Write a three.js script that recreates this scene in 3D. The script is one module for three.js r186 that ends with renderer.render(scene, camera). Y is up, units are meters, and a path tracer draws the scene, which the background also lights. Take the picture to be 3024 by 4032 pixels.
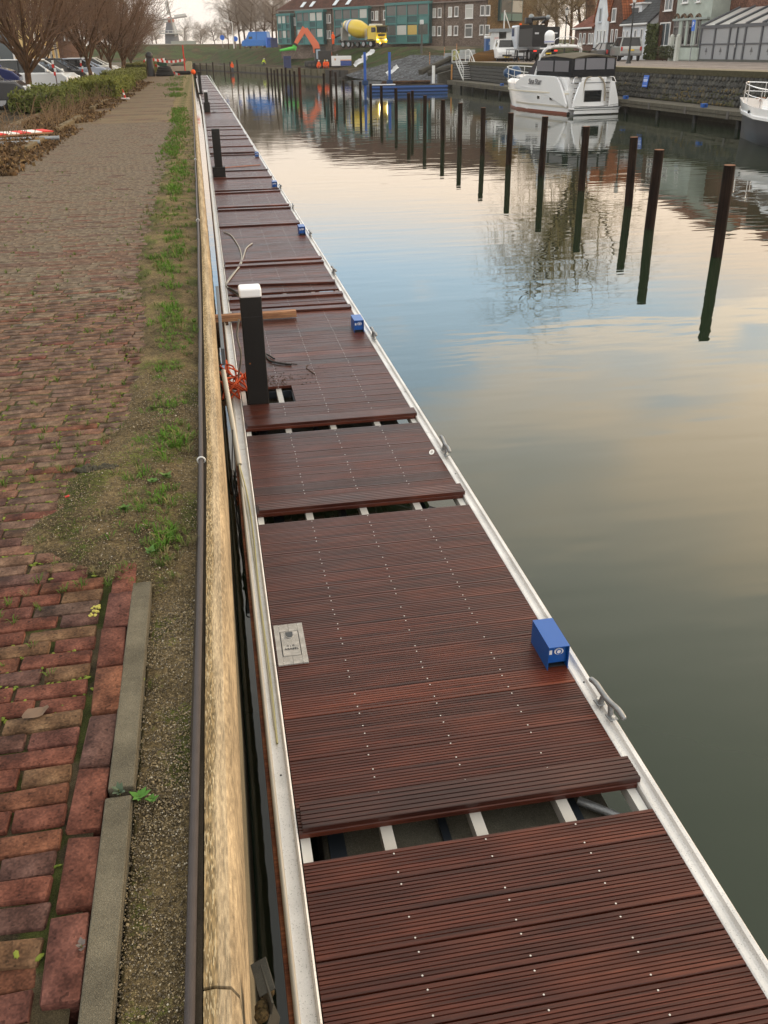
import * as THREE from 'three';
import { mergeGeometries, mergeVertices, toCreasedNormals } from 'three/addons/utils/BufferGeometryUtils.js';
import { RoundedBoxGeometry } from 'three/addons/geometries/RoundedBoxGeometry.js';
import { MarchingCubes } from 'three/addons/objects/MarchingCubes.js';
import { FontLoader } from 'three/addons/loaders/FontLoader.js';
import { TextGeometry } from 'three/addons/geometries/TextGeometry.js';

// ---------- camera (calibrated from the photograph; photo pixels are 3024 x 4032) ----------
const CY = 3.35, FPX = 3541, YAW = 0.17715, PITCH = 0.4744, ROLL = -0.0146;
const scene = new THREE.Scene();
const V3 = (x, y, z) => new THREE.Vector3(x, y, z);
const fwd = V3(Math.sin(YAW) * Math.cos(PITCH), -Math.sin(PITCH), -Math.cos(YAW) * Math.cos(PITCH));
const r0 = V3(Math.cos(YAW), 0, Math.sin(YAW)), u0 = r0.clone().cross(fwd);
const RT = r0.clone().multiplyScalar(Math.cos(ROLL)).addScaledVector(u0, Math.sin(ROLL));
const UP = u0.clone().multiplyScalar(Math.cos(ROLL)).addScaledVector(r0, -Math.sin(ROLL));
const camera = new THREE.PerspectiveCamera(2 * Math.atan(2016 / FPX) * 180 / Math.PI, 0.75, 0.05, 6000);
camera.position.set(0, CY, 0);
camera.quaternion.setFromRotationMatrix(new THREE.Matrix4().makeBasis(RT, UP, fwd.clone().negate()));
camera.updateMatrixWorld();

// ---------- random numbers and noise ----------
function rng(seed) { let a = seed >>> 0; return () => { a = (a + 0x6D2B79F5) | 0; let t = Math.imul(a ^ (a >>> 15), 1 | a); t = (t + Math.imul(t ^ (t >>> 7), 61 | t)) ^ t; return ((t ^ (t >>> 14)) >>> 0) / 4294967296; }; }
const rnd = rng(20240117);
const rr = (a, b) => a + (b - a) * rnd();
const mix = (a, b, t) => a + (b - a) * t, clamp = (x, a = 0, b = 1) => Math.min(b, Math.max(a, x));
const sstep = (a, b, x) => { const t = clamp((x - a) / (b - a)); return t * t * (3 - 2 * t); };
function h2(x, y, s) { let n = Math.imul(x, 374761393) ^ Math.imul(y, 668265263) ^ Math.imul(s, 1274126177); n = Math.imul(n ^ (n >>> 13), 1274126177); return ((n ^ (n >>> 16)) >>> 0) / 4294967296; }
function pn(x, y, px, py, s) { const xi = Math.floor(x), yi = Math.floor(y), fx = x - xi, fy = y - yi, u = fx * fx * (3 - 2 * fx), v = fy * fy * (3 - 2 * fy); const m = (a, p) => ((a % p) + p) % p; const x0 = m(xi, px), x1 = m(xi + 1, px), y0 = m(yi, py), y1 = m(yi + 1, py); return mix(mix(h2(x0, y0, s), h2(x1, y0, s), u), mix(h2(x0, y1, s), h2(x1, y1, s), u), v); }
function fb(u, v, fx, fy, o, s) { let a = 0.5, t = 0, n = 0; for (let i = 0; i < o; i++) { t += a * pn(u * fx, v * fy, fx, fy, s + i * 17); n += a; a *= 0.5; fx *= 2; fy *= 2; } return t / n; }
const sn = (x, y, s = 1) => fb(x / 64 + 40, y / 64 + 40, 64, 64, 3, s);

// ---------- sky: evening air with soft broken cloud, brighter and more golden towards the low sun on the right ----------
const SUN_AZ = 1.25, SUN_EL = 0.17;
{
  const W = 1024, H = 512, d = new Float32Array(W * H * 4);
  for (let j = 0; j < H; j++) for (let i = 0; i < W; i++) {
    const u = (i + 0.5) / W, v = (j + 0.5) / H, el = (v - 0.5) * Math.PI, phi = (u - 0.5) * 2 * Math.PI;
    // direction of an equirectangular texel in three.js: x = cos(el)cos(phi), z = cos(el)sin(phi)
    const ce = Math.cos(el), x = ce * Math.cos(phi), y = Math.sin(el), z = ce * Math.sin(phi);
    const az = Math.atan2(x, -z), e = Math.max(0, el) * 180 / Math.PI;
    const toSun = clamp(x * Math.sin(SUN_AZ) * Math.cos(SUN_EL) + y * Math.sin(SUN_EL) - z * Math.cos(SUN_AZ) * Math.cos(SUN_EL), -1, 1);
    const g = Math.pow(0.5 + 0.5 * toSun, 3);
    const up = sstep(1.5, 8, e), hi = sstep(9, 15, e + 2.2 * Math.sin(az * 5 + 1)), top = sstep(26, 44, e), cream = sstep(18.5, 24.5, e);
    // haze near the horizon, then a cream band, then blue
    let c = [mix(0.92, 1.56, up), mix(0.86, 1.33, up), mix(0.8, 1.12, up)];
    const bl = [1.05, 1.45, 1.84];
    c = c.map((q, k) => mix(q, bl[k], hi));
    c = c.map((q, k) => mix(q, [1.72, 1.52, 1.22][k], 0.7 * cream));
    // clouds
    const yy = Math.max(0.06, y), cx = x / (yy + 0.12), cz = z / (yy + 0.12);
    let n = fb(cx / 32 + 0.5, cz / 32 + 0.5, 24, 40, 5, 5), n2 = fb(cx / 32 + 0.21, cz / 32 + 0.77, 60, 110, 4, 9);
    let cl = sstep(0.48, 0.66, n * 0.75 + n2 * 0.25 + 0.06 * g) * sstep(9, 18, e) * (0.9 - 0.35 * top);
    cl = Math.max(cl, 0.75 * sstep(0.52, 0.62, n2) * sstep(10, 14, e) * (1 - sstep(15, 22, e)));
    const cc = [mix(1.95, 2.5, g), mix(1.7, 2.1, g), mix(1.45, 1.6, g)];
    c = c.map((q, k) => mix(q, cc[k], cl));
    c = c.map((q, k) => mix(q, [0.96, 0.97, 0.94][k], top * 0.92));
    // glow of the sun behind thin cloud
    const gl = Math.pow(Math.max(0, toSun), 10) * 1.2;
    c = c.map((q, k) => q * (1 + 0.22 * g * [1.2, 0.8, 0.2][k]) + gl * [1.5, 0.95, 0.42][k]);
    if (el < 0) { const t = sstep(0, -0.2, el); c = c.map((q, k) => mix(q, [0.25, 0.24, 0.22][k], t)); }
    const o = (j * W + i) * 4; d[o] = c[0]; d[o + 1] = c[1]; d[o + 2] = c[2]; d[o + 3] = 1;
  }
  const t = new THREE.DataTexture(d, W, H, THREE.RGBAFormat, THREE.FloatType);
  t.mapping = THREE.EquirectangularReflectionMapping; t.magFilter = t.minFilter = THREE.LinearFilter; t.needsUpdate = true;
  scene.background = t; scene.environment = t;
}
const sun = new THREE.DirectionalLight(new THREE.Color().setRGB(1, 0.7, 0.42), 1.5);
sun.position.set(Math.sin(SUN_AZ) * Math.cos(SUN_EL) * 200, Math.sin(SUN_EL) * 200, -Math.cos(SUN_AZ) * Math.cos(SUN_EL) * 200 - 60);
sun.target.position.set(0, 0, -60); sun.shadow.radius = 20; sun.castShadow = true;
Object.assign(sun.shadow.camera, { left: -120, right: 120, top: 80, bottom: -80, near: 1, far: 500 }); sun.shadow.mapSize.set(4096, 4096);
scene.add(sun, sun.target);
const renderer = new THREE.WebGLRenderer({ antialias: true });
renderer.setSize(768, 1024); renderer.toneMapping = THREE.LinearToneMapping; renderer.toneMappingExposure = 1.14;
renderer.shadowMap.enabled = true;

// ---------- from photo pixels to places ----------
const rayPx = (px, py) => fwd.clone().addScaledVector(RT, (px - 1512) / FPX).addScaledVector(UP, -(py - 2016) / FPX);
const G = (px, py, h = 0) => { const d = rayPx(px, py); return d.multiplyScalar((h - CY) / d.y).setY(h); };            // on a level surface
const onX = (px, py, X) => { const d = rayPx(px, py); const t = X / d.x; return V3(X, CY + d.y * t, d.z * t); };        // on a wall x = X
const onZ = (px, py, Z) => { const d = rayPx(px, py); const t = Z / d.z; return V3(d.x * t, CY + d.y * t, Z); };        // on a wall z = Z
const atD = (px, py, D) => { const d = rayPx(px, py); const t = D / Math.hypot(d.x, d.z); return V3(d.x * t, CY + d.y * t, d.z * t); };

// ---------- textures ----------
function tex(w, h, fn, srgb = true, rep = [1, 1]) {
  const d = new Uint8Array(w * h * 4);
  for (let j = 0; j < h; j++) for (let i = 0; i < w; i++) { const c = fn(i / w, j / h), o = (j * w + i) * 4; for (let k = 0; k < 3; k++) d[o + k] = clamp(Array.isArray(c) ? c[k] : c) * 255; d[o + 3] = 255; }
  const t = new THREE.DataTexture(d, w, h); t.wrapS = t.wrapT = THREE.RepeatWrapping; t.magFilter = THREE.LinearFilter; t.minFilter = THREE.LinearMipmapLinearFilter; t.generateMipmaps = true;
  if (srgb) t.colorSpace = THREE.SRGBColorSpace; t.repeat.set(...rep); t.needsUpdate = true; return t;
}
const lin = (r, g, b) => new THREE.Color().setRGB(r, g, b);
const mat = (c, rough = 0.8, o = {}) => new THREE.MeshPhysicalMaterial({ color: Array.isArray(c) ? lin(...c) : c, roughness: rough, specularIntensity: rough > 0.69 ? 0.3 : rough > 0.5 ? 0.55 : 1, ...o });
const phys = (c, rough, o) => new THREE.MeshPhysicalMaterial({ color: Array.isArray(c) ? lin(...c) : c, roughness: rough, ...o });
// ---------- geometry helpers ----------
function boxUV(g, ou = 0, ov = 0) {
  if (!g.attributes.normal) g.computeVertexNormals();
  const p = g.attributes.position, n = g.attributes.normal, uv = new Float32Array(p.count * 2);
  for (let i = 0; i < p.count; i++) { const ax = Math.abs(n.getX(i)), ay = Math.abs(n.getY(i)), az = Math.abs(n.getZ(i)); let a, b; if (ay >= ax && ay >= az) { a = p.getX(i); b = p.getZ(i); } else if (ax >= az) { a = p.getZ(i); b = p.getY(i); } else { a = p.getX(i); b = p.getY(i); } uv[2 * i] = a + ou; uv[2 * i + 1] = b + ov; }
  g.setAttribute('uv', new THREE.BufferAttribute(uv, 2)); return g;
}
const _e = new THREE.Euler(), _q = new THREE.Quaternion(), _m = new THREE.Matrix4();
const M4 = (x, y, z, rx = 0, ry = 0, rz = 0, sx = 1, sy = sx, sz = sx) => new THREE.Matrix4().compose(V3(x, y, z), new THREE.Quaternion().setFromEuler(_e.set(rx, ry, rz)), V3(sx, sy, sz));
const tf = (g, ...a) => g.applyMatrix4(M4(...a));
const bx = (w, h, d, x = 0, y = 0, z = 0, rx = 0, ry = 0, rz = 0) => tf(boxUV(new THREE.BoxGeometry(w, h, d)), x, y, z, rx, ry, rz);
const rbx = (w, h, d, r, x = 0, y = 0, z = 0, rx = 0, ry = 0, rz = 0, s = 2) => tf(boxUV(new RoundedBoxGeometry(w, h, d, s, r)), x, y, z, rx, ry, rz);
const cy = (r1, r2, h, x = 0, y = 0, z = 0, rx = 0, ry = 0, rz = 0, n = 12) => tf(new THREE.CylinderGeometry(r1, r2, h, n), x, y, z, rx, ry, rz);
const sph = (r, x = 0, y = 0, z = 0, sx = 1, sy = 1, sz = 1, n = 14) => tf(new THREE.SphereGeometry(r, n, Math.ceil(n * 0.7)), x, y, z, 0, 0, 0, sx, sy, sz);
function rod(a, b, r1, r2 = r1, n = 8) { const A = V3(...a), B = V3(...b), d = B.clone().sub(A), L = d.length(); const g = new THREE.CylinderGeometry(r2, r1, L, n); g.applyQuaternion(_q.setFromUnitVectors(V3(0, 1, 0), d.normalize())); const m = A.add(B).multiplyScalar(0.5); g.translate(m.x, m.y, m.z); return g; }
const tube = (pts, r, seg = 24, n = 8) => new THREE.TubeGeometry(new THREE.CatmullRomCurve3(pts.map(p => V3(...p))), seg, r, n, false);
function norm(gs) { return gs.map(g => { const q = g.index ? g.toNonIndexed() : g; for (const k of Object.keys(q.attributes)) if (!['position', 'normal', 'uv'].includes(k)) q.deleteAttribute(k); if (!q.attributes.normal) q.computeVertexNormals(); if (!q.attributes.uv) boxUV(q); return q; }); }
const mg = (...gs) => { const f = norm(gs.flat()); return f.length > 1 ? mergeGeometries(f) : f[0]; };
function poly(pts, depth, o = {}) { const s = new THREE.Shape(pts.map(p => new THREE.Vector2(p[0], p[1]))); return new THREE.ExtrudeGeometry(s, { depth, bevelEnabled: false, ...o }); }
// profile (x, y) swept along z from z0 to z1
const sweepZ = (pts, z0, z1) => { const g = poly(pts, z0 - z1); g.translate(0, 0, z1); return boxUV(g); };
function quadMesh(vs, fs) { const g = new THREE.BufferGeometry(); g.setAttribute('position', new THREE.Float32BufferAttribute(vs.flat(), 3)); g.setIndex(fs.flatMap(f => f.length === 4 ? [f[0], f[1], f[2], f[0], f[2], f[3]] : f)); const q = g.toNonIndexed(); q.computeVertexNormals(); return boxUV(q); }
// hexahedron: bottom ring and top ring of four points each (counter-clockwise from above)
const hexa = (b, t) => quadMesh([...b, ...t], [[3, 2, 1, 0], [4, 5, 6, 7], [0, 1, 5, 4], [1, 2, 6, 5], [2, 3, 7, 6], [3, 0, 4, 7]]);
// loft through rings of equal length (each an array of [x,y,z]); closed rings
function loft(rings, cap = true, creased = 0.7) {
  const n = rings[0].length, vs = rings.flat(), fs = [];
  for (let i = 0; i < rings.length - 1; i++) for (let k = 0; k < n; k++) { const a = i * n + k, b = i * n + (k + 1) % n; fs.push([a, b, b + n, a + n]); }
  const g = new THREE.BufferGeometry(); const all = vs.slice(); const idx = fs.flatMap(f => [f[0], f[1], f[2], f[0], f[2], f[3]]);
  if (cap) for (const [o, flip] of [[0, true], [(rings.length - 1) * n, false]]) { const c = [0, 0, 0]; for (let k = 0; k < n; k++) for (let q = 0; q < 3; q++) c[q] += vs[o + k][q] / n; all.push(c); const ci = all.length - 1; for (let k = 0; k < n; k++) idx.push(...(flip ? [o + (k + 1) % n, o + k, ci] : [o + k, o + (k + 1) % n, ci])); }
  g.setAttribute('position', new THREE.Float32BufferAttribute(all.flat(), 3)); g.setIndex(idx);
  return boxUV(toCreasedNormals(g, creased));
}
// ---------- naming ----------
const taken = {};
function numbered(n) { taken[n] = (taken[n] || 0) + 1; return taken[n] === 1 ? n : n + '_' + String(taken[n] - 1).padStart(3, '0'); }
function obj(name, geo, m, parent, label) { const g = Array.isArray(geo) ? mg(geo) : geo; const o = new THREE.Mesh(g, m); o.name = parent ? name : numbered(name); o.castShadow = o.receiveShadow = true; (parent || scene).add(o); if (label) o.userData.label = label; return o; }
function tag(o, label, category, group) { Object.assign(o.userData, { label, category }); if (group) o.userData.group = group; return o; }
function thing(name, label, category, [x, y, z] = [0, 0, 0], turn = 0, group) { const o = new THREE.Group(); o.name = numbered(name); o.position.set(x, y, z); o.rotation.y = turn; scene.add(o); return tag(o, label, category, group); }
function struct(name, geo, m) { const o = obj(name, geo, m); o.userData.kind = 'structure'; return o; }
function inst(name, geo, m, mats, parent, colors) { const o = new THREE.InstancedMesh(geo, m, mats.length); o.name = parent ? name : numbered(name); mats.forEach((q, i) => o.setMatrixAt(i, q)); if (colors) colors.forEach((c, i) => o.setColorAt(i, c)); o.castShadow = o.receiveShadow = true; (parent || scene).add(o); o.userData.kind = 'stuff'; return o; }
function dup(root, [x, y, z], turn = 0, label, name) { const r = root.clone(); r.name = numbered(name || root.name.replace(/_\d{3}$/, '')); r.userData = { ...root.userData }; scene.add(r); r.position.set(x, y, z); r.rotation.y = turn; if (label) r.userData.label = label; return r; }
const font = await new FontLoader().loadAsync('fonts/droid/droid_sans_bold.typeface.json');
const text = (s, size, depth = 0.004) => { const g = new TextGeometry(s, { font, size, depth, curveSegments: 3, bevelEnabled: false }); g.computeBoundingBox(); const b = g.boundingBox; g.translate(-(b.min.x + b.max.x) / 2, -(b.min.y + b.max.y) / 2, 0); return g; };
// ---------- materials ----------
const tSpeck = tex(512, 512, (u, v) => { const n = fb(u, v, 8, 8, 5, 3), f = h2(Math.floor(u * 512), Math.floor(v * 512), 8); return 0.62 + 0.3 * n + 0.16 * (f - 0.5); }, true);
const tSpeckB = tex(512, 512, (u, v) => 0.5 * fb(u, v, 16, 16, 4, 31) + 0.5 * h2(Math.floor(u * 256), Math.floor(v * 256), 18), false);
const rep = (t, a, b = a) => { const c = t.clone(); c.repeat.set(a, b); c.needsUpdate = true; return c; };
const tWood = tex(1024, 256, (u, v) => { const g = fb(u, v, 3, 40, 4, 61), l = fb(u, v, 5, 9, 3, 71), f = fb(u, v, 24, 128, 2, 75); const k = 0.42 + 0.34 * g + 0.3 * (l - 0.5) + 0.16 * (f - 0.5); return [k * 1.12, k * (0.98 + 0.1 * (l - 0.5)), k * 0.94]; }, true, [1 / 1.6, 1 / 0.4]);
const tWoodR = tex(512, 256, (u, v) => 0.45 + 0.25 * fb(u, v, 6, 30, 3, 81) + 0.25 * fb(u, v, 4, 6, 3, 83), false, [1 / 1.6, 1 / 0.4]);
const deckCol = [[0.105, 0.034, 0.020], [0.088, 0.030, 0.019], [0.062, 0.026, 0.020], [0.15, 0.048, 0.025], [0.098, 0.033, 0.020]];
const deckMats = deckCol.map(c => mat([c[0] * 1.9, c[1] * 1.9, c[2] * 1.9], 0.56, { specularIntensity: 0.65, map: tWood, roughnessMap: tWoodR, bumpMap: tWood, bumpScale: 0.0012 }));
const tAlu = tex(256, 256, (u, v) => { const n = fb(u, v, 5, 5, 5, 3), f = h2(Math.floor(u * 256), Math.floor(v * 256), 8); return 0.86 + 0.16 * (n - 0.5) + (f > 0.985 ? -0.3 : 0.06 * (f - 0.5)); }, true);
const alu = mat([0.98, 0.96, 0.94], 0.42, { metalness: 0.15, map: rep(tAlu, 1.5) });
const galv = mat([0.5, 0.52, 0.54], 0.5, { metalness: 0.6, map: rep(tSpeck, 3) });
const darkSteel = mat([0.035, 0.045, 0.06], 0.45, { metalness: 0.5 });
const steelW = mat([0.62, 0.62, 0.6], 0.5, { metalness: 0.3 });
const tConc = tex(512, 512, (u, v) => { const n = fb(u, v, 6, 6, 5, 101), f = h2(Math.floor(u * 512), Math.floor(v * 512), 5), p = f > 0.93 ? 0.22 : f < 0.1 ? -0.18 : 0; const k = 0.5 + 0.3 * n + p; return [k, k * 0.97, k * 0.9]; }, true);
const concrete = mat([0.34, 0.32, 0.27], 0.9, { map: rep(tConc, 2.2), bumpMap: rep(tSpeckB, 3), bumpScale: 0.004 });
const concFloat = mat([0.3, 0.3, 0.28], 0.9, { map: rep(tConc, 1) });
// weathered tan capping beam: long streaks, with grains of lichen
const tCap = tex(1024, 256, (u, v) => { const s = fb(u, v, 3, 26, 4, 131), b = fb(u, v, 7, 5, 4, 133), f = h2(Math.floor(u * 1024), Math.floor(v * 256), 7), fine = fb(u, v, 90, 40, 2, 137); const w = 0.86 + 0.2 * (s - 0.5) + 0.4 * (b - 0.5) + 0.36 * (fine - 0.5) + 0.14 * (f - 0.5); let c = [0.765 * w, 0.695 * w, 0.585 * w]; const edge = sstep(0.24, 0.06, v) , li = fb(u, v, 120, 60, 2, 139); if (v < 0.3) { if (li > 0.66) c = c.map((q, k) => mix(q, [0.8, 0.74, 0.6][k], 0.6 * sstep(0.3, 0.15, v))); else c = c.map((q, k) => mix(q, [0.5, 0.43, 0.31][k] * (0.5 + 1.0 * fine), 0.8 * sstep(0.3, 0.14, v + 0.16 * (b - 0.5)))); } return c; }, true, [1 / 1.7, 1]);
const capMat = mat([0.8, 0.78, 0.74], 0.88, { map: tCap, bumpMap: tCap, bumpScale: 0.004 });
const pipeMat = mat([0.065, 0.054, 0.052], 0.6, { bumpMap: rep(tSpeckB, 3), bumpScale: 0.001 });
const black = mat([0.012, 0.012, 0.013], 0.5), rubber = mat([0.02, 0.02, 0.02], 0.85), white = mat([0.78, 0.78, 0.77], 0.4), offwhite = mat([0.62, 0.62, 0.6], 0.6);
const gelcoat = phys([0.80, 0.80, 0.80], 0.22, { clearcoat: 0.6, clearcoatRoughness: 0.1 });
const blueBox = mat([0.004, 0.085, 0.36], 0.38), navy = mat([0.012, 0.025, 0.1], 0.4), blueSign = mat([0.02, 0.14, 0.6], 0.5), blueTarp = mat([0.03, 0.17, 0.55], 0.5);
const glass = phys([0.09, 0.11, 0.12], 0.06, { metalness: 0, ior: 1.5 });
const darkGlass = phys([0.012, 0.014, 0.016], 0.06, { ior: 1.5 });
const chrome = mat([0.75, 0.75, 0.76], 0.2, { metalness: 0.9 });
const orangeVis = mat([0.95, 0.13, 0.025], 0.7), redPaint = mat([0.6, 0.035, 0.025], 0.55), whitePaint = mat([0.75, 0.74, 0.72], 0.6), yellowVis = mat([0.65, 0.8, 0.06], 0.7);
const timberNew = mat([0.85, 0.6, 0.36], 0.75, { map: rep(tWood, 1 / 1.2, 1 / 0.3) });
const timberOld = mat([0.2, 0.15, 0.1], 0.9, { map: rep(tWood, 1, 3) });
const fenderWood = mat([0.36, 0.17, 0.09], 0.7, { map: rep(tWood, 0.6, 3) });
const postMat = mat([0.013, 0.012, 0.012], 0.55, { bumpMap: rep(tSpeckB, 3, 3), bumpScale: 0.002 });
// piles: creosoted timber with vertical grain
const tPile = tex(256, 512, (u, v) => { const g = fb(u, v, 40, 4, 4, 151), b = fb(u, v, 5, 7, 4, 153); const k = 0.35 + 0.45 * g + 0.5 * (b - 0.5); return [k * 1.1, k * 0.92, k * 0.82]; });
const pileMat = mat([0.046, 0.036, 0.03], 0.85, { map: tPile, bumpMap: tPile, bumpScale: 0.008 }), pileTop = mat([0.2, 0.1, 0.06], 0.9);
// plaster, brick and roof of buildings
const tFace = tex(512, 512, (u, v) => { const row = Math.floor(v * 64), n = h2(Math.floor(u * 32 + (row % 2) * 0.5), row, 21), m = (v * 64 % 1) < 0.16; const b = fb(u, v, 5, 5, 4, 23); const k = 0.62 + 0.25 * (n - 0.5) + 0.25 * (b - 0.5) + (m ? 0.1 : 0); return [k, k * 0.97, k * 0.95]; }, true, [1 / 4, 1 / 4]);
const faceBrick = (c) => mat(c, 0.9, { map: tFace });
const tPlas = tex(256, 256, (u, v) => 0.9 + 0.22 * (fb(u, v, 5, 5, 5, 41) - 0.5), true, [0.3, 0.3]);
const plaster = (c) => mat(c, 0.85, { map: tPlas });
const tRoof = tex(256, 512, (u, v) => { const r = (v * 24) % 1, c2 = (u * 16) % 1, n = h2(Math.floor(u * 16), Math.floor(v * 24), 4); const k = 0.55 + 0.25 * Math.sin(c2 * Math.PI) * 0.6 + 0.15 * (n - 0.5) - (r < 0.15 ? 0.2 : 0) + 0.2 * (fb(u, v, 4, 4, 4, 9) - 0.5); return k; }, true, [1 / 4, 1 / 6]);
const roofMat = (c) => mat(c, 0.85, { map: tRoof });
// grass, earth, stone
const tGrass = tex(512, 512, (u, v) => { const a = fb(u, v, 7, 7, 5, 201), f = fb(u, v, 90, 90, 2, 203), p = fb(u, v, 4, 4, 4, 207); const k = 0.5 + 0.5 * (f - 0.5) + 0.5 * (a - 0.5); const bare = sstep(0.56, 0.68, p); return [mix(0.34 * k + 0.12, 0.46 * k + 0.14, bare), mix(0.48 * k + 0.12, 0.4 * k + 0.12, bare), mix(0.2 * k + 0.08, 0.28 * k + 0.08, bare)]; }, true);
const grassFar = mat([0.55, 0.58, 0.5], 0.95, { map: rep(tGrass, 1 / 9), bumpMap: rep(tSpeckB, 1.5), bumpScale: 0.1 });
const tEarth = tex(512, 512, (u, v) => { const a = fb(u, v, 6, 6, 6, 211), f = h2(Math.floor(u * 512), Math.floor(v * 512), 13); const k = 0.45 + 0.5 * (a - 0.5) + 0.14 * (f - 0.5); return [k * 1.02, k * 0.92, k * 0.74]; }, true);
const mud = mat([0.3, 0.28, 0.25], 0.95, { map: rep(tEarth, 1 / 6), bumpMap: rep(tSpeckB, 1), bumpScale: 0.05 });
const asphaltFar = mat([0.34, 0.33, 0.31], 0.85, { map: rep(tEarth, 1 / 8) });
const stoneMats = [[0.085, 0.09, 0.1], [0.11, 0.115, 0.12], [0.07, 0.075, 0.082], [0.13, 0.125, 0.115]].map(c => mat([c[0] * 2.7, c[1] * 2.7, c[2] * 2.7], 0.85, { map: rep(tConc, 1.5), bumpMap: rep(tSpeckB, 2), bumpScale: 0.02 }));
const barkMat = mat([0.24, 0.2, 0.14], 0.95, { map: rep(tPile, 1, 1) }), twigMat = mat([0.17, 0.105, 0.07], 0.95), twigGrey = mat([0.17, 0.13, 0.1], 0.95);
// ================= THE SETTING =================
// ---- water: still, turbid canal water with faint ripples ----
{
  const tR = tex(1024, 1024, (u, v) => { const a = fb(u, v, 8, 30, 3, 301), b = fb(u, v, 26, 90, 3, 303), q = fb(u, v, 3, 4, 2, 307), c = fb(u + 0.13 * a, v, 14, 60, 2, 311); return 0.5 + (a - 0.5) * 0.55 + (b - 0.5) * 0.2 * sstep(0.35, 0.6, q) + (c - 0.5) * 0.25; }, false, [1 / 14, 1 / 14]);
  const m = phys([0.014, 0.025, 0.013], 0.02, { ior: 1.43, bumpMap: tR, bumpScale: 0.005 });
  const g = new THREE.PlaneGeometry(240, 330, 1, 1).rotateX(-Math.PI / 2); g.translate(60, 0, -135); boxUV(g);
  struct('water', g, m);
}
// ---- left quay ground and the far land ----
const quayX = z => -0.115 + (z < -9 ? (z + 9) * 0.0052 : z > -4 ? -(z + 4) * 0.012 : 0);      // line of the quay's edge
const brickFar = (() => {
  const t = tex(1024, 1024, (u, v) => { const row = Math.floor(v * 56), o = (row % 2) * 0.5, n = h2(Math.floor(u * 19 + o) , row, 77), jr = (v * 56) % 1 < 0.12, ju = ((u * 19 + o) % 1) < 0.05; const dirt = fb(u, v, 5, 7, 4, 78), f = fb(u, v, 120, 120, 2, 79); let c = [[0.52, 0.42, 0.34], [0.46, 0.40, 0.33], [0.49, 0.36, 0.30]][Math.floor(n * 3)]; let k = 0.95 + 0.3 * (dirt - 0.5) + 0.3 * (f - 0.5); c = c.map(q => q * k); if (jr || ju) c = dirt > 0.52 ? [0.31, 0.32, 0.19] : [0.32, 0.28, 0.21]; return c.map((q, i) => mix(q, [0.52, 0.47, 0.37][i], 0.55 * sstep(0.45, 0.7, dirt))); }, true, [1 / 4.1, 1 / 4.1]);
  return mat([0.7, 0.675, 0.59], 0.82, { map: t, bumpMap: t, bumpScale: 0.006 });
})();
const tSoil = tex(1024, 1024, (u, v) => { const a = fb(u, v, 8, 8, 6, 431), f = h2(Math.floor(u * 512), Math.floor(v * 512), 43), f2 = fb(u, v, 160, 160, 2, 437), m = fb(u, v, 7, 5, 5, 433); const k = 0.44 + 0.4 * (a - 0.5) + 0.2 * (f - 0.5) + 0.3 * (f2 - 0.5); const g = 0.75 * sstep(0.56, 0.7, m + 0.2 * (f2 - 0.5)); return [mix(k * 1.03, k * 0.74, g), mix(k * 0.93, k * 0.86, g), mix(k * 0.74, k * 0.42, g)]; });
const soilMat = mat([0.98, 0.9, 0.74], 0.95, { map: rep(tSoil, 1 / 1.4), bumpMap: rep(tSpeckB, 5), bumpScale: 0.012 });
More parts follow.
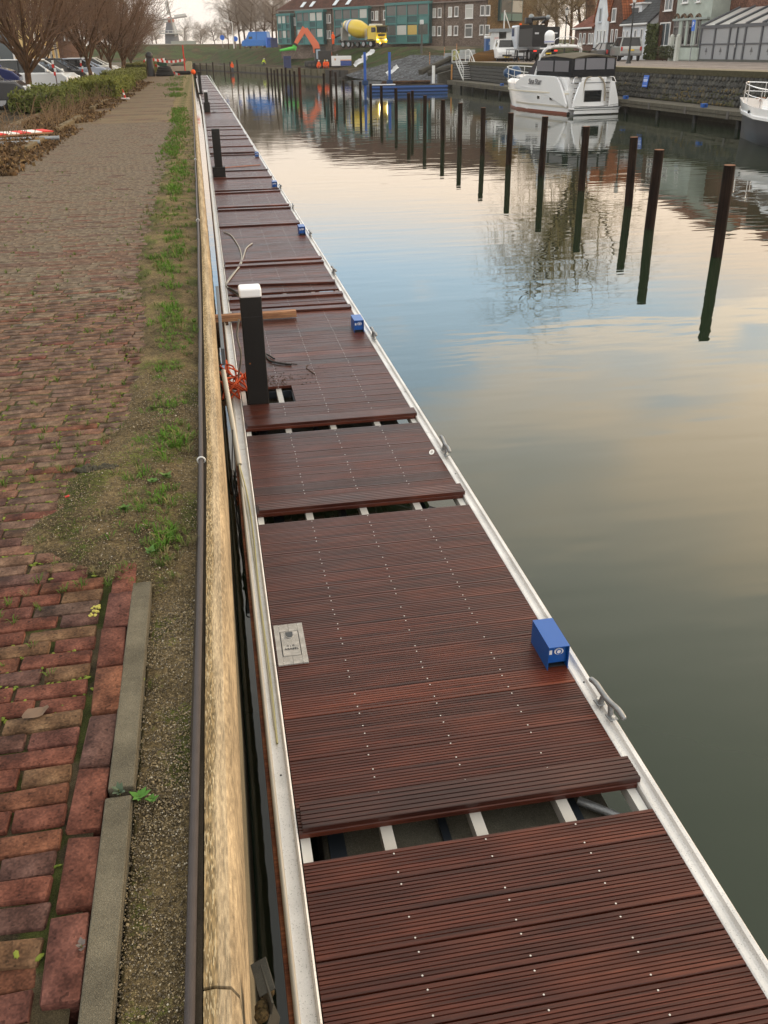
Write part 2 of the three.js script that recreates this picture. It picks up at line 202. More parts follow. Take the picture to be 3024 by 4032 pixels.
{
  // bedding of sand and moss under the bricks, the near pavement; further off the paving itself
  const strip = (x0, x1f, z0, z1, y, n, m, name) => { const vs = [], fs = []; for (let i = 0; i <= n; i++) { const z = mix(z0, z1, i / n); vs.push([typeof x0 === 'function' ? x0(z) : x0, y, z], [x1f(z), y, z]); if (i) { const a = 2 * i - 2; fs.push([a, a + 1, a + 3, a + 2]); } } const g = quadMesh(vs, fs); return struct(name, g, m); };
  const tJ = tex(512, 512, (u, v) => { const a = fb(u, v, 12, 12, 4, 401), f = h2(Math.floor(u * 512), Math.floor(v * 512), 44), ms = fb(u, v, 6, 6, 4, 405); const k = 0.34 + 0.3 * (a - 0.5) + 0.2 * (f - 0.5); const g = 0.7 * sstep(0.53, 0.65, ms); return [mix(k, k * 0.78, g), mix(k * 0.92, k * 0.95, g), mix(k * 0.76, k * 0.42, g)]; });
  strip(-5.2, () => -0.42, 4, -27, 1.688, 40, mat([0.9, 0.84, 0.72], 0.95, { map: rep(tJ, 1.6), bumpMap: rep(tSpeckB, 6), bumpScale: 0.008 }), 'pavement_bedding');
  strip(-5.2, z => -0.58 - 0.1 * sn(z * 3, 8), -3.05, -27, 1.6955, 120, mat([1.0, 0.92, 0.78], 0.95, { map: rep(tJ, 1.6), bumpMap: rep(tSpeckB, 6), bumpScale: 0.006 }), 'joint_sand');
  strip(-5.2, z => quayX(z) - 0.62 - 0.25 * sn(z * 1.3, 3), -26.6, -150, 1.698, 220, brickFar, 'brick_path');
  strip(z => quayX(z) - 1.1, z => quayX(z) - 0.035, -16.4, -235, 1.694, 90, soilMat, 'soil_verge');
  strip(-60, () => -4.0, -12, -240, 1.67, 30, mat([0.3, 0.26, 0.2], 0.95, { map: rep(tEarth, 1 / 5) }), 'planting_bed');
  strip(-70, () => -6.4, 4, -240, 1.69, 30, asphaltFar, 'parking_area');
  // ---- right bank ----
  const kn = [[-90, 24.2], [-100, 24], [-124, 21.6], [-141, 18.1], [-174, 11.7], [-238, -2.5], [-260, -7]];
  globalThis.bankX = z => { if (z >= -90) return 25.15; for (let i = 0; i < kn.length - 1; i++) if (z <= kn[i][0] && z >= kn[i + 1][0]) return mix(kn[i][1], kn[i + 1][1], (z - kn[i][0]) / (kn[i + 1][0] - kn[i][0])); return -7; };
  const B = e => e < 9 ? mix(0.05, 2.7, Math.pow(e / 9, 0.9)) : mix(2.7, 3.3, sstep(9, 22, e)), C = e => e < 3.5 ? mix(1.0, 1.25, e / 3.5) : mix(1.25, 3.75, sstep(3, 13, e));
  globalThis.bankH = (z, e) => { const t = sstep(-128, -142, z); return mix(B(e), C(e) + 0.35 * sstep(-168, -186, z) * sstep(5, 13, e), t) + (e > 1 && e < 12 ? 0.35 * (sn(z * 0.35, e * 0.6, 5) - 0.5) : 0); };
  const grid = (z0, z1, nz, es, m, name, H = bankH) => { const vs = [], fs = [], n = es.length; for (let i = 0; i <= nz; i++) { const z = mix(z0, z1, i / nz); es.forEach((e, k) => { vs.push([bankX(z) + e, H(z, e), z]); if (i && k) { const a = (i - 1) * n + k - 1; fs.push([a, a + 1, a + n + 1, a + n]); } }); } const g = new THREE.BufferGeometry(); g.setAttribute('position', new THREE.Float32BufferAttribute(vs.flat(), 3)); g.setIndex(fs.flatMap(f => [f[0], f[1], f[2], f[0], f[2], f[3]])); g.computeVertexNormals(); boxUV(g); return struct(name, g, m); };
  const lsp = (a, b, n) => Array.from({ length: n + 1 }, (_, i) => mix(a, b, i / n));
  const tSt = tex(512, 512, (u, v) => { const row = Math.floor(v * 40), n = h2(Math.floor(u * 40 + (row % 2) * 0.5), row, 321), b = fb(u, v, 6, 6, 4, 323); const k = 0.42 + 0.4 * (n - 0.5) + 0.3 * (b - 0.5); return [k * 0.98, k, k * 1.03]; });
  const setts = mat([0.5, 0.42, 0.37], 0.85, { map: rep(tSpeck, 0.25), bumpMap: rep(tSpeckB, 1), bumpScale: 0.02 });
  const street = new THREE.PlaneGeometry(260, 130, 1, 1).rotateX(-Math.PI / 2); street.translate(25.15 + 130, 2.25, -31.5); boxUV(street); struct('quay_street', street, setts);
  grid(-96.4, -134, 26, lsp(0, 9, 16), mat([0.42, 0.43, 0.45], 0.9, { map: rep(tSt, 1 / 6), bumpMap: rep(tSt, 1 / 6), bumpScale: 0.1 }), 'stone_revetment');
  grid(-96.4, -134, 26, [9, 11, 13, 15, 18, 22, 30, 60, 150, 400], grassFar, 'grass_verge');
  grid(-134, -262, 60, lsp(0, 3.5, 6), mud, 'mud_berm');
  grid(-134, -262, 60, lsp(3.5, 13, 16), grassFar, 'grass_bank');
  grid(-134, -262, 60, [13, 15, 18, 22, 30, 60, 150, 400], asphaltFar, 'dike_road');
  // earth bank closing the canal, and the land behind it out to the horizon
  const vs = [], fs = [], nx = 40, pr = [[-232, -0.3], [-238, 0.6], [-246, 1.6], [-254, 3.6], [-262, 5.2], [-275, 5.3], [-330, 4.6], [-700, 4.4], [-3000, 4.2]];
  pr.forEach(([z, y], i) => { for (let k = 0; k <= nx; k++) { const w = i > 6 ? 12 : 1; vs.push([mix(-150, 110, k / nx) * w, y + (i < 5 && i > 0 ? 0.6 * (sn(k * 0.9, i, 7) - 0.5) : 0), z + (i < 5 ? 5 * sn(k * 0.3, 2, 8) : 0)]); if (i && k) { const n = nx + 1, a = (i - 1) * n + k - 1; fs.push([a, a + 1, a + n + 1, a + n]); } } });
  struct('far_ground', quadMesh(vs, fs), mat([0.5, 0.47, 0.4], 0.95, { map: rep(tGrass, 1 / 14) }));
}
// ================= LEFT QUAY =================
// ---- brick pavement: every course laid across the path, a soldier edge beside the kerb ----
{
  const pav = new THREE.Group(); pav.name = numbered('brick_pavement'); pav.userData.kind = 'structure'; scene.add(pav);
  const brickGeo = (L, W, seed) => { const q = rng(seed), H = 0.085; const g = new RoundedBoxGeometry(L, H, W, 2, 0.0055); const p = g.attributes.position; const cut = [q(), q(), q(), q()]; for (let i = 0; i < p.count; i++) { let x = p.getX(i), y = p.getY(i), z = p.getZ(i); const n = sn(x * 26 + seed, z * 26 + y * 30, seed) - 0.5; x += n * 0.005; z += (sn(x * 20 + 9, y * 30 + seed, 3 + seed) - 0.5) * 0.006; y += n * 0.003; const cn = (x > 0 ? 1 : 0) + (z > 0 ? 2 : 0), ed = clamp((Math.abs(x) / (L / 2) - 0.8) / 0.2) * clamp((Math.abs(z) / (W / 2) - 0.6) / 0.4); if (cut[cn] > 0.45) { x *= 1 - 0.05 * ed * cut[cn]; z *= 1 - 0.12 * ed; y -= ed * 0.006 * cut[cn]; } p.setXYZ(i, x, y, z); } g.computeVertexNormals(); const s = toCreasedNormals(g, 0.9); return boxUV(s, q() * 3, q() * 3); };
  const tB = tex(512, 512, (u, v) => { const a = fb(u, v, 9, 9, 5, 501), f = fb(u, v, 100, 100, 2, 503), p = fb(u, v, 40, 40, 2, 507); let k = 0.6 + 0.55 * (a - 0.5) + 0.28 * (f - 0.5); if (p > 0.8) k *= 0.75; return [k * 1.02, k * (0.97 + 0.08 * (a - 0.5)), k * (0.94 + 0.1 * (a - 0.5))]; });
  const tBr = rep(tB, 1.9);
  // real brick tones: purple red, red, brown, ochre, grey brown
  const tones = [[0.18, 0.074, 0.053], [0.155, 0.07, 0.057], [0.132, 0.075, 0.064], [0.19, 0.086, 0.053], [0.185, 0.115, 0.067], [0.16, 0.104, 0.071], [0.132, 0.09, 0.073], [0.2, 0.132, 0.078]];
  // tone follows z: red at the near end, then brown, then grey brown
  const greyBrown = [[0.195, 0.165, 0.123], [0.187, 0.156, 0.117], [0.198, 0.16, 0.118], [0.183, 0.155, 0.119], [0.194, 0.152, 0.112], [0.203, 0.174, 0.13], [0.186, 0.161, 0.124], [0.2, 0.135, 0.098]];
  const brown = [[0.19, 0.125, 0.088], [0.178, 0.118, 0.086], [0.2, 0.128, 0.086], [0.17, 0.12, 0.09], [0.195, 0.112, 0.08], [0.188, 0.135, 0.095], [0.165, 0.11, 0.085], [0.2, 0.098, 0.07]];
  const allT = [...tones.map(c => c.map(q => q * 1.75)), ...greyBrown.map(c => [c[0] * 2.1, c[1] * 2.12, c[2] * 2.08]), ...brown.map(c => c.map(q => q * 1.95))], bm = allT.map(c => mat(c, 0.84, { map: tBr, bumpMap: tBr, bumpScale: 0.0035 }));
  const full = [1, 2, 3, 4, 5].map(s => brickGeo(0.207, 0.0695, s)), half = [11, 12, 13].map(s => brickGeo(0.131, 0.0695, s)), edge = [21, 22, 23, 24].map(s => brickGeo(0.08, 0.205, s));
  const list = [];   // [geo, tone, matrix, distance key]
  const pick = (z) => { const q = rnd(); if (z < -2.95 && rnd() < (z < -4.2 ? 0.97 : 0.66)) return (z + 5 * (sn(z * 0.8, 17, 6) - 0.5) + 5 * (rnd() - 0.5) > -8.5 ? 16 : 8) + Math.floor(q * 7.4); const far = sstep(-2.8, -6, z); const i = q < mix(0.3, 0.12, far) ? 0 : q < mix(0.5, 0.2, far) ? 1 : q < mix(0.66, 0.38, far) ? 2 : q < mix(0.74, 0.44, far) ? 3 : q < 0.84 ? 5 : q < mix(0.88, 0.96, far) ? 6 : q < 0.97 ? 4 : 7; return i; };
  // soldier course
  const joints = [0.1, -0.115, -0.335, -0.555, -0.775, -1.0, -1.225, -1.45, -1.68, -1.9, -2.115, -2.335, -2.545, -2.74].map(z => z - 0.1);
  joints.forEach((z, i) => list.push([edge[i % 4], [1, 0, 1, 0, 0, 0, 1, 0, 0, 2, 3, 0, 1, 0][i], M4(-0.442 + rr(-0.004, 0.004) + 0.012 * sstep(-1, -3, z), 1.662 + rr(-0.003, 0.004), z, rr(-0.02, 0.02), rr(-0.04, 0.04), rr(-0.03, 0.03), 1, 1, rr(0.98, 1.03)), Math.hypot(z, 0.45)]));
  // right limit of the laid courses (soil covers them beyond)
  const lim = z => z > -2.86 ? -0.489 : z > -3.5 ? mix(-0.52, -0.80, sstep(-2.9, -3.2, z)) + 0.10 * sstep(-3.3, -3.5, z) : mix(-0.68, -0.45, sstep(-3.6, -4.6, z)) - 0.2 * sstep(-6, -8.5, z);
  let row = 0;
  for (let z = 0.25; z > -27; z -= 0.0735 * rr(0.985, 1.015), row++) {
    const xmin = Math.max(-5.0, -0.75 + z * 0.24 - 0.5), sk = rr(-0.004, 0.004);
    let x = lim(z) + (z > -2.86 ? -rr(0, 0.006) : rr(-0.1, 0.1)), first = true;
    while (x > xmin) {
      const h = first && row % 2 && z > -3.2 || rnd() < 0.05; first = false; const L = h ? rr(0.125, 0.14) : rr(0.205, 0.216);
      const broke = z > -1.62 && z < -0.75 && x > -0.95 ? 1 : 0, cxx = x - L / 2;
      if (broke && rnd() < 0.0) { x -= L; continue; }
      const settle = (z < -3 ? 0 : -0.006) * sstep(0.5, 0.7, sn(x * 1.2, z * 1.2, 91)) - 0.007 * broke * rnd();
      const m = M4(cxx + rr(-0.003, 0.003), 1.6575 + settle + rr(-0.003, 0.003) * (z < -3 ? 0.5 : 1), z + sk + (cxx + 0.5) * 0.012 * sn(row * 0.06, 1, 4) + rr(-0.003, 0.003) - broke * rr(0, 0.012), rr(-0.02, 0.02) * (z < -3 ? 0.2 : 1 + 2.2 * broke), rr(-0.02, 0.02) * (z < -3 ? 0.4 : 1 + 2.5 * broke), rr(-0.012, 0.012) * (1 + 3 * broke), (h ? L / 0.136 : L / 0.212), 1, rr(0.95, 1.02));
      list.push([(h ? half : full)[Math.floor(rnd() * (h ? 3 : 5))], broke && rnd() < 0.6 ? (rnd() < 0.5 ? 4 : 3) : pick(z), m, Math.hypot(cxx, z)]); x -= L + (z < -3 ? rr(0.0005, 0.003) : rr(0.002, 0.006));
    }
  }
  // those in view, nearest first
  const inView = list.map(l => { const p = V3().setFromMatrixPosition(l[2]); const q = p.clone().project(camera); l.push(Math.abs(q.x) < 1.04 && q.y > -1.06 && q.y < 1.02); return l; }).sort((a, b) => (b[4] - a[4]) || (a[3] - b[3]));
  const buckets = new Map();
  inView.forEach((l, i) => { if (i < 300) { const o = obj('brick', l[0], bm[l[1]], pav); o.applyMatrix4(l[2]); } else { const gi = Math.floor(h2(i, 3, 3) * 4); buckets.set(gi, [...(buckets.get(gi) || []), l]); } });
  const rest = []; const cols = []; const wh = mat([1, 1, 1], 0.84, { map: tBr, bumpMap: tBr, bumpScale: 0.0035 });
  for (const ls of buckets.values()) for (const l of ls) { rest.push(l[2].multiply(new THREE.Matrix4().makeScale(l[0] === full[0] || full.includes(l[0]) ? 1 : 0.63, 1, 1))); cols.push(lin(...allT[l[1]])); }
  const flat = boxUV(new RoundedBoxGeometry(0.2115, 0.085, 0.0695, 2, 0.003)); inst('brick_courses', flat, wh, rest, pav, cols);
  // ---- kerb of pale concrete, two lengths ----
  const kerb = (z0, z1, lab, dx) => { const g = rbx(0.066, 0.12, z0 - z1, 0.006, 0, 0, 0, 0, 0, 0, 2); const o = obj('kerb_stone', g, concrete); o.position.set(-0.362 + dx, 1.648, (z0 + z1) / 2); return tag(o, lab, 'kerb'); };
  kerb(-1.792, -2.8, 'concrete kerb length running into the weeds and soil', 0.0); kerb(0.3, -1.765, 'concrete kerb length with a white lichen spot beside tilted bricks', -0.004);
  const lich = obj('lichen_spot', new THREE.CircleGeometry(0.016, 14).rotateX(-Math.PI / 2), mat([0.62, 0.54, 0.48], 0.9)); lich.position.set(-0.362, 1.7095, -0.72); lich.scale.set(0.75, 1, 1.3); tag(lich, 'pinkish white lichen spot on the concrete kerb', 'lichen');
  // ---- gravel gutter between kerb and quay edge, and the soil that covers the bricks further along ----
  const vs = [], fs = [], nz = 260, nx = 22;
  const soilTop = (x, z) => { const x0 = z > -2.6 ? -0.335 : mix(-0.36, lim(z) - 0.16, sstep(-2.6, -3.05, z)), x1 = quayX(z) - 0.03, t = clamp((x - x0) / (x1 - x0)), e = Math.min(t, 1 - t) * 2; const hump = z > -2.6 ? 0 : 0.034 * (0.5 + 0.5 * Math.sin(t * Math.PI)) * sstep(-2.6, -3.1, z); return hump * clamp(e * 2) + 0.022 * (sn(x * 9, z * 9, 61) - 0.5) + 0.014 * (sn(x * 40, z * 40, 63) - 0.5); };
  for (let i = 0; i <= nz; i++) { const z = 0.4 - 17.2 * Math.pow(i / nz, 1.5); for (let k = 0; k <= nx; k++) { const x0 = z > -2.6 ? -0.335 : mix(-0.36, lim(z) - 0.16, sstep(-2.6, -3.05, z)), x1 = quayX(z) - 0.03; const x = mix(x0, x1, k / nx); vs.push([x, 1.678 + soilTop(x, z) - (k === 0 ? 0.03 : 0), z]); if (i && k) { const n = nx + 1, a = (i - 1) * n + k - 1; fs.push([a, a + 1, a + n + 1, a + n]); } } }
  const g = new THREE.BufferGeometry(); g.setAttribute('position', new THREE.Float32BufferAttribute(vs.flat(), 3)); g.setIndex(fs.flatMap(f => [f[0], f[1], f[2], f[0], f[2], f[3]])); g.computeVertexNormals(); boxUV(g);
  struct('gravel_soil', g, soilMat);
  // pebbles
  const peb = new THREE.IcosahedronGeometry(0.0026, 0), pm = [], pc = [];
  for (let i = 0; i < 60000; i++) {
    const z = 0.2 - 5.4 * Math.pow(rnd(), 0.8), wide = z < -2.7; const x = wide ? mix(Math.max(-0.85, lim(z) - 0.2), -0.15, rnd()) : rr(-0.332, -0.148);
    if (rnd() > (wide ? 0.8 : 0.35) + 0.9 * (sn(x * 7, z * 4, 65) - (wide ? 0.4 : 0)) * (wide ? 1.4 : 1)) continue;
    const s = rr(0.4, 1.0) * (rnd() < 0.04 ? 1.7 : 1); pm.push(M4(x, 1.68 + soilTop(x, z), z, rr(0, 6), rr(0, 6), rr(0, 6), s, s * rr(0.5, 0.9), s * rr(0.7, 1.2)));
    const q = rnd(); pc.push(q < 0.05 ? lin(0.46, 0.41, 0.32) : q < 0.3 ? lin(0.3, 0.23, 0.13) : q < 0.6 ? lin(0.2, 0.16, 0.1) : lin(0.11, 0.09, 0.065));
  }
  tag(inst('pebbles', peb, mat([1, 1, 1], 0.85), pm, null, pc), 'fine tan and grey gravel between the kerb and the quay edge', 'gravel');
  // moss in the joints
  const mo = new THREE.IcosahedronGeometry(0.011, 1), mm = [], mc = [];
  { const p = mo.attributes.position; for (let i = 0; i < p.count; i++) { const s = 0.75 + 0.5 * h2(Math.round(p.getX(i) * 1e4), Math.round(p.getY(i) * 1e4 + p.getZ(i) * 3e4), 3); p.setXYZ(i, p.getX(i) * s, p.getY(i) * s * 0.6, p.getZ(i) * s); } mo.computeVertexNormals(); }
  for (const l of inView) {
    if (!l[4] || l[3] > 13) continue; const p = V3().setFromMatrixPosition(l[2]); const d = sn(p.x * 2.2 + 5, p.z * 2.2, 67); const pr = sstep(0.5, 0.7, d) * (p.z < -1.5 ? 0.8 : 0.1) + (p.z < -3 ? 0.1 : 0.02);
    const n = Math.floor(pr * (l[3] < 5 ? 30 : 11)); for (let i = 0; i < n; i++) { const x = p.x + rr(-0.12, 0.1), z = p.z + (rnd() < 0.8 ? -0.037 + rr(-0.006, 0.006) : rr(-0.03, 0.03)), xx = rnd() < 0.25 ? p.x - 0.105 : x; const s = rr(0.35, 0.85) * (l[3] > 5 ? 1.1 : 1); mm.push(M4(xx, 1.694 + rr(-0.005, 0.004), z, 0, rr(0, 6), 0, s * 1.2, s * 0.6, s * 0.62)); const q = rnd(); mc.push(lin(mix(0.09, 0.17, q), mix(0.12, 0.2, q), mix(0.02, 0.035, q))); }
  }
  tag(inst('joint_moss', mo, mat([1, 1, 1], 0.95), mm, null, mc), 'bright green moss growing in the joints of the brick paving', 'moss');
  // a red scrap, dry leaf, yellow moss patch
  tag(obj('red_scrap', bx(0.02, 0.004, 0.014, -0.71, 1.7005, -3.58, 0, 0.4, 0.05), redPaint), 'tiny red plastic scrap lying on the bricks', 'litter');
  const leafG = (s) => { const g2 = new THREE.PlaneGeometry(s, s * 0.6, 6, 4).rotateX(-Math.PI / 2), p = g2.attributes.position; for (let i = 0; i < p.count; i++) { p.setY(i, 0.35 * s * (sn(p.getX(i) * 30 / s * 0.1 + 3, p.getZ(i) * 60, 5) - 0.2)); p.setZ(i, p.getZ(i) * (1 - Math.pow(Math.abs(p.getX(i)) / (s / 2), 2) * 0.8)); } g2.computeVertexNormals(); return g2; };
  const lf = obj('dry_leaf', leafG(0.075), mat([0.16, 0.11, 0.08], 0.9, { side: THREE.DoubleSide })); lf.position.set(-0.62, 1.703, -2.14); lf.rotation.y = 0.5; tag(lf, 'curled brown dry leaf lying on the red bricks', 'leaf');
}
// ---- quay wall with its capping beam and the dark pipe on top ----
{
  const w = thing('quay_wall', 'quay wall with weathered tan capping beam beside the floating dock', 'quay wall');
  const seg = (pts, z0, z1, n) => { const rings = []; for (let i = 0; i <= n; i++) { const z = mix(z0, z1, i / n), dx = quayX(z) + 0.115; rings.push(pts.map(([x, y]) => [x + dx + 0.004 * (sn(z * 2, x * 50, 5) - 0.5), y + (y > 1.3 ? 0.008 * (sn(z * 3, x * 80, 9) - 0.5) : 0), z])); } return loft(rings, true, 0.5); };
  const capUV = g => { const p = g.attributes.position, uv = g.attributes.uv; for (let i = 0; i < p.count; i++) { const z = p.getZ(i), x = p.getX(i) - quayX(z) - 0.115; uv.setXY(i, z, clamp((x + 0.128) / 0.073 * 0.6 + Math.max(0, 1.66 - p.getY(i)) / 0.3 * 0.4, 0.01, 0.99)); } return g; };
  const prof = [[-0.055, 1.36], [-0.128, 1.36], [-0.128, 1.703], [-0.105, 1.703], [-0.075, 1.692], [-0.060, 1.66]];
  const cuts = [0.5, -1.2, -9.2, -17, -26, -36, -48, -62, -80, -100, -130, -170, -225];
  for (let i = 0; i < cuts.length - 1; i++) obj('capping_beam', capUV(seg(prof, cuts[i] - 0.004, cuts[i + 1] + 0.004, Math.max(6, Math.ceil((cuts[i] - cuts[i + 1]) / 0.4)))), capMat, w);
  obj('wall_face', seg([[-0.085, -1.5], [-0.5, -1.5], [-0.5, 1.355], [-0.085, 1.355]], 0.5, -235, 60), mat([0.38, 0.35, 0.28], 0.85, { map: rep(tConc, 1) }), w);
  obj('edge_strip', seg([[-0.131, 1.62], [-0.168, 1.62], [-0.168, 1.686], [-0.131, 1.694]], 0.5, -60, 120), mat([0.12, 0.1, 0.08], 0.85, { map: rep(tConc, 2) }), w);
  const pp = []; for (let z = 0.5; z > -62; z -= 0.6) pp.push([quayX(z) - 0.036 + 0.003 * Math.sin(z * 1.7), 1.705 + 0.002 * Math.sin(z * 2.3), z]);
  const pipe = thing('pipe', 'dark plastic pipe running along the top of the quay wall', 'pipe');
  obj('tube', tube(pp, 0.0105, 400, 10), pipeMat, pipe);
  for (const z of [-3.83, -10.5, -17]) obj('clip', tf(new THREE.TorusGeometry(0.0165, 0.004, 8, 16), quayX(z) - 0.036, 1.705, z), steelW, pipe);
  // torn end of the beam: split timber and a bent steel shoe
  const s = thing('steel_shoe', 'torn grey steel shoe with rubble at the broken end of the capping beam', 'steel shoe', [-0.008, 0.32, -0.39]); s.scale.setScalar(0.8);
  obj('plate', [rbx(0.006, 0.1, 0.11, 0.002, -0.046, 1.60, -1.06, 0.1, 0.2, -0.15), rbx(0.045, 0.005, 0.09, 0.002, -0.048, 1.645, -1.08, 0.15, 0.2, 0.3), rbx(0.004, 0.06, 0.07, 0.001, -0.032, 1.57, -1.0, 0, -0.3, 0.25)], mat([0.13, 0.13, 0.125], 0.75, { map: rep(tConc, 3) }), s);
  [0, 1, 2, 3, 4, 5].forEach(i => obj('rubble', tf(new THREE.IcosahedronGeometry(0.018, 1), -0.05 + rr(-0.012, 0.016), 1.58 + rr(-0.03, 0.04), -0.98 - i * 0.02, rr(0, 3), rr(0, 3), 0, rr(0.7, 1.3), rr(0.6, 1), 1), mat([0.26, 0.22, 0.15], 0.9, { map: rep(tEarth, 4) }), s));
}
// ================= FLOATING DOCK =================
const DY = 0.47, DL = 0.11, DR = 1.602;
const dockX = z => z < -58 ? (z + 58) * 0.0053 : 0;
const dock = thing('floating_dock', 'long floating dock with ribbed red brown deck boards and aluminium edges', 'dock');
{
  // ribbed board, cross-section swept across the dock
  const board = (len, uo, fine = true) => { const w = 0.143, t = 0.026, pts = [[-w / 2, 0], [-w / 2, t - 0.003], [-w / 2 + 0.003, t]]; const ng = fine ? 7 : 5, g0 = -w / 2 + 0.0205, pit = (w - 0.041) / (ng - 1), gw = fine ? 0.0052 : 0.006; for (let i = 0; i < ng; i++) { const c = g0 + i * pit; pts.push([c - gw / 2, t], [c - gw / 2 + 0.001, t - 0.0045], [c + gw / 2 - 0.001, t - 0.0045], [c + gw / 2, t]); } pts.push([w / 2 - 0.003, t], [w / 2, t - 0.003], [w / 2, 0]); const g = poly(pts.reverse(), len); g.rotateY(Math.PI / 2); const q = toCreasedNormals(g, 0.4); boxUV(q, uo, uo * 0.37); return q; };
  const L = DR - DL - 0.004, geos = [0, 0.7, 1.9, 3.3].map(u => board(L, u)), farG = board(L, 0.4, false), cutG = board(DR - 0.6, 1.1), cutF = board(L, 5.2);
  const gaps = [[-2.72, -2.58], [-5.665, -5.515], [-7.29, -7.14], [-11.43, -11.24], [-12.2, -11.93], [-14.17, -14.03], [-17.62, -17.5], [-19.8, -19.55], [-31.3, -30.7]];
  const loose = [[-2.80, 0.0, 0.022], [-5.745, 0.0, 0.022], [-7.37, 0.0, 0.022], [-11.16, 0.0, 0.024], [-11.87, 0.004, 0.024], [-12.7, -0.11, 0.03], [-13.92, 0.01, 0.026], [-14.27, 0, 0.02], [-17.48, 0.03, 0.028], [-17.7, 0.02, 0.02], [-19.45, 0, 0.028], [-19.86, 0, 0.024], [-21.95, 0.06, 0.028], [-22.4, 0, 0.028], [-24.72, 0, 0.03], [-26.35, 0, 0.026], [-30.58, 0, 0.028], [-31.42, 0, 0.028], [-33.5, 0, 0.028], [-36.5, 0, 0.03], [-38.2, 0, 0.028], [-41.2, 0, 0.028], [-43.05, 0.02, 0.028], [-53.3, 0, 0.03], [-57.2, 0, 0.03], [-60.1, 0.02, 0.03], [-63.3, 0, 0.03], [-69.3, 0, 0.035], [-74.6, 0, 0.035], [-83, 0, 0.035], [-91, 0, 0.04], [-98, 0, 0.04], [-105, 0, 0.04], [-113, 0, 0.04], [-122, 0, 0.04], [-133, 0, 0.04]];
  let n = 0; const restM = [], restC = [], screws = [];
  const putScrews = (z, y) => { for (const x of [0.475, 0.863, 1.25]) for (const s of [-0.047, 0.047]) if (rnd() < 0.94) screws.push(M4(x + rr(-0.004, 0.004), y + 0.0005, z + s + rr(-0.003, 0.003))); };
  const put = (x, y, z, ry, rz, geo) => { const ci = (() => { const q = rnd(); return q < 0.34 ? 0 : q < 0.6 ? 1 : q < 0.7 ? 2 : q < 0.76 ? 3 : 4; })(); if (n < 300) { const o = obj('deck_board', geo || geos[n % 4], deckMats[ci], dock); o.position.set(x, y, z); o.rotation.set(0, ry, rz); n++; } else { restM.push(M4(x, y, z, 0, ry, rz)); const c = deckCol[ci]; restC.push(lin(c[0] * 1.9, c[1] * 1.9, c[2] * 1.9)); } };
  const lo = z => loose.find(l => Math.abs(l[0] - z) < 0.07);
  // boards fill the stretches between the gaps
  const zs = []; { let a = -1.07; for (const g of [...gaps, [-146, -146]]) { const n2 = Math.max(1, Math.round((a - g[1]) / 0.15)), p = (a - g[1]) / n2; for (let i = 0; i < n2; i++) zs.push(a - (i + 0.5) * p); a = g[0]; } }
  for (const z of zs) {
    const zz = z + rr(-0.001, 0.001);
    const y = DY - 0.026 + rr(-0.0012, 0.0012);
    if (z < -7.85 && z > -8.34) { put(0.6, y, zz, 0, 0, cutG); putScrews(z, DY); continue; }
    put(DL + 0.002 + dockX(z), y, zz, rr(-0.0006, 0.0006), 0); if (z > -34) putScrews(z, DY);
  }
  for (const [z, ry, dy] of loose) put(DL + 0.006 + dockX(z) + (z > -8 ? 0.012 : rr(0, 0.02)), DY - 0.026 + dy + 0.004, z, ry * 0.9, 0.0);
  if (restM.length) inst('deck_boards', farG, mat([1, 1, 1], 0.56, { specularIntensity: 0.75, map: tWood, roughnessMap: tWoodR }), restM, dock, restC);
  inst('screws', new THREE.CylinderGeometry(0.0036, 0.0036, 0.002, 10), mat([0.6, 0.57, 0.54], 0.35, { metalness: 0.5 }), screws, dock);
  // rails
  const P = (pts, a, b) => sweepZ(pts.map(([x, y]) => [x + dockX((a + b) / 2), y]), a, b);
  for (let z = -0.6; z > -146; z -= 6.3) {
    const a = z, b = Math.max(z - 6.292, -146.5);
    obj('edge_rail', P([[1.604, 0.40], [1.604, 0.464], [1.611, 0.468], [1.632, 0.468], [1.636, 0.462], [1.648, 0.462], [1.652, 0.486], [1.668, 0.489], [1.674, 0.483], [1.674, 0.30], [1.664, 0.30], [1.664, 0.40]], a, b), alu, dock);
    obj('cable_channel', P([[0.022, 0.36], [0.022, 0.474], [0.031, 0.476], [0.034, 0.452], [0.091, 0.452], [0.094, 0.473], [0.1, 0.478], [0.107, 0.475], [0.107, 0.40], [0.10, 0.40], [0.10, 0.36]], a, b), alu, dock);
    obj('edge_bead', mg(rod([0.026 + dockX(z), 0.477, a], [0.026 + dockX(z - 6), 0.477, b], 0.011, 0.011, 10)), mat([0.66, 0.62, 0.54], 0.45, { metalness: 0.25, map: rep(tSpeck, 1) }), dock);
    obj('fender_plank', rbx(0.022, 0.22, a - b, 0.004, 0.008 + dockX((a + b) / 2), 0.345, (a + b) / 2), fenderWood, dock);
    // bolt holes
    for (const q of [0.7, 2.5, 5.1]) obj('bolt_hole', new THREE.CylinderGeometry(0.005, 0.005, 0.003, 10).translate(0.066 + dockX(z), 0.4525, a - q), black, dock), obj('bolt_hole', new THREE.CylinderGeometry(0.005, 0.005, 0.003, 10).translate(1.642 + dockX(z), 0.463, a - q - 0.35), black, dock);
    // pontoon float
    const f = obj('float', rbx(1.3, 0.5, 4.3, 0.03, 0.86 + dockX(z), 0.06, a - 2.7), concFloat, dock);
  }
  for (const x of [0.475, 0.863, 1.25]) obj('joist', bx(0.05, 0.06, 145, x, DY - 0.026 - 0.031, -73.2), mat([0.42, 0.41, 0.39], 0.5, { metalness: 0.2 }), dock);
  for (const x of [0.135, 1.575]) obj('joist', bx(0.04, 0.06, 145, x, DY - 0.026 - 0.031, -73.2), steelW, dock);
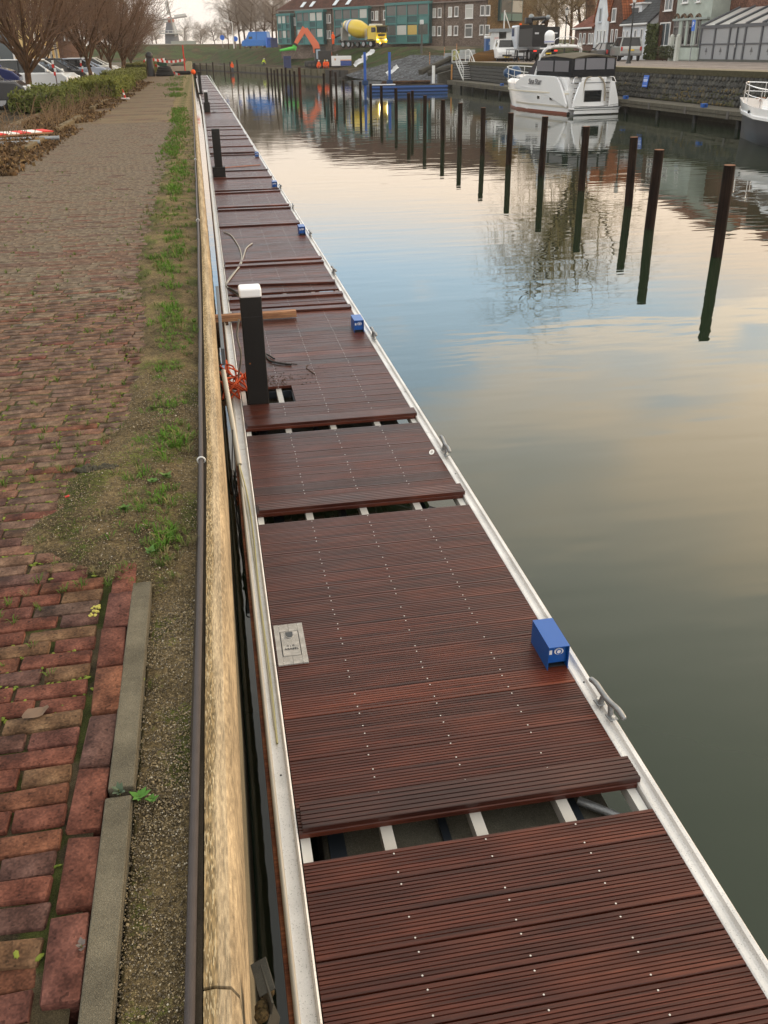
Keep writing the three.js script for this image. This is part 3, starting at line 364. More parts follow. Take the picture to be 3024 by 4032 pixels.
  for (const [x, w] of [[0.27, 0.07], [0.74, 0.035], [1.33, 0.05]]) obj('bearer', bx(w, 0.1, 145, x, DY - 0.18, -73.2), darkSteel, dock);
  for (const z of [-2.66, -5.6, -7.2, -12.1, -8.1]) obj('brace', rod([1.36, 0.36, z - 0.12], [1.6, 0.36, z + 0.1], 0.02, 0.02, 6), galv, dock);
  // square cut-out at the near post: steel tube inside
  obj('guide_roller', rod([0.47, 0.37, -8.03], [0.58, 0.37, -8.03], 0.035, 0.035, 14), galv, dock);
  obj('guide_frame', [bx(0.22, 0.07, 0.012, 0.49, 0.4, -8.31), bx(0.012, 0.07, 0.45, 0.598, 0.4, -8.09), bx(0.2, 0.02, 0.02, 0.46, 0.32, -8.2)], darkSteel, dock);
  // service hatch
  const hx = 0.2, hz = -4.07, hatchM = mat([0.86, 0.85, 0.83], 0.55, { map: rep(tSpeck, 4), bumpMap: rep(tSpeckB, 9), bumpScale: 0.002 });
  const ht = thing('service_hatch', 'grey cast service hatch lettered with water mark, set in the deck', 'hatch', [hx, DY, hz]);
  const fr = []; const pw = 0.162, pd = 0.376, lw = 0.103, ld = 0.235;
  obj('frame', [bx((pw - lw) / 2 - 0.002, 0.008, pd, -(pw + lw) / 4, 0.004, 0), bx((pw - lw) / 2 - 0.002, 0.008, pd, (pw + lw) / 4, 0.004, 0), bx(lw / 2 - 0.001, 0.008, (pd - ld) / 2 - 0.002, -lw / 4 - 0.0003, 0.004, -(pd + ld) / 4), bx(lw / 2 - 0.001, 0.008, (pd - ld) / 2 - 0.002, lw / 4 + 0.0003, 0.004, -(pd + ld) / 4), bx(lw / 2 - 0.001, 0.008, (pd - ld) / 2 - 0.002, -lw / 4 - 0.0003, 0.004, (pd + ld) / 4), bx(lw / 2 - 0.001, 0.008, (pd - ld) / 2 - 0.002, lw / 4 + 0.0003, 0.004, (pd + ld) / 4)], hatchM, ht);
  obj('backing', bx(pw - 0.004, 0.003, pd - 0.004, 0, 0.0015, 0), black, ht);
  obj('lid', rbx(lw - 0.008, 0.007, ld - 0.008, 0.002, 0, 0.0055, 0), hatchM, ht);
  { const s = new THREE.Shape(); s.moveTo(-0.019, 0.03); s.lineTo(0.019, 0.03); s.lineTo(0.019, -0.01); s.absarc(0, -0.01, 0.019, 0, -Math.PI, true); const cup = new THREE.ExtrudeGeometry(s, { depth: 0.003, bevelEnabled: false }).rotateX(-Math.PI / 2); cup.translate(0, 0.0085, -0.075); obj('finger_pull', cup, mat([0.03, 0.035, 0.04], 0.4), ht); const s2 = new THREE.TorusGeometry(0.019, 0.0025, 6, 20, Math.PI).rotateX(Math.PI / 2); s2.translate(0, 0.0115, -0.065); obj('pull_rim', s2, hatchM, ht); }
  const ink = mat([0.05, 0.05, 0.055], 0.6);
  const flat = (s, size, x, z) => { const g = text(s, size, 0.0012).rotateX(-Math.PI / 2); g.translate(x, 0.009, z); return g; };
  obj('lettering', [flat('H', 0.013, -0.017, 0.024), flat('2', 0.0085, -0.002, 0.028), flat('O', 0.013, 0.013, 0.024), flat('ARASEL', 0.0155, 0.001, 0.053)], ink, ht);
  for (const [x, z] of [[-0.05, -0.17], [0.055, -0.17], [-0.05, 0.17], [0.055, 0.17]]) obj('screw', new THREE.CylinderGeometry(0.004, 0.004, 0.002, 10).translate(x, 0.009, z), steelW, ht);
  // small oval plate
  const ov = thing('oval_plate', 'small white oval plate fixed on the deck by the outer edge', 'plate', [1.555, DY + 0.001, -6.47], -0.35);
  obj('plate', tf(new THREE.CylinderGeometry(0.025, 0.025, 0.004, 24), 0, 0.002, 0, 0, 0, 0, 0.8, 1, 2.0), white, ov); obj('print', tf(new THREE.CylinderGeometry(0.016, 0.016, 0.001, 20), 0, 0.0046, 0, 0, 0, 0, 0.7, 1, 2.0), mat([0.42, 0.4, 0.4], 0.6), ov);
}
// ---- blue service boxes along the outer edge ----
{
  const bxT = thing('blue_service_box', 'blue metal service box on the deck edge, beside the grey hatch row', 'service box', [1.545, DY, -3.7], 0, 'blue boxes along the dock edge');
  const w = 0.112, h = 0.142, d = 0.26, t = 0.003;
  // folded hood, open at the end; recessed end plate with an oval inlet
  const hood = (() => { const o = [[-w / 2, 0.0], [-w / 2, h], [w / 2, h], [w / 2, 0], [w / 2 - t, 0], [w / 2 - t, h - t], [-w / 2 + t, h - t], [-w / 2 + t, 0]]; const g = poly(o.reverse(), d); g.translate(0, 0, -d / 2); return boxUV(g); })();
  obj('hood', hood, blueBox, bxT); obj('end_plate', bx(w - 0.008, h - 0.03, 0.004, 0, h / 2 + 0.01, d / 2 - 0.03), blueBox, bxT); obj('rear_plate', bx(w - 0.008, h - 0.03, 0.004, 0, h / 2 + 0.01, -d / 2 + 0.02), blueBox, bxT);
  obj('base_plate', bx(w - 0.012, 0.006, d - 0.05, 0, 0.003, 0), darkSteel, bxT);
  const inl = obj('inlet_plate', tf(new THREE.CylinderGeometry(0.02, 0.02, 0.006, 24), 0.008, h - 0.045, d / 2 - 0.024, Math.PI / 2, 0, 0, 1.25, 1, 0.95), mat([0.75, 0.75, 0.78], 0.35), bxT);
  obj('inlet_ring', tf(new THREE.TorusGeometry(0.014, 0.003, 8, 20), 0.008, h - 0.045, d / 2 - 0.02), blueBox, inl);
  obj('sticker', bx(0.018, 0.026, 0.002, -0.036, h - 0.05, d / 2 - 0.0265), white, bxT);
  tag(bxT, 'blue metal service box standing between the grey hatch and a large cleat', 'service box', 'blue boxes along the dock edge');
  const lab = ['blue metal service box opposite the white capped mooring post', 'blue metal service box past the loose grey cable', 'blue metal service box past the narrow deck gap, beyond the cable', 'blue metal service box level with the bare black mooring post', 'blue metal service box further along past the bare black post'];
  [-10.14, -16.45, -22.75, -29.9].forEach((z, i) => dup(bxT, [1.535, DY, z], 0, lab[i]));
}
// ---- mooring cleats on the outer rail ----
{
  const c = thing('mooring_cleat', 'galvanised two-legged mooring cleat on the outer rail', 'cleat', [1.652, DY + 0.012, -3.2], 0.12, 'cleats on the outer rail'); c.scale.setScalar(0.88);
  obj('horn', mg(tube([[0, 0.085, -0.17], [0, 0.094, -0.12], [0.0, 0.084, -0.05], [0, 0.08, 0], [0, 0.084, 0.05], [0, 0.094, 0.12], [0, 0.085, 0.17]], 0.0165, 28, 12), sph(0.0165, 0, 0.085, -0.17), sph(0.0165, 0, 0.085, 0.17)), galv, c);
  for (const s of [-1, 1]) { obj('leg', rod([0, 0.0, s * 0.058], [0, 0.082, s * 0.034], 0.017, 0.014, 12), galv, c); obj('foot', rbx(0.05, 0.012, 0.06, 0.005, 0, 0.004, s * 0.066), galv, c); obj('bolt', cy(0.01, 0.01, 0.014, 0, 0.014, s * 0.08), steelW, c); }
  for (const z of [-6.42, -9.72, -13.05, -16.1, -19.3, -22.4]) dup(c, [1.652, DY + 0.012, z], rr(-0.05, 0.15));
}
// ---- mooring posts through the dock ----
{
  const post = (name, x, z, w, top, cap, box, label) => { const p = thing(name, label, 'post', [x, -1.5, z]); const h = top + 1.5; obj('shaft', rbx(w, h - (cap ? 0.075 : 0), w, 0.008, 0, (h - (cap ? 0.075 : 0)) / 2, 0), postMat, p); if (cap) { const c = obj('cap', rbx(w + 0.008, 0.085, w + 0.008, 0.02, 0, h - 0.0425, 0, 0, 0, 0, 4), mat([0.82, 0.83, 0.86], 0.3), p); } else obj('top_plate', rbx(w - 0.02, 0.004, w - 0.02, 0.002, 0, h + 0.002, 0), mat([0.05, 0.045, 0.04], 0.7), p); if (box) { obj('guide_box', [rbx(w + 0.12, box, 0.06, 0.006, 0, 1.5 + DY + box / 2, w / 2 + 0.032), rbx(w + 0.12, box, 0.06, 0.006, 0, 1.5 + DY + box / 2, -w / 2 - 0.032), rbx(0.06, box, w + 0.004, 0.006, -w / 2 - 0.032, 1.5 + DY + box / 2, 0), rbx(0.06, box, w + 0.004, 0.006, w / 2 + 0.032, 1.5 + DY + box / 2, 0)], postMat, p); } return p; };
  const p1 = post('mooring_post', 0.262, -7.985, 0.186, 1.53, true, 0, 'black square mooring post with a rounded white cap, beside a square deck opening');
  obj('seam', rbx(0.189, 0.004, 0.189, 0.001, 0, 2.78, 0), black, p1); obj('rust_spot', tf(new THREE.CircleGeometry(0.008, 10), -0.052, 2.36, 0.0945), mat([0.3, 0.1, 0.03], 0.9), p1);
  post('mooring_post', 0.29, -25.2, 0.2, 1.62, false, 0.25, 'bare black square mooring post rising from a low square box');
  post('mooring_post', 0.29, -54.3, 0.2, 1.54, true, 0.5, 'short black mooring post with white cap above a tall base box');
  post('mooring_post', -0.05 + 0.1, -79.2, 0.22, 2.04, false, 0.1, 'tall bare black mooring post past the tall base box');
  post('mooring_post', -0.4, -130, 0.26, 2.2, false, 0.1, 'black mooring post near the end of the dock by the red tape pole');
}
// ---- loose things on the dock ----
{
  const hose = mat([0.34, 0.33, 0.31], 0.6), hoseD = mat([0.04, 0.04, 0.04], 0.6);
  const y = DY + 0.014;
  const c1 = thing('grey_cable', 'pair of grey cables curling across the boards to the white capped post', 'cable');
  const P = (a, h = y) => a.map(([px, py]) => { const g = G(800 + px * 0.6028, 800 + py * 0.6028, h); return [g.x, g.y, g.z]; });
  obj('strand', tube(P([[320, 262], [285, 290], [262, 350], [240, 410], [205, 450], [165, 500], [150, 540], [175, 560], [215, 590], [245, 625]]), 0.011, 60, 8), hose, c1);
  obj('strand', tube(P([[135, 188], [175, 205], [205, 240], [235, 290], [247, 330], [250, 365], [225, 425], [185, 480], [158, 520], [152, 545]]), 0.011, 60, 8), hose, c1);
  obj('strand', tube(P([[170, 555], [205, 575], [240, 600]], y + 0.03), 0.016, 12, 8), hoseD, c1);
  const c2 = thing('hanging_cable', 'grey cable hanging down behind the white capped post', 'cable');
  obj('strand', tube([[0.15, 1.2, -8.15], [0.12, 1.05, -8.13], [0.14, 0.9, -8.1], [0.1, 0.62, -8.25], [0.09, 0.5, -8.5], [0.14, 0.485, -8.75]], 0.009, 30, 8), hose, c2);
  const c3 = thing('black_hose', 'short black hose end lying beside the white capped post', 'hose');
  obj('strand', tube(P([[405, 990], [440, 1030], [500, 1045], [575, 1054]]), 0.011, 20, 8), hoseD, c3); obj('strand', tube(P([[410, 985], [440, 1000], [465, 1017]]), 0.009, 14, 8), hoseD, c3);
  // timber prop between quay and dock
  const b = thing('timber_prop', 'pale timber beam laid from the quay wall across the deck behind the post', 'beam', [0.39, DY + 0.055, -10.82], 0.03);
  obj('beam', rbx(1.0, 0.075, 0.1, 0.004, 0, 0.0, 0), timberNew, b); obj('wedge', rbx(0.16, 0.3, 0.1, 0.004, -0.40, -0.19, 0.02), timberOld, b);
  // grey steel fender profile on the wall
  tag(obj('steel_fender', rbx(0.03, 0.14, 2.2, 0.004, -0.018, 1.18, -8.2), mat([0.13, 0.15, 0.17], 0.5, { metalness: 0.4 })), 'grey steel profile hanging on the quay wall by the orange rope', 'fender');
  // orange rope tangle
  const rp = thing('orange_rope', 'tangled orange rope knotted on the dock edge beside the post', 'rope', [0.06, DY + 0.05, -8.35]);
  const q = rng(5); for (let i = 0; i < 7; i++) { const pts = []; for (let k = 0; k < 7; k++) pts.push([(q() - 0.5) * 0.27, (q() - 0.3) * 0.17 + (k === 0 || k === 6 ? -0.02 : 0.02), (q() - 0.5) * 0.75]); obj('strand', tube(pts, 0.0085, 40, 7), mat([0.5, 0.085, 0.03], 0.8), rp); }
  for (let i = 0; i < 5; i++) obj('loose_end', tube([[(q() - 0.5) * 0.1, 0.01, (q() - 0.5) * 0.3], [-0.07 + q() * 0.05, 0.0, q() * 0.2], [-0.09, -0.1 - q() * 0.1, q() * 0.3]], 0.006, 12, 6), mat([0.5, 0.12, 0.04], 0.8), rp);
  // cable conduit and yellow wires in the channel, dark cords in the gap
  const cd = thing('conduit', 'cream plastic conduit with loose wires lying along the dock channel', 'conduit');
  obj('tube', tube([[-0.03, 1.05, -7.15], [0.0, 0.8, -6.75], [0.025, 0.54, -6.4]], 0.02, 16, 10), mat([0.5, 0.47, 0.4], 0.5), cd);
  obj('wire', tube([[0.025, 0.54, -6.4], [0.055, 0.475, -6.1], [0.07, 0.466, -5.5], [0.064, 0.462, -4.6], [0.07, 0.462, -3.8], [0.066, 0.463, -3.3]], 0.0055, 60, 6), mat([0.42, 0.38, 0.2], 0.6), cd);
  obj('wire', tube([[0.02, 0.545, -6.4], [0.04, 0.47, -6.0], [0.055, 0.462, -5.2], [0.06, 0.461, -4.4], [0.063, 0.463, -3.4]], 0.0045, 60, 6), mat([0.35, 0.33, 0.25], 0.6), cd);
  const k2 = thing('cord_bundle', 'dark cords dangling in the gap between dock and quay wall', 'cord');
  obj('cord', tube([[-0.03, 0.9, -6.9], [0.0, 0.6, -6.6], [-0.03, 0.3, -6.2], [-0.02, 0.2, -5.7]], 0.006, 20, 6), black, k2); obj('cord', tube([[0.0, 0.75, -6.6], [-0.04, 0.4, -6.3], [-0.01, 0.25, -6.0], [-0.03, 0.3, -5.6], [-0.01, 0.2, -5.4]], 0.005, 24, 6), black, k2);
  // loose lath and coil further on, timber offcut on the far deck, twigs and dirt by the opening
  tag(obj('loose_lath', rbx(1.15, 0.02, 0.04, 0.003, 0.95, DY + 0.02, -27.3, 0, 0.35, 0), mat([0.42, 0.16, 0.09], 0.7)), 'thin red brown lath lying askew past the bare black post', 'lath');
  const dm = [], q2 = rng(44); for (let i = 0; i < 240; i++) { const s = 0.4 + q2(); dm.push(M4(0.33 + 0.55 * q2() * q2() + (q2() < 0.15 ? 0.4 * q2() : 0), DY + 0.002, -8.45 - 0.35 * (q2() - 0.3) - (q2() < 0.2 ? 0.5 * q2() : 0), 0, q2() * 6, 0, s * (1 + q2()), 0.5 * s, s)); }
  tag(inst('dirt_crumbs', new THREE.IcosahedronGeometry(0.005, 0), mat([0.05, 0.035, 0.025], 0.95), dm), 'dark dirt crumbs scattered on the boards by the square opening', 'dirt');
  const tw = (n, pts, lab) => tag(obj(n, tube(pts, 0.004, 12, 5), mat([0.07, 0.05, 0.035], 0.9)), lab, 'twig');
  tw('twig', [[0.83, y - 0.01, -8.95], [0.8, y - 0.008, -8.85], [0.84, y - 0.01, -8.7], [0.86, y - 0.01, -8.62]], 'dark forked twig lying on the boards near the square opening'); tw('twig', [[0.6, y - 0.01, -9.0], [0.66, y - 0.008, -9.01], [0.72, y - 0.01, -8.98]], 'short dark twig on the boards behind the square opening');
  const coil = obj('rope_coil', mg([0, 1, 2].map(i => tf(new THREE.TorusGeometry(0.12 - i * 0.025, 0.012, 6, 24), 0.62 + i * 0.02, DY + 0.02 + i * 0.012, -53.6, Math.PI / 2, 0, 0))), black); tag(coil, 'dark rope coil on the deck beside the tall base box', 'rope');
}
// ---- row of timber piles standing in the canal ----
{
  const defs = [[8.79, -15.01, 1.53, .2], [8.85, -17.9, 1.52, .2], [9.7, -20.75, 1.51, .19], [9.6, -23.51, 1.55, .19], [9.62, -26.76, 1.6, .19], [9.6, -29.83, 1.53, .19], [9.66, -32.96, 1.53, .18], [9.67, -36.21, 1.53, .18], [9.76, -39.31, 1.5, .18], [9.79, -42.87, 1.53, .17], [9.78, -46.08, 1.52, .18], [10.6, -49.05, 1.51, .15], [10.42, -52.54, 1.52, .18], [10.32, -56.48, 1.53, .17], [10.34, -60.4, 1.52, .17], [10.19, -63.5, 1.55, .17], [10.21, -66.96, 1.53, .17], [10.2, -70.8, 1.47, .17], [10.58, -77.5, 1.87, .18], [10.53, -81, 1.92, .18], [10.09, -81.9, 1.72, .17], [8.57, -86.4, 2.12, .24], [8.3, -87.9, 1.81, .18], [8.48, -94.2, 1.8, .18], [8.29, -97.1, 1.99, .19], [8.37, -102.5, 1.82, .18], [8.23, -106, 1.73, .18], [7.86, -105.4, 1.64, .16], [7.84, -109.8, 1.73, .17], [7.73, -113.7, 1.79, .18], [7.26, -187.8, 2.11, .32], [6.02, -189.2, 1.74, .26], [4.85, -188.5, 1.63, .24], [2.9, -198.1, 1.71, .26], [1.81, -214.6, 1.45, .24], [0.58, -215.9, 1.46, .24], [-0.64, -222, 1.42, .24], [-1.83, -226, 1.44, .24]];
  const lat = (seed) => { const pts = []; for (let i = 0; i <= 10; i++) pts.push(new THREE.Vector2(0.5 * (1.02 - 0.05 * i / 10 + 0.03 * (sn(i * 0.8, seed, 3) - 0.5)), i / 10)); const g = new THREE.LatheGeometry(pts, 16); return g; };
  const gs = [lat(1), lat(5), lat(9)];
  defs.forEach(([x, z, a, w], i) => {
    const far = z < -150, red = i === 21; const p = thing('mooring_pile', far ? 'weathered dark pile standing in front of the far canal end wall' : red ? 'thickest reddish brown pile, taller than its neighbours, in the canal' : z > -19 ? 'round dark timber pile with a flat sawn reddish top in the canal' : 'round dark timber pile standing in the row out in the canal', 'pile', [x, -1.2, z], rr(0, 6), far ? 'piles at the far canal end' : red ? undefined : z > -19 ? 'nearest pair of canal piles' : 'row of canal piles');
    p.rotation.set(rr(-0.018, 0.018), rr(0, 6), rr(-0.018, 0.018), 'YXZ'); const s = obj('shaft', gs[i % 3], red ? mat([0.13, 0.05, 0.035], 0.85, { map: tPile }) : pileMat, p); s.scale.set(w, a + 1.2, w);
    const t = obj('sawn_top', new THREE.CylinderGeometry(0.475, 0.475, 1, 16), pileTop, p); t.scale.set(w, 0.006, w); t.position.y = a + 1.2 + 0.002;
  });
}
// ================= BOATS =================
function hullGeo(secs, extra) { // secs: [z, halfDeck, halfWater, deckY, mid]
  return loft(secs.map(([z, b, w, h, m = 0.5]) => [[-b, h, z], [-mix(w, b, m), h * 0.45, z], [-w, 0.0, z], [-w * 0.7, -0.4, z], [0, -0.65, z], [w * 0.7, -0.4, z], [w, 0, z], [mix(w, b, m), h * 0.45, z], [b, h, z]].reverse()), true, 0.6);
}
const bandAt = (secs, y0, y1, off, only) => { const f = (s, y) => { const [z, b, w, h, m = 0.5] = s, t = y / h; return t < 0.45 ? mix(w, mix(w, b, m), t / 0.45) : mix(mix(w, b, m), b, (t - 0.45) / 0.55); }; const gs = []; for (const sd of only === 0 ? [-1] : only === 1 ? [1] : [-1, 1]) { const rings = secs.map(s => [[sd * (f(s, y0) - 0.03), y0, s[0]], [sd * (f(s, y0) + off), y0, s[0]], [sd * (f(s, y1) + off), y1, s[0]], [sd * (f(s, y1) - 0.03), y1, s[0]]]); gs.push(loft(rings, true, 0.5)); } return mg(gs); };
{
  const b = thing('motor_cruiser', 'white motor cruiser lettered on its side, moored stern to us with dark canvas enclosure', 'boat', [21.5, 0, -52.3], 0.14);
  const secs = [[0, 1.46, 1.40, 1.2], [-2, 1.6, 1.52, 1.22], [-4.5, 1.66, 1.52, 1.28], [-6.5, 1.6, 1.35, 1.36], [-8.2, 1.25, 0.86, 1.46], [-9.4, 0.72, 0.36, 1.54], [-10.2, 0.1, 0.03, 1.62]];
  const hull = obj('hull', hullGeo(secs), gelcoat, b);
  obj('boot_stripe', bandAt(secs, -0.02, 0.12, 0.006), mat([0.2, 0.055, 0.03], 0.5), hull); obj('rub_rail', bandAt(secs, 1.02, 1.1, 0.035), mat([0.72, 0.66, 0.54], 0.4), hull); for (const sd of [0, 1]) obj('spray_strip', bandAt(secs.slice(0, 4), 0.34, 0.44, 0.025, sd), mat([0.55, 0.5, 0.42], 0.5), hull);
  for (const [z, w] of [[-1.75, 0.36], [-3.3, 0.34], [-7.4, 0.22]]) { const x = z < -7 ? -1.22 : -1.585; const p = obj('porthole', rbx(0.05, 0.2, w, 0.02, x, 0.78, z, 0, z < -7 ? -0.22 : 0, 0), chrome, hull); obj('pane', rbx(0.02, 0.15, w - 0.05, 0.01, x - 0.022, 0.78, z, 0, z < -7 ? -0.22 : 0, 0), darkGlass, p); }
  // aft cabin and side decks
  const cab = obj('aft_cabin', loft([[-0.25, 1.38, 1.2], [-0.25, 1.34, 1.86], [-0.4, 1.3, 1.93]].map(([z, w, y]) => [[-w, y, z], [w, y, z], [w, y, -4.7], [-w, y, -4.7]])), gelcoat, b);
  const bp = [[0, 0.4], [0.0, 0.55], [0.3, 0.95], [0.8, 1.52], [1.2, 1.84], [1.6, 1.9], [4.9, 1.92], [5.6, 1.78], [6.3, 1.5], [6.45, 1.2], [3, 1.1]].reverse();
  const bul = obj('bulwark', [-1, 1].map(s => { const g = poly(bp, 0.08, { bevelEnabled: true, bevelSize: 0.02, bevelThickness: 0.02, bevelSegments: 2 }); g.rotateY(Math.PI / 2); g.translate(s < 0 ? -1.6 : 1.5, 0, 0); return boxUV(g); }), gelcoat, b);
  // transom wall with window, ledge lines and two curved stairs
  const tr = obj('transom', rbx(1.55, 1.5, 0.12, 0.04, 0.05, 1.12, 0.02), gelcoat, b);
  const tw = obj('transom_window', rbx(1.1, 0.6, 0.05, 0.05, 0.02, 0.92, 0.075), mat([0.06, 0.06, 0.06], 0.4), tr); obj('pane', rbx(1.02, 0.53, 0.02, 0.04, 0.02, 0.92, 0.097), darkGlass, tw);
  obj('cap_line', rbx(2.75, 0.035, 0.1, 0.01, 0, 1.6, 0.06), mat([0.15, 0.16, 0.17], 0.5), tr);
  for (const x of [-0.3, 0.55]) obj('vent', rbx(0.22, 0.07, 0.02, 0.005, x, 1.76, 0.09), mat([0.5, 0.5, 0.5], 0.5), tr);
  for (const s of [-1, 1]) { const st = obj('stair', tf(poly([[0, 0], [0.55, 0], [0.55, 1.25], [0.36, 1.2], [0.2, 0.75], [0.06, 0.35]], 0.1, { bevelEnabled: true, bevelSize: 0.02, bevelThickness: 0.02, bevelSegments: 2 }), s < 0 ? -1.42 : 1.42, 0.42, s < 0 ? 0.42 : 0.52, 0, s < 0 ? 0 : Math.PI, 0), gelcoat, b); for (let k = 0; k < 5; k++) obj('tread', rbx(0.34, 0.035, 0.16, 0.008, s * (1.1 - 0.03 * k), 0.6 + k * 0.24, 0.16 - k * 0.015), mat([0.12, 0.1, 0.08], 0.7), st); obj('curved_rail', tube([[s * 0.72, 0.66, 0.2], [s * 0.69, 1.15, 0.2], [s * 0.6, 1.6, 0.18], [s * 0.42, 1.84, 0.1], [s * 0.2 + 0.1, 1.88, 0.0]], 0.045, 24, 8), mat([0.3, 0.26, 0.2], 0.7), b); obj('grab_rail', tube([[s * 1.0, 1.88, 0.05], [s * 1.22, 1.86, 0.12], [s * 1.34, 1.6, 0.2]], 0.02, 16, 8), chrome, b); }
  const pl = obj('swim_platform', rbx(2.85, 0.1, 0.75, 0.04, 0, 0.3, 0.34), gelcoat, b); obj('platform_trim', rbx(2.9, 0.05, 0.04, 0.01, 0, 0.36, 0.72), mat([0.16, 0.17, 0.18], 0.5), pl); obj('platform_skirt', rbx(2.8, 0.18, 0.06, 0.02, 0, 0.14, 0.64), gelcoat, pl); obj('rope_line', tube([[-1.42, 0.46, 0.7], [0, 0.42, 0.72], [1.42, 0.52, 0.66]], 0.012, 16, 6), mat([0.1, 0.1, 0.1], 0.8), pl);
  obj('rudder_knob', sph(0.09, -1.42, 0.06, 0.05), mat([0.03, 0.02, 0.02], 0.7), b);
  // canvas enclosure
  const cz = [[0.02, 1.36, 1.9, 2.75], [0.0, 1.36, 1.9, 2.8], [-2.0, 1.4, 1.92, 2.92], [-4.3, 1.3, 1.92, 2.86], [-4.5, 1.26, 1.92, 2.8]];
  const ring = ([z, w, y0, y1]) => { const r = [[-w, y0, z], [w, y0, z], [w, y1 - 0.22, z]]; for (let k = 0; k <= 8; k++) { const t = k / 8, x = mix(w * 0.97, -w * 0.97, t); r.push([x, y1 + 0.16 * (1 - Math.pow(2 * t - 1, 2)) - 0.02, z]); } r.push([-w, y1 - 0.22, z]); return r; };
  const can = obj('canvas', loft(cz.map(ring), true, 0.7), mat([0.012, 0.013, 0.016], 0.75), b);
  obj('canvas_top', loft([[0.08, 1.36, 2.8], [-2, 1.4, 2.92], [-4.5, 1.26, 2.8]].map(([z, w, y]) => { const r = []; for (let k = 0; k <= 8; k++) { const t = k / 8; r.push([mix(-w, w, t), y + 0.17 * (1 - Math.pow(2 * t - 1, 2)) - 0.012, z]); } for (let k = 8; k >= 0; k--) { const t = k / 8; r.push([mix(-w, w, t), y + 0.17 * (1 - Math.pow(2 * t - 1, 2)) + 0.02, z]); } return r; }), true, 0.8), mat([0.11, 0.095, 0.07], 0.85), b);
  const pane = mat([0.16, 0.16, 0.18], 0.22, {});
  for (const [x0, x1] of [[-1.22, -0.62], [-0.52, 0.66], [0.78, 1.24]]) obj('clear_panel', rbx(x1 - x0, 0.56, 0.015, 0.006, (x0 + x1) / 2, 2.53, 0.03), pane, can);
  for (const [z0, z1] of [[-0.3, -1.9], [-2.1, -4.1]]) for (const s of [-1, 1]) obj('clear_panel', rbx(0.015, 0.55, z0 - z1, 0.006, s * 1.405, 2.42, (z0 + z1) / 2), pane, can);
  // windscreen canvas, coachroof, brown side windows
  obj('windscreen_cover', hexa([[-1.22, 1.95, -4.55], [1.22, 1.95, -4.55], [1.1, 1.95, -5.9], [-1.1, 1.95, -5.9]], [[-1.2, 2.75, -4.55], [1.2, 2.75, -4.55], [1.05, 2.55, -4.95], [-1.05, 2.55, -4.95]]), mat([0.05, 0.045, 0.05], 0.8), b);
  obj('coachroof', loft([[-4.7, 1.3, 1.93], [-6.6, 1.15, 1.93], [-7.9, 0.85, 1.86]].map(([z, w, y]) => [[-w, y - 0.16, z], [w, y - 0.16, z], [w * 0.96, y, z], [-w * 0.96, y, z]]), true, 0.4), gelcoat, b);
  obj('saloon', loft([[-4.72, 1.22, 1.78], [-6.6, 1.08, 1.78], [-7.6, 0.72, 1.72]].map(([z, w, y]) => [[-w, 1.3, z], [w, 1.3, z], [w, y, z], [-w, y, z]]), true, 0.4), mat([0.06, 0.035, 0.02], 0.3), b);
  // radar arch, dome, masts
  obj('radar_arch', [tube([[-1.3, 1.95, -4.4], [-1.25, 2.9, -3.9], [-1.1, 3.3, -3.6], [0, 3.42, -3.55], [1.1, 3.3, -3.6], [1.25, 2.9, -3.9], [1.3, 1.95, -4.4]], 0.09, 40, 8)], gelcoat, b);
  const dm = obj('satellite_dome', [sph(0.3, -0.95, 3.95, -3.6), cy(0.3, 0.28, 0.38, -0.95, 3.75, -3.6, 0, 0, 0, 18)], gelcoat, b); obj('dome_foot', cy(0.1, 0.14, 0.3, -0.95, 3.45, -3.6), gelcoat, dm); obj('dome_band', cy(0.303, 0.303, 0.07, -0.95, 3.66, -3.6, 0, 0, 0, 18), mat([0.3, 0.32, 0.5], 0.5), dm);
  obj('roof_rail', tube([[-0.7, 3.36, -3.4], [-0.7, 3.75, -3.4], [0.75, 3.78, -3.4], [0.78, 3.36, -3.4]], 0.02, 20, 6), chrome, b);
  for (const [x, h] of [[-0.3, 0.25], [0.2, 0.2], [1.0, 0.25]]) obj('roof_fitting', [cy(0.09, 0.11, 0.16, x, 3.48, -3.55), cy(0.012, 0.012, h * 2, x + 0.15, 3.6, -3.55)], offwhite, b);
  // bow rail
  const rl = [[-1.5, -5.6], [-1.42, -7], [-1.1, -8.5], [-0.6, -9.7], [0, -10.2], [0.6, -9.7], [1.1, -8.5], [1.42, -7], [1.5, -5.6]]; const dk = z => mix(1.3, 1.62, clamp((-z - 4.5) / 5.7));
  const rail = obj('bow_rail', mg(tube(rl.map(([x, z]) => [x, dk(z) + 0.72, z]), 0.028, 60, 6), tube(rl.map(([x, z]) => [x, dk(z) + 0.38, z]), 0.018, 60, 6)), offwhite, b); for (const [x, z] of rl) obj('stanchion', rod([x, dk(z), z], [x, dk(z) + 0.72, z], 0.02), offwhite, rail);
  obj('fender_ball', sph(0.34, -0.35, 2.02, -9.0), mat([0.02, 0.06, 0.14], 0.5), b); obj('fender_ball', sph(0.28, -0.75, 1.95, -9.35), mat([0.02, 0.06, 0.14], 0.5), b);
  // name on the port side
  const nm = text('Sea Star', 0.3, 0.01); nm.applyMatrix4(new THREE.Matrix4().makeShear(0, 0, 0.2, 0, 0, 0)); nm.rotateY(-Math.PI / 2); nm.translate(-1.655, 1.6, -3.75); obj('boat_name', nm, mat([0.12, 0.12, 0.13], 0.5), bul);
}
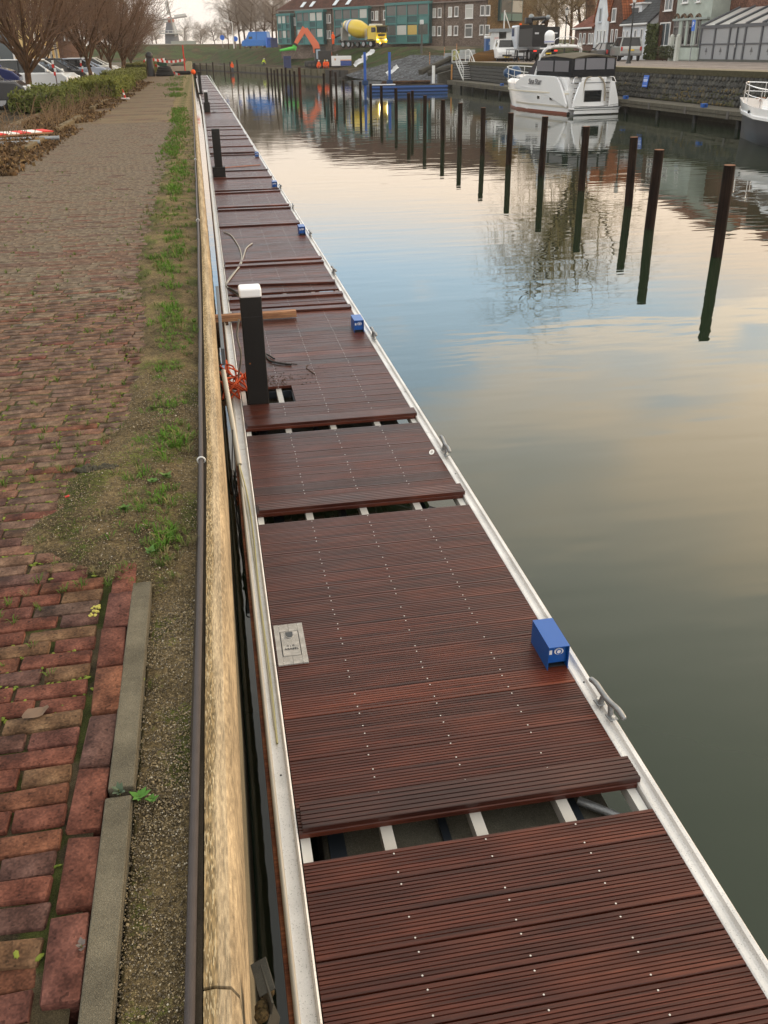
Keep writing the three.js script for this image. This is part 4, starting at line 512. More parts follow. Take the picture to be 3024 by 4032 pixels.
{
  const b = thing('motor_yacht', 'motor yacht with white topsides over a dark hull, bow rail towards the quay steps', 'boat', [21.95, 0, -26.3], 0.045);
  const secs = [[0, 1.6, 1.5, 1.0], [-4, 1.7, 1.55, 1.05], [-7, 1.5, 1.2, 1.15], [-8.8, 0.9, 0.5, 1.25], [-10, 0.12, 0.03, 1.35]];
  const top = secs.map(([z, bb, w, h]) => [z, bb * 1.02, bb * 0.97, h + 0.42]);
  obj('hull', hullGeo(secs), mat([0.012, 0.012, 0.017], 0.45), b); const ts = obj('topsides', loft(secs.map(([z, bb, w, h]) => [[-bb * 1.03, h + 0.12, z - (z < -9 ? 0.3 : 0)], [-bb * 1.0, h * 0.8, z], [bb * 1.0, h * 0.8, z], [bb * 1.03, h + 0.12, z - (z < -9 ? 0.3 : 0)]].reverse()), true, 0.5), gelcoat, b);
  obj('rub_rail', loft(secs.map(([z, bb, w, h]) => [[-bb * 1.05, h * 0.86, z - (z < -9 ? 0.2 : 0)], [-bb * 1.05, h * 0.78, z - (z < -9 ? 0.2 : 0)], [bb * 1.05, h * 0.78, z - (z < -9 ? 0.2 : 0)], [bb * 1.05, h * 0.86, z - (z < -9 ? 0.2 : 0)]].reverse()), true, 0.5), gelcoat, ts);
  const cb = obj('cabin', loft([[-7.6, 0.95, 1.3, 1.4], [-6.2, 1.25, 1.3, 2.3], [-1, 1.35, 1.3, 2.5]].map(([z, w, y0, y1]) => [[-w, y0 - 0.2, z], [w, y0 - 0.2, z], [w * 0.9, y1, z], [-w * 0.9, y1, z]]), true, 0.3), gelcoat, b);
  for (const s of [-1, 1]) obj('side_window', tf(hexa([[0, 0, 0], [0, 0, -1.35], [0.04, 0, -1.35], [0.04, 0, 0]], [[0.0, 0.55, 0], [0.0, 0.55, -0.72], [0.04, 0.55, -0.72], [0.04, 0.55, 0]]), s * 1.21 - 0.02, 1.55, -5.5, 0, 0, -s * -0.08), mat([0.09, 0.045, 0.03], 0.2), cb);
  const rl = [[-1.6, -4.5], [-1.5, -6.8], [-1.0, -8.4], [-0.45, -9.5], [0, -9.95], [0.45, -9.5], [1.0, -8.4], [1.5, -6.8], [1.6, -4.5]]; const dk = z => mix(1.18, 1.42, clamp((-z - 4) / 6));
  const rail = obj('bow_rail', mg(tube(rl.map(([x, z]) => [x, dk(z) + 0.62, z]), 0.022, 60, 6), tube(rl.map(([x, z]) => [x, dk(z) + 0.3, z]), 0.014, 60, 6)), chrome, b); for (const [x, z] of rl) obj('stanchion', rod([x, dk(z) - 0.05, z], [x, dk(z) + 0.62, z], 0.017), chrome, rail);
  obj('bow_cleat', [rod([-0.3, 1.5, -8.9], [0.1, 1.5, -8.9], 0.03), cy(0.03, 0.05, 0.1, -0.1, 1.44, -8.9)], mat([0.2, 0.1, 0.06], 0.6), b); obj('hawse', sph(0.06, -1.3, 1.1, -7.75, 0.6, 1, 1), black, b);
}
// ================= RIGHT QUAY =================
{
  const w = thing('stone_quay_wall', 'sloping quay wall of dark basalt blocks under a mossy concrete cap', 'quay wall');
  const core = (a, b) => hexa([[24.66, -1, a], [26.5, -1, a], [26.5, -1, b], [24.66, -1, b]], [[25.07, 2.0, a], [26.5, 2.0, a], [26.5, 2.0, b], [25.07, 2.0, b]]);
  obj('wall_core', core(12, -96.4), mat([0.2, 0.2, 0.19], 0.9, { map: rep(tConc, 1) }), w);
  const mossC = mat([0.2, 0.19, 0.12], 0.9, { map: rep(tConc, 1), bumpMap: rep(tSpeckB, 1), bumpScale: 0.02 });
  for (let z = 12; z > -96; z -= 6) { const b = Math.max(z - 5.985, -96.4); obj('cap_stone', bx(0.5, 0.25, z - b, 25.2, 2.127, (z + b) / 2), mossC, w); obj('cap_paving', bx(1.5, 0.012, z - b, 25.72, 2.262, (z + b) / 2), mat([0.62, 0.55, 0.43], 0.85, { map: rep(tConc, 1) }), w); }
  // basalt blocks: rough hexagonal faces
  const st = (seed) => { const q = rng(seed), s = []; for (let k = 0; k < 6; k++) { const a = (k + 0.5) / 6 * 6.283 + (q() - 0.5) * 0.3; s.push([Math.cos(a) * 0.185 * (0.9 + 0.2 * q()), Math.sin(a) * 0.165 * (0.9 + 0.2 * q())]); } const f = [[1, 0], [0.97, 0.06], [0.72, 0.1]]; return loft(f.map(([k, d]) => s.map(([a, b]) => [-d, b * k, -a * k])), true, 0.5); };
  const gs = [1, 2, 3, 4, 5].map(st); const all = [];
  for (let r = 0; r < 5; r++) for (let k = 0; k < 168; k++) { const z = -36.2 - k * 0.36 - (r % 2) * 0.18, y = 0.86 + r * 0.262, x = 24.66 + (y + 1) / 3 * 0.41; all.push([x, y + rr(-0.02, 0.02), z + rr(-0.02, 0.02)]); }
  all.sort((a, b) => Math.hypot(a[0], a[2]) - Math.hypot(b[0], b[2])); const vis = all.filter(p => p[2] < -41); const near = new Set(vis.slice(0, 300)); const m2 = [], c2 = [];
  all.forEach((p, i) => { if (near.has(p)) { const o = obj('basalt_block', gs[i % 5], stoneMats[Math.floor(h2(i, 1, 5) * 3.3)], w); o.position.set(...p); o.rotation.set((h2(i, 2, 5) - 0.5) * 0.5, 0, -0.135); } else m2.push(M4(p[0], p[1], p[2], (h2(i, 2, 5) - 0.5) * 0.5, 0, -0.135)); });
  inst('basalt_blocks', gs[2], stoneMats[0], m2, w);
  // moss and lichen clumps low on the wall
  const mm = [], mc = []; for (let i = 0; i < 1500; i++) { const z = rr(-37, -70), y = 0.76 + 0.7 * Math.pow(rnd(), 2), d = sn(z * 0.5, y * 2, 33); if (d < 0.42) continue; const s = rr(0.3, 0.8); mm.push(M4(24.62 + (y + 1) / 3 * 0.41 - 0.06, y, z, rr(0, 6), rr(0, 6), 0, s * 0.5, s, s * 1.2)); mc.push(d > 0.6 && z > -56 ? lin(0.16, 0.125, 0.06) : lin(0.085, 0.085, 0.045)); }
  tag(inst('wall_moss', new THREE.IcosahedronGeometry(0.07, 1), mat([1, 1, 1], 0.95), mm, null, mc), 'olive moss and ochre lichen along the foot of the basalt wall', 'moss');
  // low jetty in front of the wall
  const j = thing('jetty', 'low weathered grey jetty along the foot of the basalt wall', 'jetty');
  const jm = mat([0.34, 0.33, 0.3], 0.9, { map: rep(tConc, 0.7), bumpMap: rep(tSpeckB, 2), bumpScale: 0.02 });
  for (let z = -20; z > -92; z -= 4) { obj('fascia', rbx(0.12, 0.17, 3.98, 0.01, 23.2, 0.645, z - 2), jm, j); obj('fascia', rbx(0.1, 0.15, 3.98, 0.01, 23.22, 0.465, z - 2), jm, j); obj('deck', bx(1.35, 0.08, 3.98, 23.95, 0.68, z - 2), mat([0.3, 0.29, 0.27], 0.9, { map: rep(tConc, 0.6) }), j); obj('support', cy(0.12, 0.12, 1.6, 23.5, -0.2, z), black, j); obj('fender_block', rbx(0.05, 0.34, 0.18, 0.01, 23.12, 0.56, z - 0.4), mat([0.12, 0.11, 0.1], 0.9), j); }
  const bb = (px, py, lab) => { const p = onX(px, py, 23.45); const t = thing('quay_service_box', lab, 'service box', [p.x, 0.72, p.z], 0, 'blue boxes on the jetty'); obj('hood', rbx(0.24, 0.17, 0.26, 0.01, 0, 0.1, 0), blueBox, t); obj('front_plate', bx(0.1, 0.1, 0.01, 0, 0.1, 0.134), navy, t); };
  bb(2772, 418, 'small blue box on the jetty near the dark hulled yacht'); bb(2463, 384, 'small blue box on the jetty right behind the white cruiser stern'); bb(1976, 331, 'small blue box on the jetty ahead of the white cruiser bow');
  const sp = onX(2548, 302, 24.86); const s = thing('wall_sign', 'blue rectangular notice board fixed on the basalt wall', 'sign', [24.8, 1.6, sp.z], 0); obj('board', rbx(0.03, 0.6, 0.62, 0.005, 0, 0, 0, 0, 0, -0.13), blueSign, s); for (const [y, h, ww] of [[0.06, 0.1, 0.5], [-0.02, 0.03, 0.42], [0.17, 0.025, 0.5], [-0.22, 0.02, 0.5]]) obj('print', bx(0.004, h, ww, -0.018 + y * 0.13, y, 0, 0, 0, -0.13), mat([0.5, 0.58, 0.8], 0.5), s);
  // steel steps down to the jetty end
  const stp = thing('access_stairs', 'pale steel stairs with handrails leading down the end of the quay wall', 'stairs', [24.75, 0.72, -89.8], 0.2); stp.scale.setScalar(0.9);
  for (let k = 0; k < 8; k++) obj('tread', bx(1.5, 0.05, 0.25, 0, 0.2 + k * 0.2, -k * 0.22), steelW, stp);
  for (const x of [-0.78, 0.78]) { obj('stringer', rod([x, 0.05, 0.15], [x, 1.75, -1.7], 0.05, 0.05, 6), offwhite, stp); for (const [y, z] of [[0.1, 0.1], [0.95, -0.8], [1.7, -1.65], [1.7, -2.6]]) obj('post', rod([x, y, z], [x, y + 1.1, z], 0.045, 0.045, 6), offwhite, stp); obj('handrail', tube([[x, 1.2, 0.1], [x, 2.05, -0.8], [x, 2.8, -1.65], [x, 2.8, -2.6]], 0.045, 16, 6), offwhite, stp); obj('midrail', tube([[x, 0.7, 0.1], [x, 1.5, -0.8], [x, 2.25, -1.65], [x, 2.25, -2.6]], 0.03, 16, 6), offwhite, stp); }
  obj('landing', bx(1.6, 0.06, 1.1, 0, 1.72, -2.1), offwhite, stp);
}
// ---- houses along the right quay street: fronts in the plane x = X ----
function windowAt(parent, X, z0, z1, y0, y1, o = {}) { // front faces -x
  const fw = o.fw || 0.09, d = 0.06, f = o.frame || whitePaint; const w = obj('window', [bx(d, fw, z1 - z0, X - 0.03, y0 + fw / 2, (z0 + z1) / 2), bx(d, fw, z1 - z0, X - 0.03, y1 - fw / 2, (z0 + z1) / 2), bx(d, y1 - y0 - 2 * fw, fw, X - 0.03, (y0 + y1) / 2, z0 + fw / 2), bx(d, y1 - y0 - 2 * fw, fw, X - 0.03, (y0 + y1) / 2, z1 - fw / 2), ...(o.bar ? [bx(d, fw * 0.7, z1 - z0 - 2 * fw, X - 0.028, mix(y0, y1, o.bar), (z0 + z1) / 2)] : []), ...(o.mul ? [bx(d, y1 - y0 - 2 * fw, fw * 0.7, X - 0.026, (y0 + y1) / 2, mix(z0, z1, o.mul))] : [])], f, parent);
  obj('pane', bx(0.02, y1 - y0 - fw, z1 - z0 - fw, X - 0.012, (y0 + y1) / 2, (z0 + z1) / 2), o.glass || glass, w); obj('sill', bx(0.16, 0.06, z1 - z0 + 0.16, X - 0.08, y0 - 0.034, (z0 + z1) / 2), f, w); return w;
}
const GY = 2.25;
function rect(px0, py0, px1, py1, X) { const a = onX(px0, (py0 + py1) / 2, X), b = onX(px1, (py0 + py1) / 2, X), c = onX((px0 + px1) / 2, py0, X), d = onX((px0 + px1) / 2, py1, X); return [Math.min(a.z, b.z), Math.max(a.z, b.z), d.y, c.y]; }
function house(label, X, z0, z1, eave, ridge, kind, wallM, roofM, depth = 9, wins = []) {
  const h = thing('house', label, 'house', [0, 0, 0]); const L = z1 - z0, c = (z0 + z1) / 2;
  if (kind === 'gable') { const p = [[z0, GY - 0.2], [z1, GY - 0.2], [z1, eave], [c, ridge], [z0, eave]]; const g = poly(p.map(([z, y]) => [-z, y]).reverse(), depth); g.rotateY(Math.PI / 2); g.translate(X, 0, 0); obj('wall', boxUV(g), wallM, h); for (const s of [0, 1]) { const ze = s ? z1 : z0; const nx = ridge - eave, nz = Math.abs(c - ze), l = Math.hypot(nx, nz), oy = 0.16 * nz / l, oz = (s ? 1 : -1) * 0.16 * nx / l; const q = 0.12; const ee = [ze + (ze - c) * q, eave - (ridge - eave) * q]; obj('roof', hexa(s ? [[X - 0.12, ridge, c], [X + depth, ridge, c], [X + depth, ee[1], ee[0]], [X - 0.12, ee[1], ee[0]]].reverse() : [[X - 0.12, ee[1], ee[0]], [X + depth, ee[1], ee[0]], [X + depth, ridge, c], [X - 0.12, ridge, c]].reverse(), s ? [[X - 0.12, ridge + oy, c + oz], [X + depth, ridge + oy, c + oz], [X + depth, ee[1] + oy, ee[0] + oz], [X - 0.12, ee[1] + oy, ee[0] + oz]].reverse() : [[X - 0.12, ee[1] + oy, ee[0] + oz], [X + depth, ee[1] + oy, ee[0] + oz], [X + depth, ridge + oy, c + oz], [X - 0.12, ridge + oy, c + oz]].reverse()), roofM, h); } }
  else { obj('wall', [bx(depth, eave - GY + 0.2, L, X + depth / 2, (eave + GY - 0.2) / 2, c), tf(boxUV(poly([[0, 0], [depth, 0], [depth / 2, (ridge - eave) * 0.97]], L)), X, eave, z0)], wallM, h); const t = 0.16, ov = 0.3; const sl = (ridge - eave) / (depth / 2); for (const s of [0, 1]) { const xe = s ? X + depth + ov : X - ov, ye = eave - ov * sl, xr = X + depth / 2; const a = [[xe, ye, z0 - 0.1], [xe, ye, z1 + 0.1], [xr, ridge, z1 + 0.1], [xr, ridge, z0 - 0.1]]; const b = a.map(([x, y, z]) => [x, y + t, z]); obj('roof', s ? hexa(a, b) : hexa(a.slice().reverse(), b.slice().reverse()), roofM, h); } obj('gutter', rod([X - ov, eave - ov * sl + 0.05, z0], [X - ov, eave - ov * sl + 0.05, z1], 0.09, 0.09, 8), offwhite, h); }
  for (const w of wins) windowAt(h, X, ...rect(...w.slice(0, 4), X), w[4] || {});
  return h;
}
{
  const X = 40, wb = faceBrick([0.26, 0.14, 0.1]), pinkB = faceBrick([0.42, 0.26, 0.21]), whiteP = plaster([0.82, 0.85, 0.88]), greenP = plaster([0.5, 0.56, 0.5]);
  const orange = roofMat([0.62, 0.2, 0.09]), red = roofMat([0.42, 0.14, 0.09]), slate = roofMat([0.13, 0.14, 0.15]);
  const zz = px => onX(px, 150, X).z;
  house('low pink brick house with red tiled roof at the far end of the street row', X, zz(2262), zz(2338), 5.2, 7.6, 'side', pinkB, red, 9, [[2282, 130, 2290, 172], [2298, 130, 2306, 172], [2318, 130, 2326, 172], [2330, 130, 2336, 172]]);
  house('white plastered gable house with orange tiled roof', X, zz(2338), zz(2392), 6.0, 9.8, 'gable', whiteP, orange, 10, [[2350, 118, 2357, 172], [2363, 118, 2370, 172], [2376, 118, 2384, 172], [2360, 30, 2371, 88, { frame: mat([0.5, 0.55, 0.6], 0.6) }]]);
  house('narrow brown brick gable house with an orange side roof', X, zz(2394), zz(2448), 6.0, 9.4, 'gable', wb, orange, 10, [[2405, 115, 2413, 195], [2421, 115, 2430, 195], [2411, 32, 2427, 86]]);
  const h4 = house('low white cottage with black slate roof and a white dormer', X, zz(2449), zz(2555), 5.35, 9.2, 'side', whiteP, slate, 9, [[2453, 120, 2459, 165], [2466, 120, 2474, 165], [2497, 116, 2508, 162], [2522, 112, 2532, 160]]);
  { const r = rect(2492, 22, 2542, 62, X + 1.2); obj('dormer', bx(2.2, 1.3, r[1] - r[0], X + 1.9, (r[2] + r[3]) / 2, (r[0] + r[1]) / 2), whiteP, h4); obj('dormer_roof', bx(2.6, 0.1, r[1] - r[0] + 0.4, X + 1.9, r[3] + 0.12, (r[0] + r[1]) / 2), offwhite, h4); windowAt(h4, X + 0.8, r[0] + 0.4, r[1] - 0.4, r[2] + 0.1, r[3] - 0.1); }
  house('tall brown brick house with one large white framed window beside the ivy wall', X, zz(2585), zz(2650), 8.4, 11, 'side', faceBrick([0.22, 0.13, 0.1]), red, 9, [[2597, 88, 2638, 182, { mul: 0.55 }], [2621, -20, 2651, 42, { mul: 0.5 }], [2608, 196, 2622, 226, { frame: wb }]]);
  const h6 = house('pale green house with arched window heads and dark glazed bay', X, zz(2651), zz(2788), 8.7, 11.4, 'side', greenP, red, 9, [[2690, -20, 2712, 12], [2746, -20, 2760, 8]]);
  { for (const px of [2668, 2695, 2720, 2753]) { const a = onX(px, 62, X); obj('arch', tf(new THREE.TorusGeometry(0.42, 0.12, 6, 14, Math.PI), X - 0.04, a.y - 0.35, a.z, 0, Math.PI / 2, 0), faceBrick([0.3, 0.22, 0.16]), h6); } obj('string_course', bx(0.3, 0.16, zz(2651 + 0) - zz(2786) > 0 ? 6 : Math.abs(zz(2651) - zz(2786)), X - 0.12, onX(2720, 75, X).y, (zz(2651) + zz(2786)) / 2), mat([0.3, 0.34, 0.32], 0.7), h6); for (const [a, b] of [[2654, 2676], [2690, 2704], [2713, 2729], [2746, 2756]]) { const r = rect(a, 78, b, 178, X); windowAt(h6, X - 0.05, r[0], r[1], r[2], r[3], { frame: mat([0.25, 0.23, 0.22], 0.6), glass: darkGlass, bar: 0.72 }); } for (const [a, b] of [[2678, 2689], [2705, 2712], [2731, 2745]]) { const r = rect(a, 75, b, 180, X); obj('pilaster', bx(0.14, r[3] - r[2], r[1] - r[0], X - 0.1, (r[2] + r[3]) / 2, (r[0] + r[1]) / 2), greenP, h6); } const r = rect(2632, 188, 2750, 234, X - 1.5); obj('garden_wall', bx(0.2, r[3] - r[2], r[1] - r[0], X - 1.5, (r[2] + r[3]) / 2, (r[0] + r[1]) / 2), greenP, h6); for (const px of [2641, 2666]) { const q = onX(px, 235, X - 1.6); obj('gate_pier', [rbx(0.34, 1.75, 0.36, 0.04, X - 1.7, GY + 0.85, q.z), sph(0.16, X - 1.7, GY + 1.8, q.z)], plaster([0.66, 0.68, 0.62]), h6); } }
  house('red brick house with tall white window behind the glazed conservatory', X + 1.5, zz(2789), zz(2789) + 9, 8.6, 11, 'side', faceBrick([0.36, 0.19, 0.14]), orange, 9, [[2838, -25, 2872, 50, { mul: 0.5, fw: 0.13 }]]);
  // outside the picture: added houses continue the row and block low sun
  house('unseen brown brick terrace house added next along the quay street', X, -65, -56, 8.8, 11.6, 'side', wb, red, 9, []); house('unseen white rendered terrace house added next along the quay street', X, -55.8, -45, 8.4, 11.2, 'side', whiteP, slate, 9, []);
  // ivy wall between cottage and brick house
  const iv = thing('ivy_wall', 'garden wall covered in green ivy between cottage and brick house', 'ivy wall'); const r = rect(2546, 100, 2590, 222, X - 0.4); obj('wall', bx(0.25, r[3] - GY, r[1] - r[0], X - 0.2, (r[3] + GY) / 2, (r[0] + r[1]) / 2), wb, iv);
  const q = rng(77), lv = []; for (let i = 0; i < 900; i++) lv.push(tf(new THREE.PlaneGeometry(0.2, 0.16), X - 0.35 - q() * 0.2, mix(GY + 0.1, r[3] + 0.1, q()), mix(r[0], r[1], q()), q() * 3, q() * 3, q() * 3)); obj('ivy', lv, mat([0.07, 0.085, 0.03], 0.8, { side: THREE.DoubleSide }), iv);
  // garden shrub by the gate
  const sh = thing('garden_shrub', 'dark shrub growing in front of the pale green house', 'shrub', [X - 1.9, GY, zz(2712)]); obj('foliage', Array.from({ length: 420 }, () => tf(new THREE.PlaneGeometry(0.14, 0.1), (q() - 0.5) * 0.8, 0.2 + q() * 0.9, (q() - 0.5) * 2.2, q() * 3, q() * 3, q() * 3)), mat([0.06, 0.07, 0.035], 0.85, { side: THREE.DoubleSide }), sh); obj('stem', [cy(0.03, 0.04, 0.7, 0, 0.35, 0.4), cy(0.03, 0.04, 0.7, 0, 0.35, -0.4)], timberOld, sh);
  // parking sign on a post
  const pk = onX(2733, 100, X - 2.2); const ps = thing('parking_sign', 'small blue parking sign on a post in front of the green house', 'sign', [pk.x, GY, pk.z]); obj('post', cy(0.035, 0.035, pk.y - GY + 0.4, 0, (pk.y - GY + 0.4) / 2, 0), galv, ps); obj('plate', rbx(0.03, 0.75, 0.5, 0.01, -0.05, pk.y - GY, 0), blueSign, ps); const pt = text('P', 0.34, 0.006).rotateY(-Math.PI / 2); pt.translate(-0.068, pk.y - GY + 0.08, 0); obj('letter', pt, white, ps);
}
// ---- glazed conservatory ----
{
  const X = 38.6, z0 = onX(2757, 180, X).z, z1 = z0 + 15, f = mat([0.07, 0.075, 0.085], 0.5), t = thing('conservatory', 'grey framed glazed conservatory with sloping glass roof and engraved panes', 'conservatory');
  const y1 = onX(2757, 108, X).y, dep = 4.2, y2 = y1 + 1.75; const n = 7, step = 15 / n; const pg = mat([0.30, 0.31, 0.32], 0.25, {}), rg = phys([0.66, 0.64, 0.61], 0.1, { ior: 1.5 });
  obj('interior_wall', bx(0.2, y2 - GY, 15, X + dep, (y2 + GY) / 2, (z0 + z1) / 2), faceBrick([0.3, 0.2, 0.16]), t); obj('plinth', bx(0.2, 0.16, 15, X, GY + 0.08, (z0 + z1) / 2), mat([0.1, 0.1, 0.09], 0.8), t);
  obj('eave_beam', bx(0.2, 0.22, 15.2, X, y1, (z0 + z1) / 2), f, t); obj('ridge_beam', bx(0.2, 0.2, 15.2, X + dep, y2, (z0 + z1) / 2), f, t); obj('middle_rail', bx(0.13, 0.1, 15, X, mix(GY, y1, 0.5), (z0 + z1) / 2), f, t);
  for (let k = 0; k <= n; k++) { const z = z0 + k * step; obj('post', bx(0.18, y1 - GY, 0.17, X, (y1 + GY) / 2, z), f, t); obj('rafter', mg(rod([X - 0.1, y1 + 0.1, z], [X + dep, y2 + 0.1, z], 0.1, 0.1, 4)), f, t); }
  for (let k = 0; k < n; k++) { const z = z0 + (k + 0.5) * step; const door = k === 2; obj('roof_pane', tf(bx(Math.hypot(dep, y2 - y1), 0.02, step - 0.2), X + dep / 2, (y1 + y2) / 2 + 0.06, z, 0, 0, Math.atan2(y2 - y1, dep)), rg, t);
    for (const s of [0, 1]) { const ya = s ? mix(GY, y1, 0.5) + 0.05 : GY + 0.16, yb = s ? y1 - 0.11 : mix(GY, y1, 0.5) - 0.05; const p = obj('pane', bx(0.03, yb - ya, step - 0.2, X, (ya + yb) / 2, z), pg, t); if (!s && !door) { const yy = ya + (yb - ya) * 0.62; obj('engraving', [tf(new THREE.CircleGeometry(0.24, 3, Math.PI / 2), X - 0.018, yy, z, 0, -Math.PI / 2, 0), bx(0.004, 0.22, 0.05, X - 0.018, yy - 0.2, z)], mat([0.08, 0.08, 0.085], 0.5), p); } }
    if (door) { obj('door_stile', bx(0.12, y1 - GY - 0.2, 0.08, X - 0.06, (y1 + GY) / 2, z), f, t); obj('door_handle', bx(0.06, 0.24, 0.04, X - 0.14, mix(GY, y1, 0.45), z + 0.09), chrome, t); } }
  obj('end_wall', tf(poly([[0, 0], [dep, 0], [dep, y2 - GY], [0, y1 - GY]], 0.05), X, GY, z0 - 0.1), pg, t);
  tag(obj('slate_roof', boxUV(hexa([[X + dep - 0.3, y2 + 0.12, z0 + 3], [X + dep + 4, y2 + 2.8, z0 + 3], [X + dep + 4, y2 + 2.8, z1 + 3], [X + dep - 0.3, y2 + 0.12, z1 + 3]].reverse(), [[X + dep - 0.3, y2 + 0.3, z0 + 3], [X + dep + 4, y2 + 3, z0 + 3], [X + dep + 4, y2 + 3, z1 + 3], [X + dep - 0.3, y2 + 0.3, z1 + 3]].reverse())), roofMat([0.16, 0.17, 0.18])), 'blue grey slate roof above the glazed conservatory', 'roof');
}
// ---- lamp posts ----
{
  const lamp = (x, z, label) => { const t = thing('street_lamp', label, 'street lamp', [x, GY, z], 0, undefined); const f = mat([0.02, 0.022, 0.02], 0.5); obj('foot', [cy(0.1, 0.16, 0.5, 0, 0.25, 0), cy(0.18, 0.2, 0.1, 0, 0.05, 0)], f, t); obj('pole', [cy(0.04, 0.075, 3.3, 0, 2.1, 0), cy(0.07, 0.07, 0.06, 0, 1.6, 0), cy(0.07, 0.05, 0.1, 0, 3.75, 0)], f, t); const l = obj('lantern', [cy(0.05, 0.23, 0.16, 0, 4.42, 0, 0, Math.PI / 4, 0, 4), sph(0.05, 0, 4.53, 0), cy(0.14, 0.06, 0.05, 0, 3.84, 0, 0, 0, 0, 8)], f, t); obj('lantern_glass', cy(0.2, 0.11, 0.44, 0, 4.1, 0, 0, Math.PI / 4, 0, 4), mat([0.75, 0.74, 0.7], 0.4), l); return t; };
  const a = G(2474, 250, GY); lamp(a.x, a.z, 'black cast iron street lamp on the quay beside the silver car'); const b = atD(2222, 200, 101); lamp(b.x, b.z, 'black street lamp with white lantern among the bare trees behind the truck');
}
// ---- vehicles ----
function wheel(parent, x, y, z, r, w) { const t = obj('wheel', new THREE.TorusGeometry(r * 0.72, r * 0.28, 8, 20).scale(1, 1, w / (r * 0.56)).translate(x, y, z), rubber, parent); obj('rim', cy(r * 0.6, r * 0.6, w * 0.9, x, y, z, Math.PI / 2, 0, 0, 16), mat([0.35, 0.36, 0.38], 0.35, { metalness: 0.6 }), t); return t; }
// car: nose towards +x; profile points are fractions of length and height above the sill
function car(name, label, o) {
  const { L = 4.3, W = 1.75, H = 1.45, m, sill = 0.28, belt = 0.9, hoodX = 0.62, hoodY = 0.86, wsX = 0.42, roofF = 0.2, roofR = -0.7, tailX = -0.92, gl = darkGlass } = o; const t = thing(name, label, o.cat || 'car', o.pos, o.turn || 0, o.group); const h = L / 2;
  const pr = [[-h, sill + 0.1], [-h + 0.06, sill], [h - 0.1, sill], [h, sill + 0.15], [h - 0.03, hoodY * 0.8], [h - 0.28, hoodY], [hoodX * h, belt], [-h + 0.05, belt], [-h, belt - 0.2]];
  obj('body', tf(poly(pr, W - 0.16, { bevelEnabled: true, bevelSize: 0.06, bevelThickness: 0.08, bevelSegments: 3, bevelOffset: -0.05 }), 0, 0, -W / 2 + 0.08), m, t);
  const a = W / 2 - 0.05, b = W / 2 - 0.22; const gh = (e, y0, y1) => hexa([[tailX * h, y0, -a], [tailX * h, y0, a], [hoodX * h, y0, a], [hoodX * h, y0, -a]].map(([x, y, z]) => [x, y, z * (1 - e)]), [[roofR * h, y1, -b], [roofR * h, y1, b], [roofF * h, y1, b], [roofF * h, y1, -b]].map(([x, y, z]) => [x, y, z * (1 - e)]));
  obj(o.panel ? 'upper_body' : 'windows', gh(0, belt - 0.02, H - 0.05), o.panel ? m : gl, t);
  if (o.panel) { const q = (k, s) => [mix(hoodX, roofF, k) * h + 0.015, mix(belt, H - 0.05, k) + 0.01, s * (mix(a, b, k) - 0.1)]; obj('windscreen', quadMesh([q(0.1, -1), q(0.1, 1), q(0.92, 1), q(0.92, -1)], [[0, 1, 2, 3]]), darkGlass, t); for (const s of [-1, 1]) obj('side_window', bx(0.7, 0.42, 0.02, roofF * h - 0.25, belt + 0.28, s * (a - 0.035), s * -0.2), darkGlass, t); }
  const rf = obj('roof', rbx((roofF - roofR) * h + 0.12, 0.07, 2 * b + 0.08, 0.03, (roofF + roofR) * h / 2, H - 0.035, 0), m, t);
  for (const s of [-1, 1]) { obj('pillar', rod([hoodX * h, belt, s * a], [roofF * h, H - 0.05, s * b], 0.045, 0.035, 6), m, t); obj('pillar', rod([tailX * h, belt, s * a], [roofR * h, H - 0.05, s * b], 0.06, 0.05, 6), m, t); obj('pillar', rod([-0.15 * h, belt, s * (a + 0.01)], [-0.17 * h, H - 0.05, s * (b + 0.01)], 0.03, 0.03, 6), black, t); obj('mirror', rbx(0.12, 0.13, 0.2, 0.04, hoodX * h - 0.15, belt + 0.08, s * (W / 2 + 0.08)), m, t); obj('headlight', rbx(0.12, 0.16, 0.34, 0.04, h - 0.03, sill + 0.38, s * (W / 2 - 0.26)), mat([0.72, 0.74, 0.76], 0.15), t); obj('tail_light', rbx(0.08, 0.3, 0.16, 0.03, -h - 0.0, belt - 0.18, s * (W / 2 - 0.14)), mat([0.4, 0.02, 0.02], 0.3), t); for (const x of [0.62 * h, -0.6 * h]) wheel(t, x, 0.32, s * (W / 2 - 0.1), 0.32, 0.2); }
  obj('front_grille', rbx(0.05, 0.16, W * 0.5, 0.02, h + 0.01, sill + 0.22, 0), black, t); obj('bumper', rbx(0.14, 0.2, W - 0.1, 0.05, -h, sill + 0.1, 0), o.bump || m, t); const np = obj('number_plate', rbx(0.02, 0.11, 0.5, 0.005, -h - 0.055, sill + 0.42, 0), mat([0.75, 0.5, 0.03], 0.5), t); obj('number_plate', rbx(0.02, 0.11, 0.5, 0.005, h + 0.04, sill + 0.1, 0), mat([0.75, 0.5, 0.03], 0.5), t);
  return t;
}
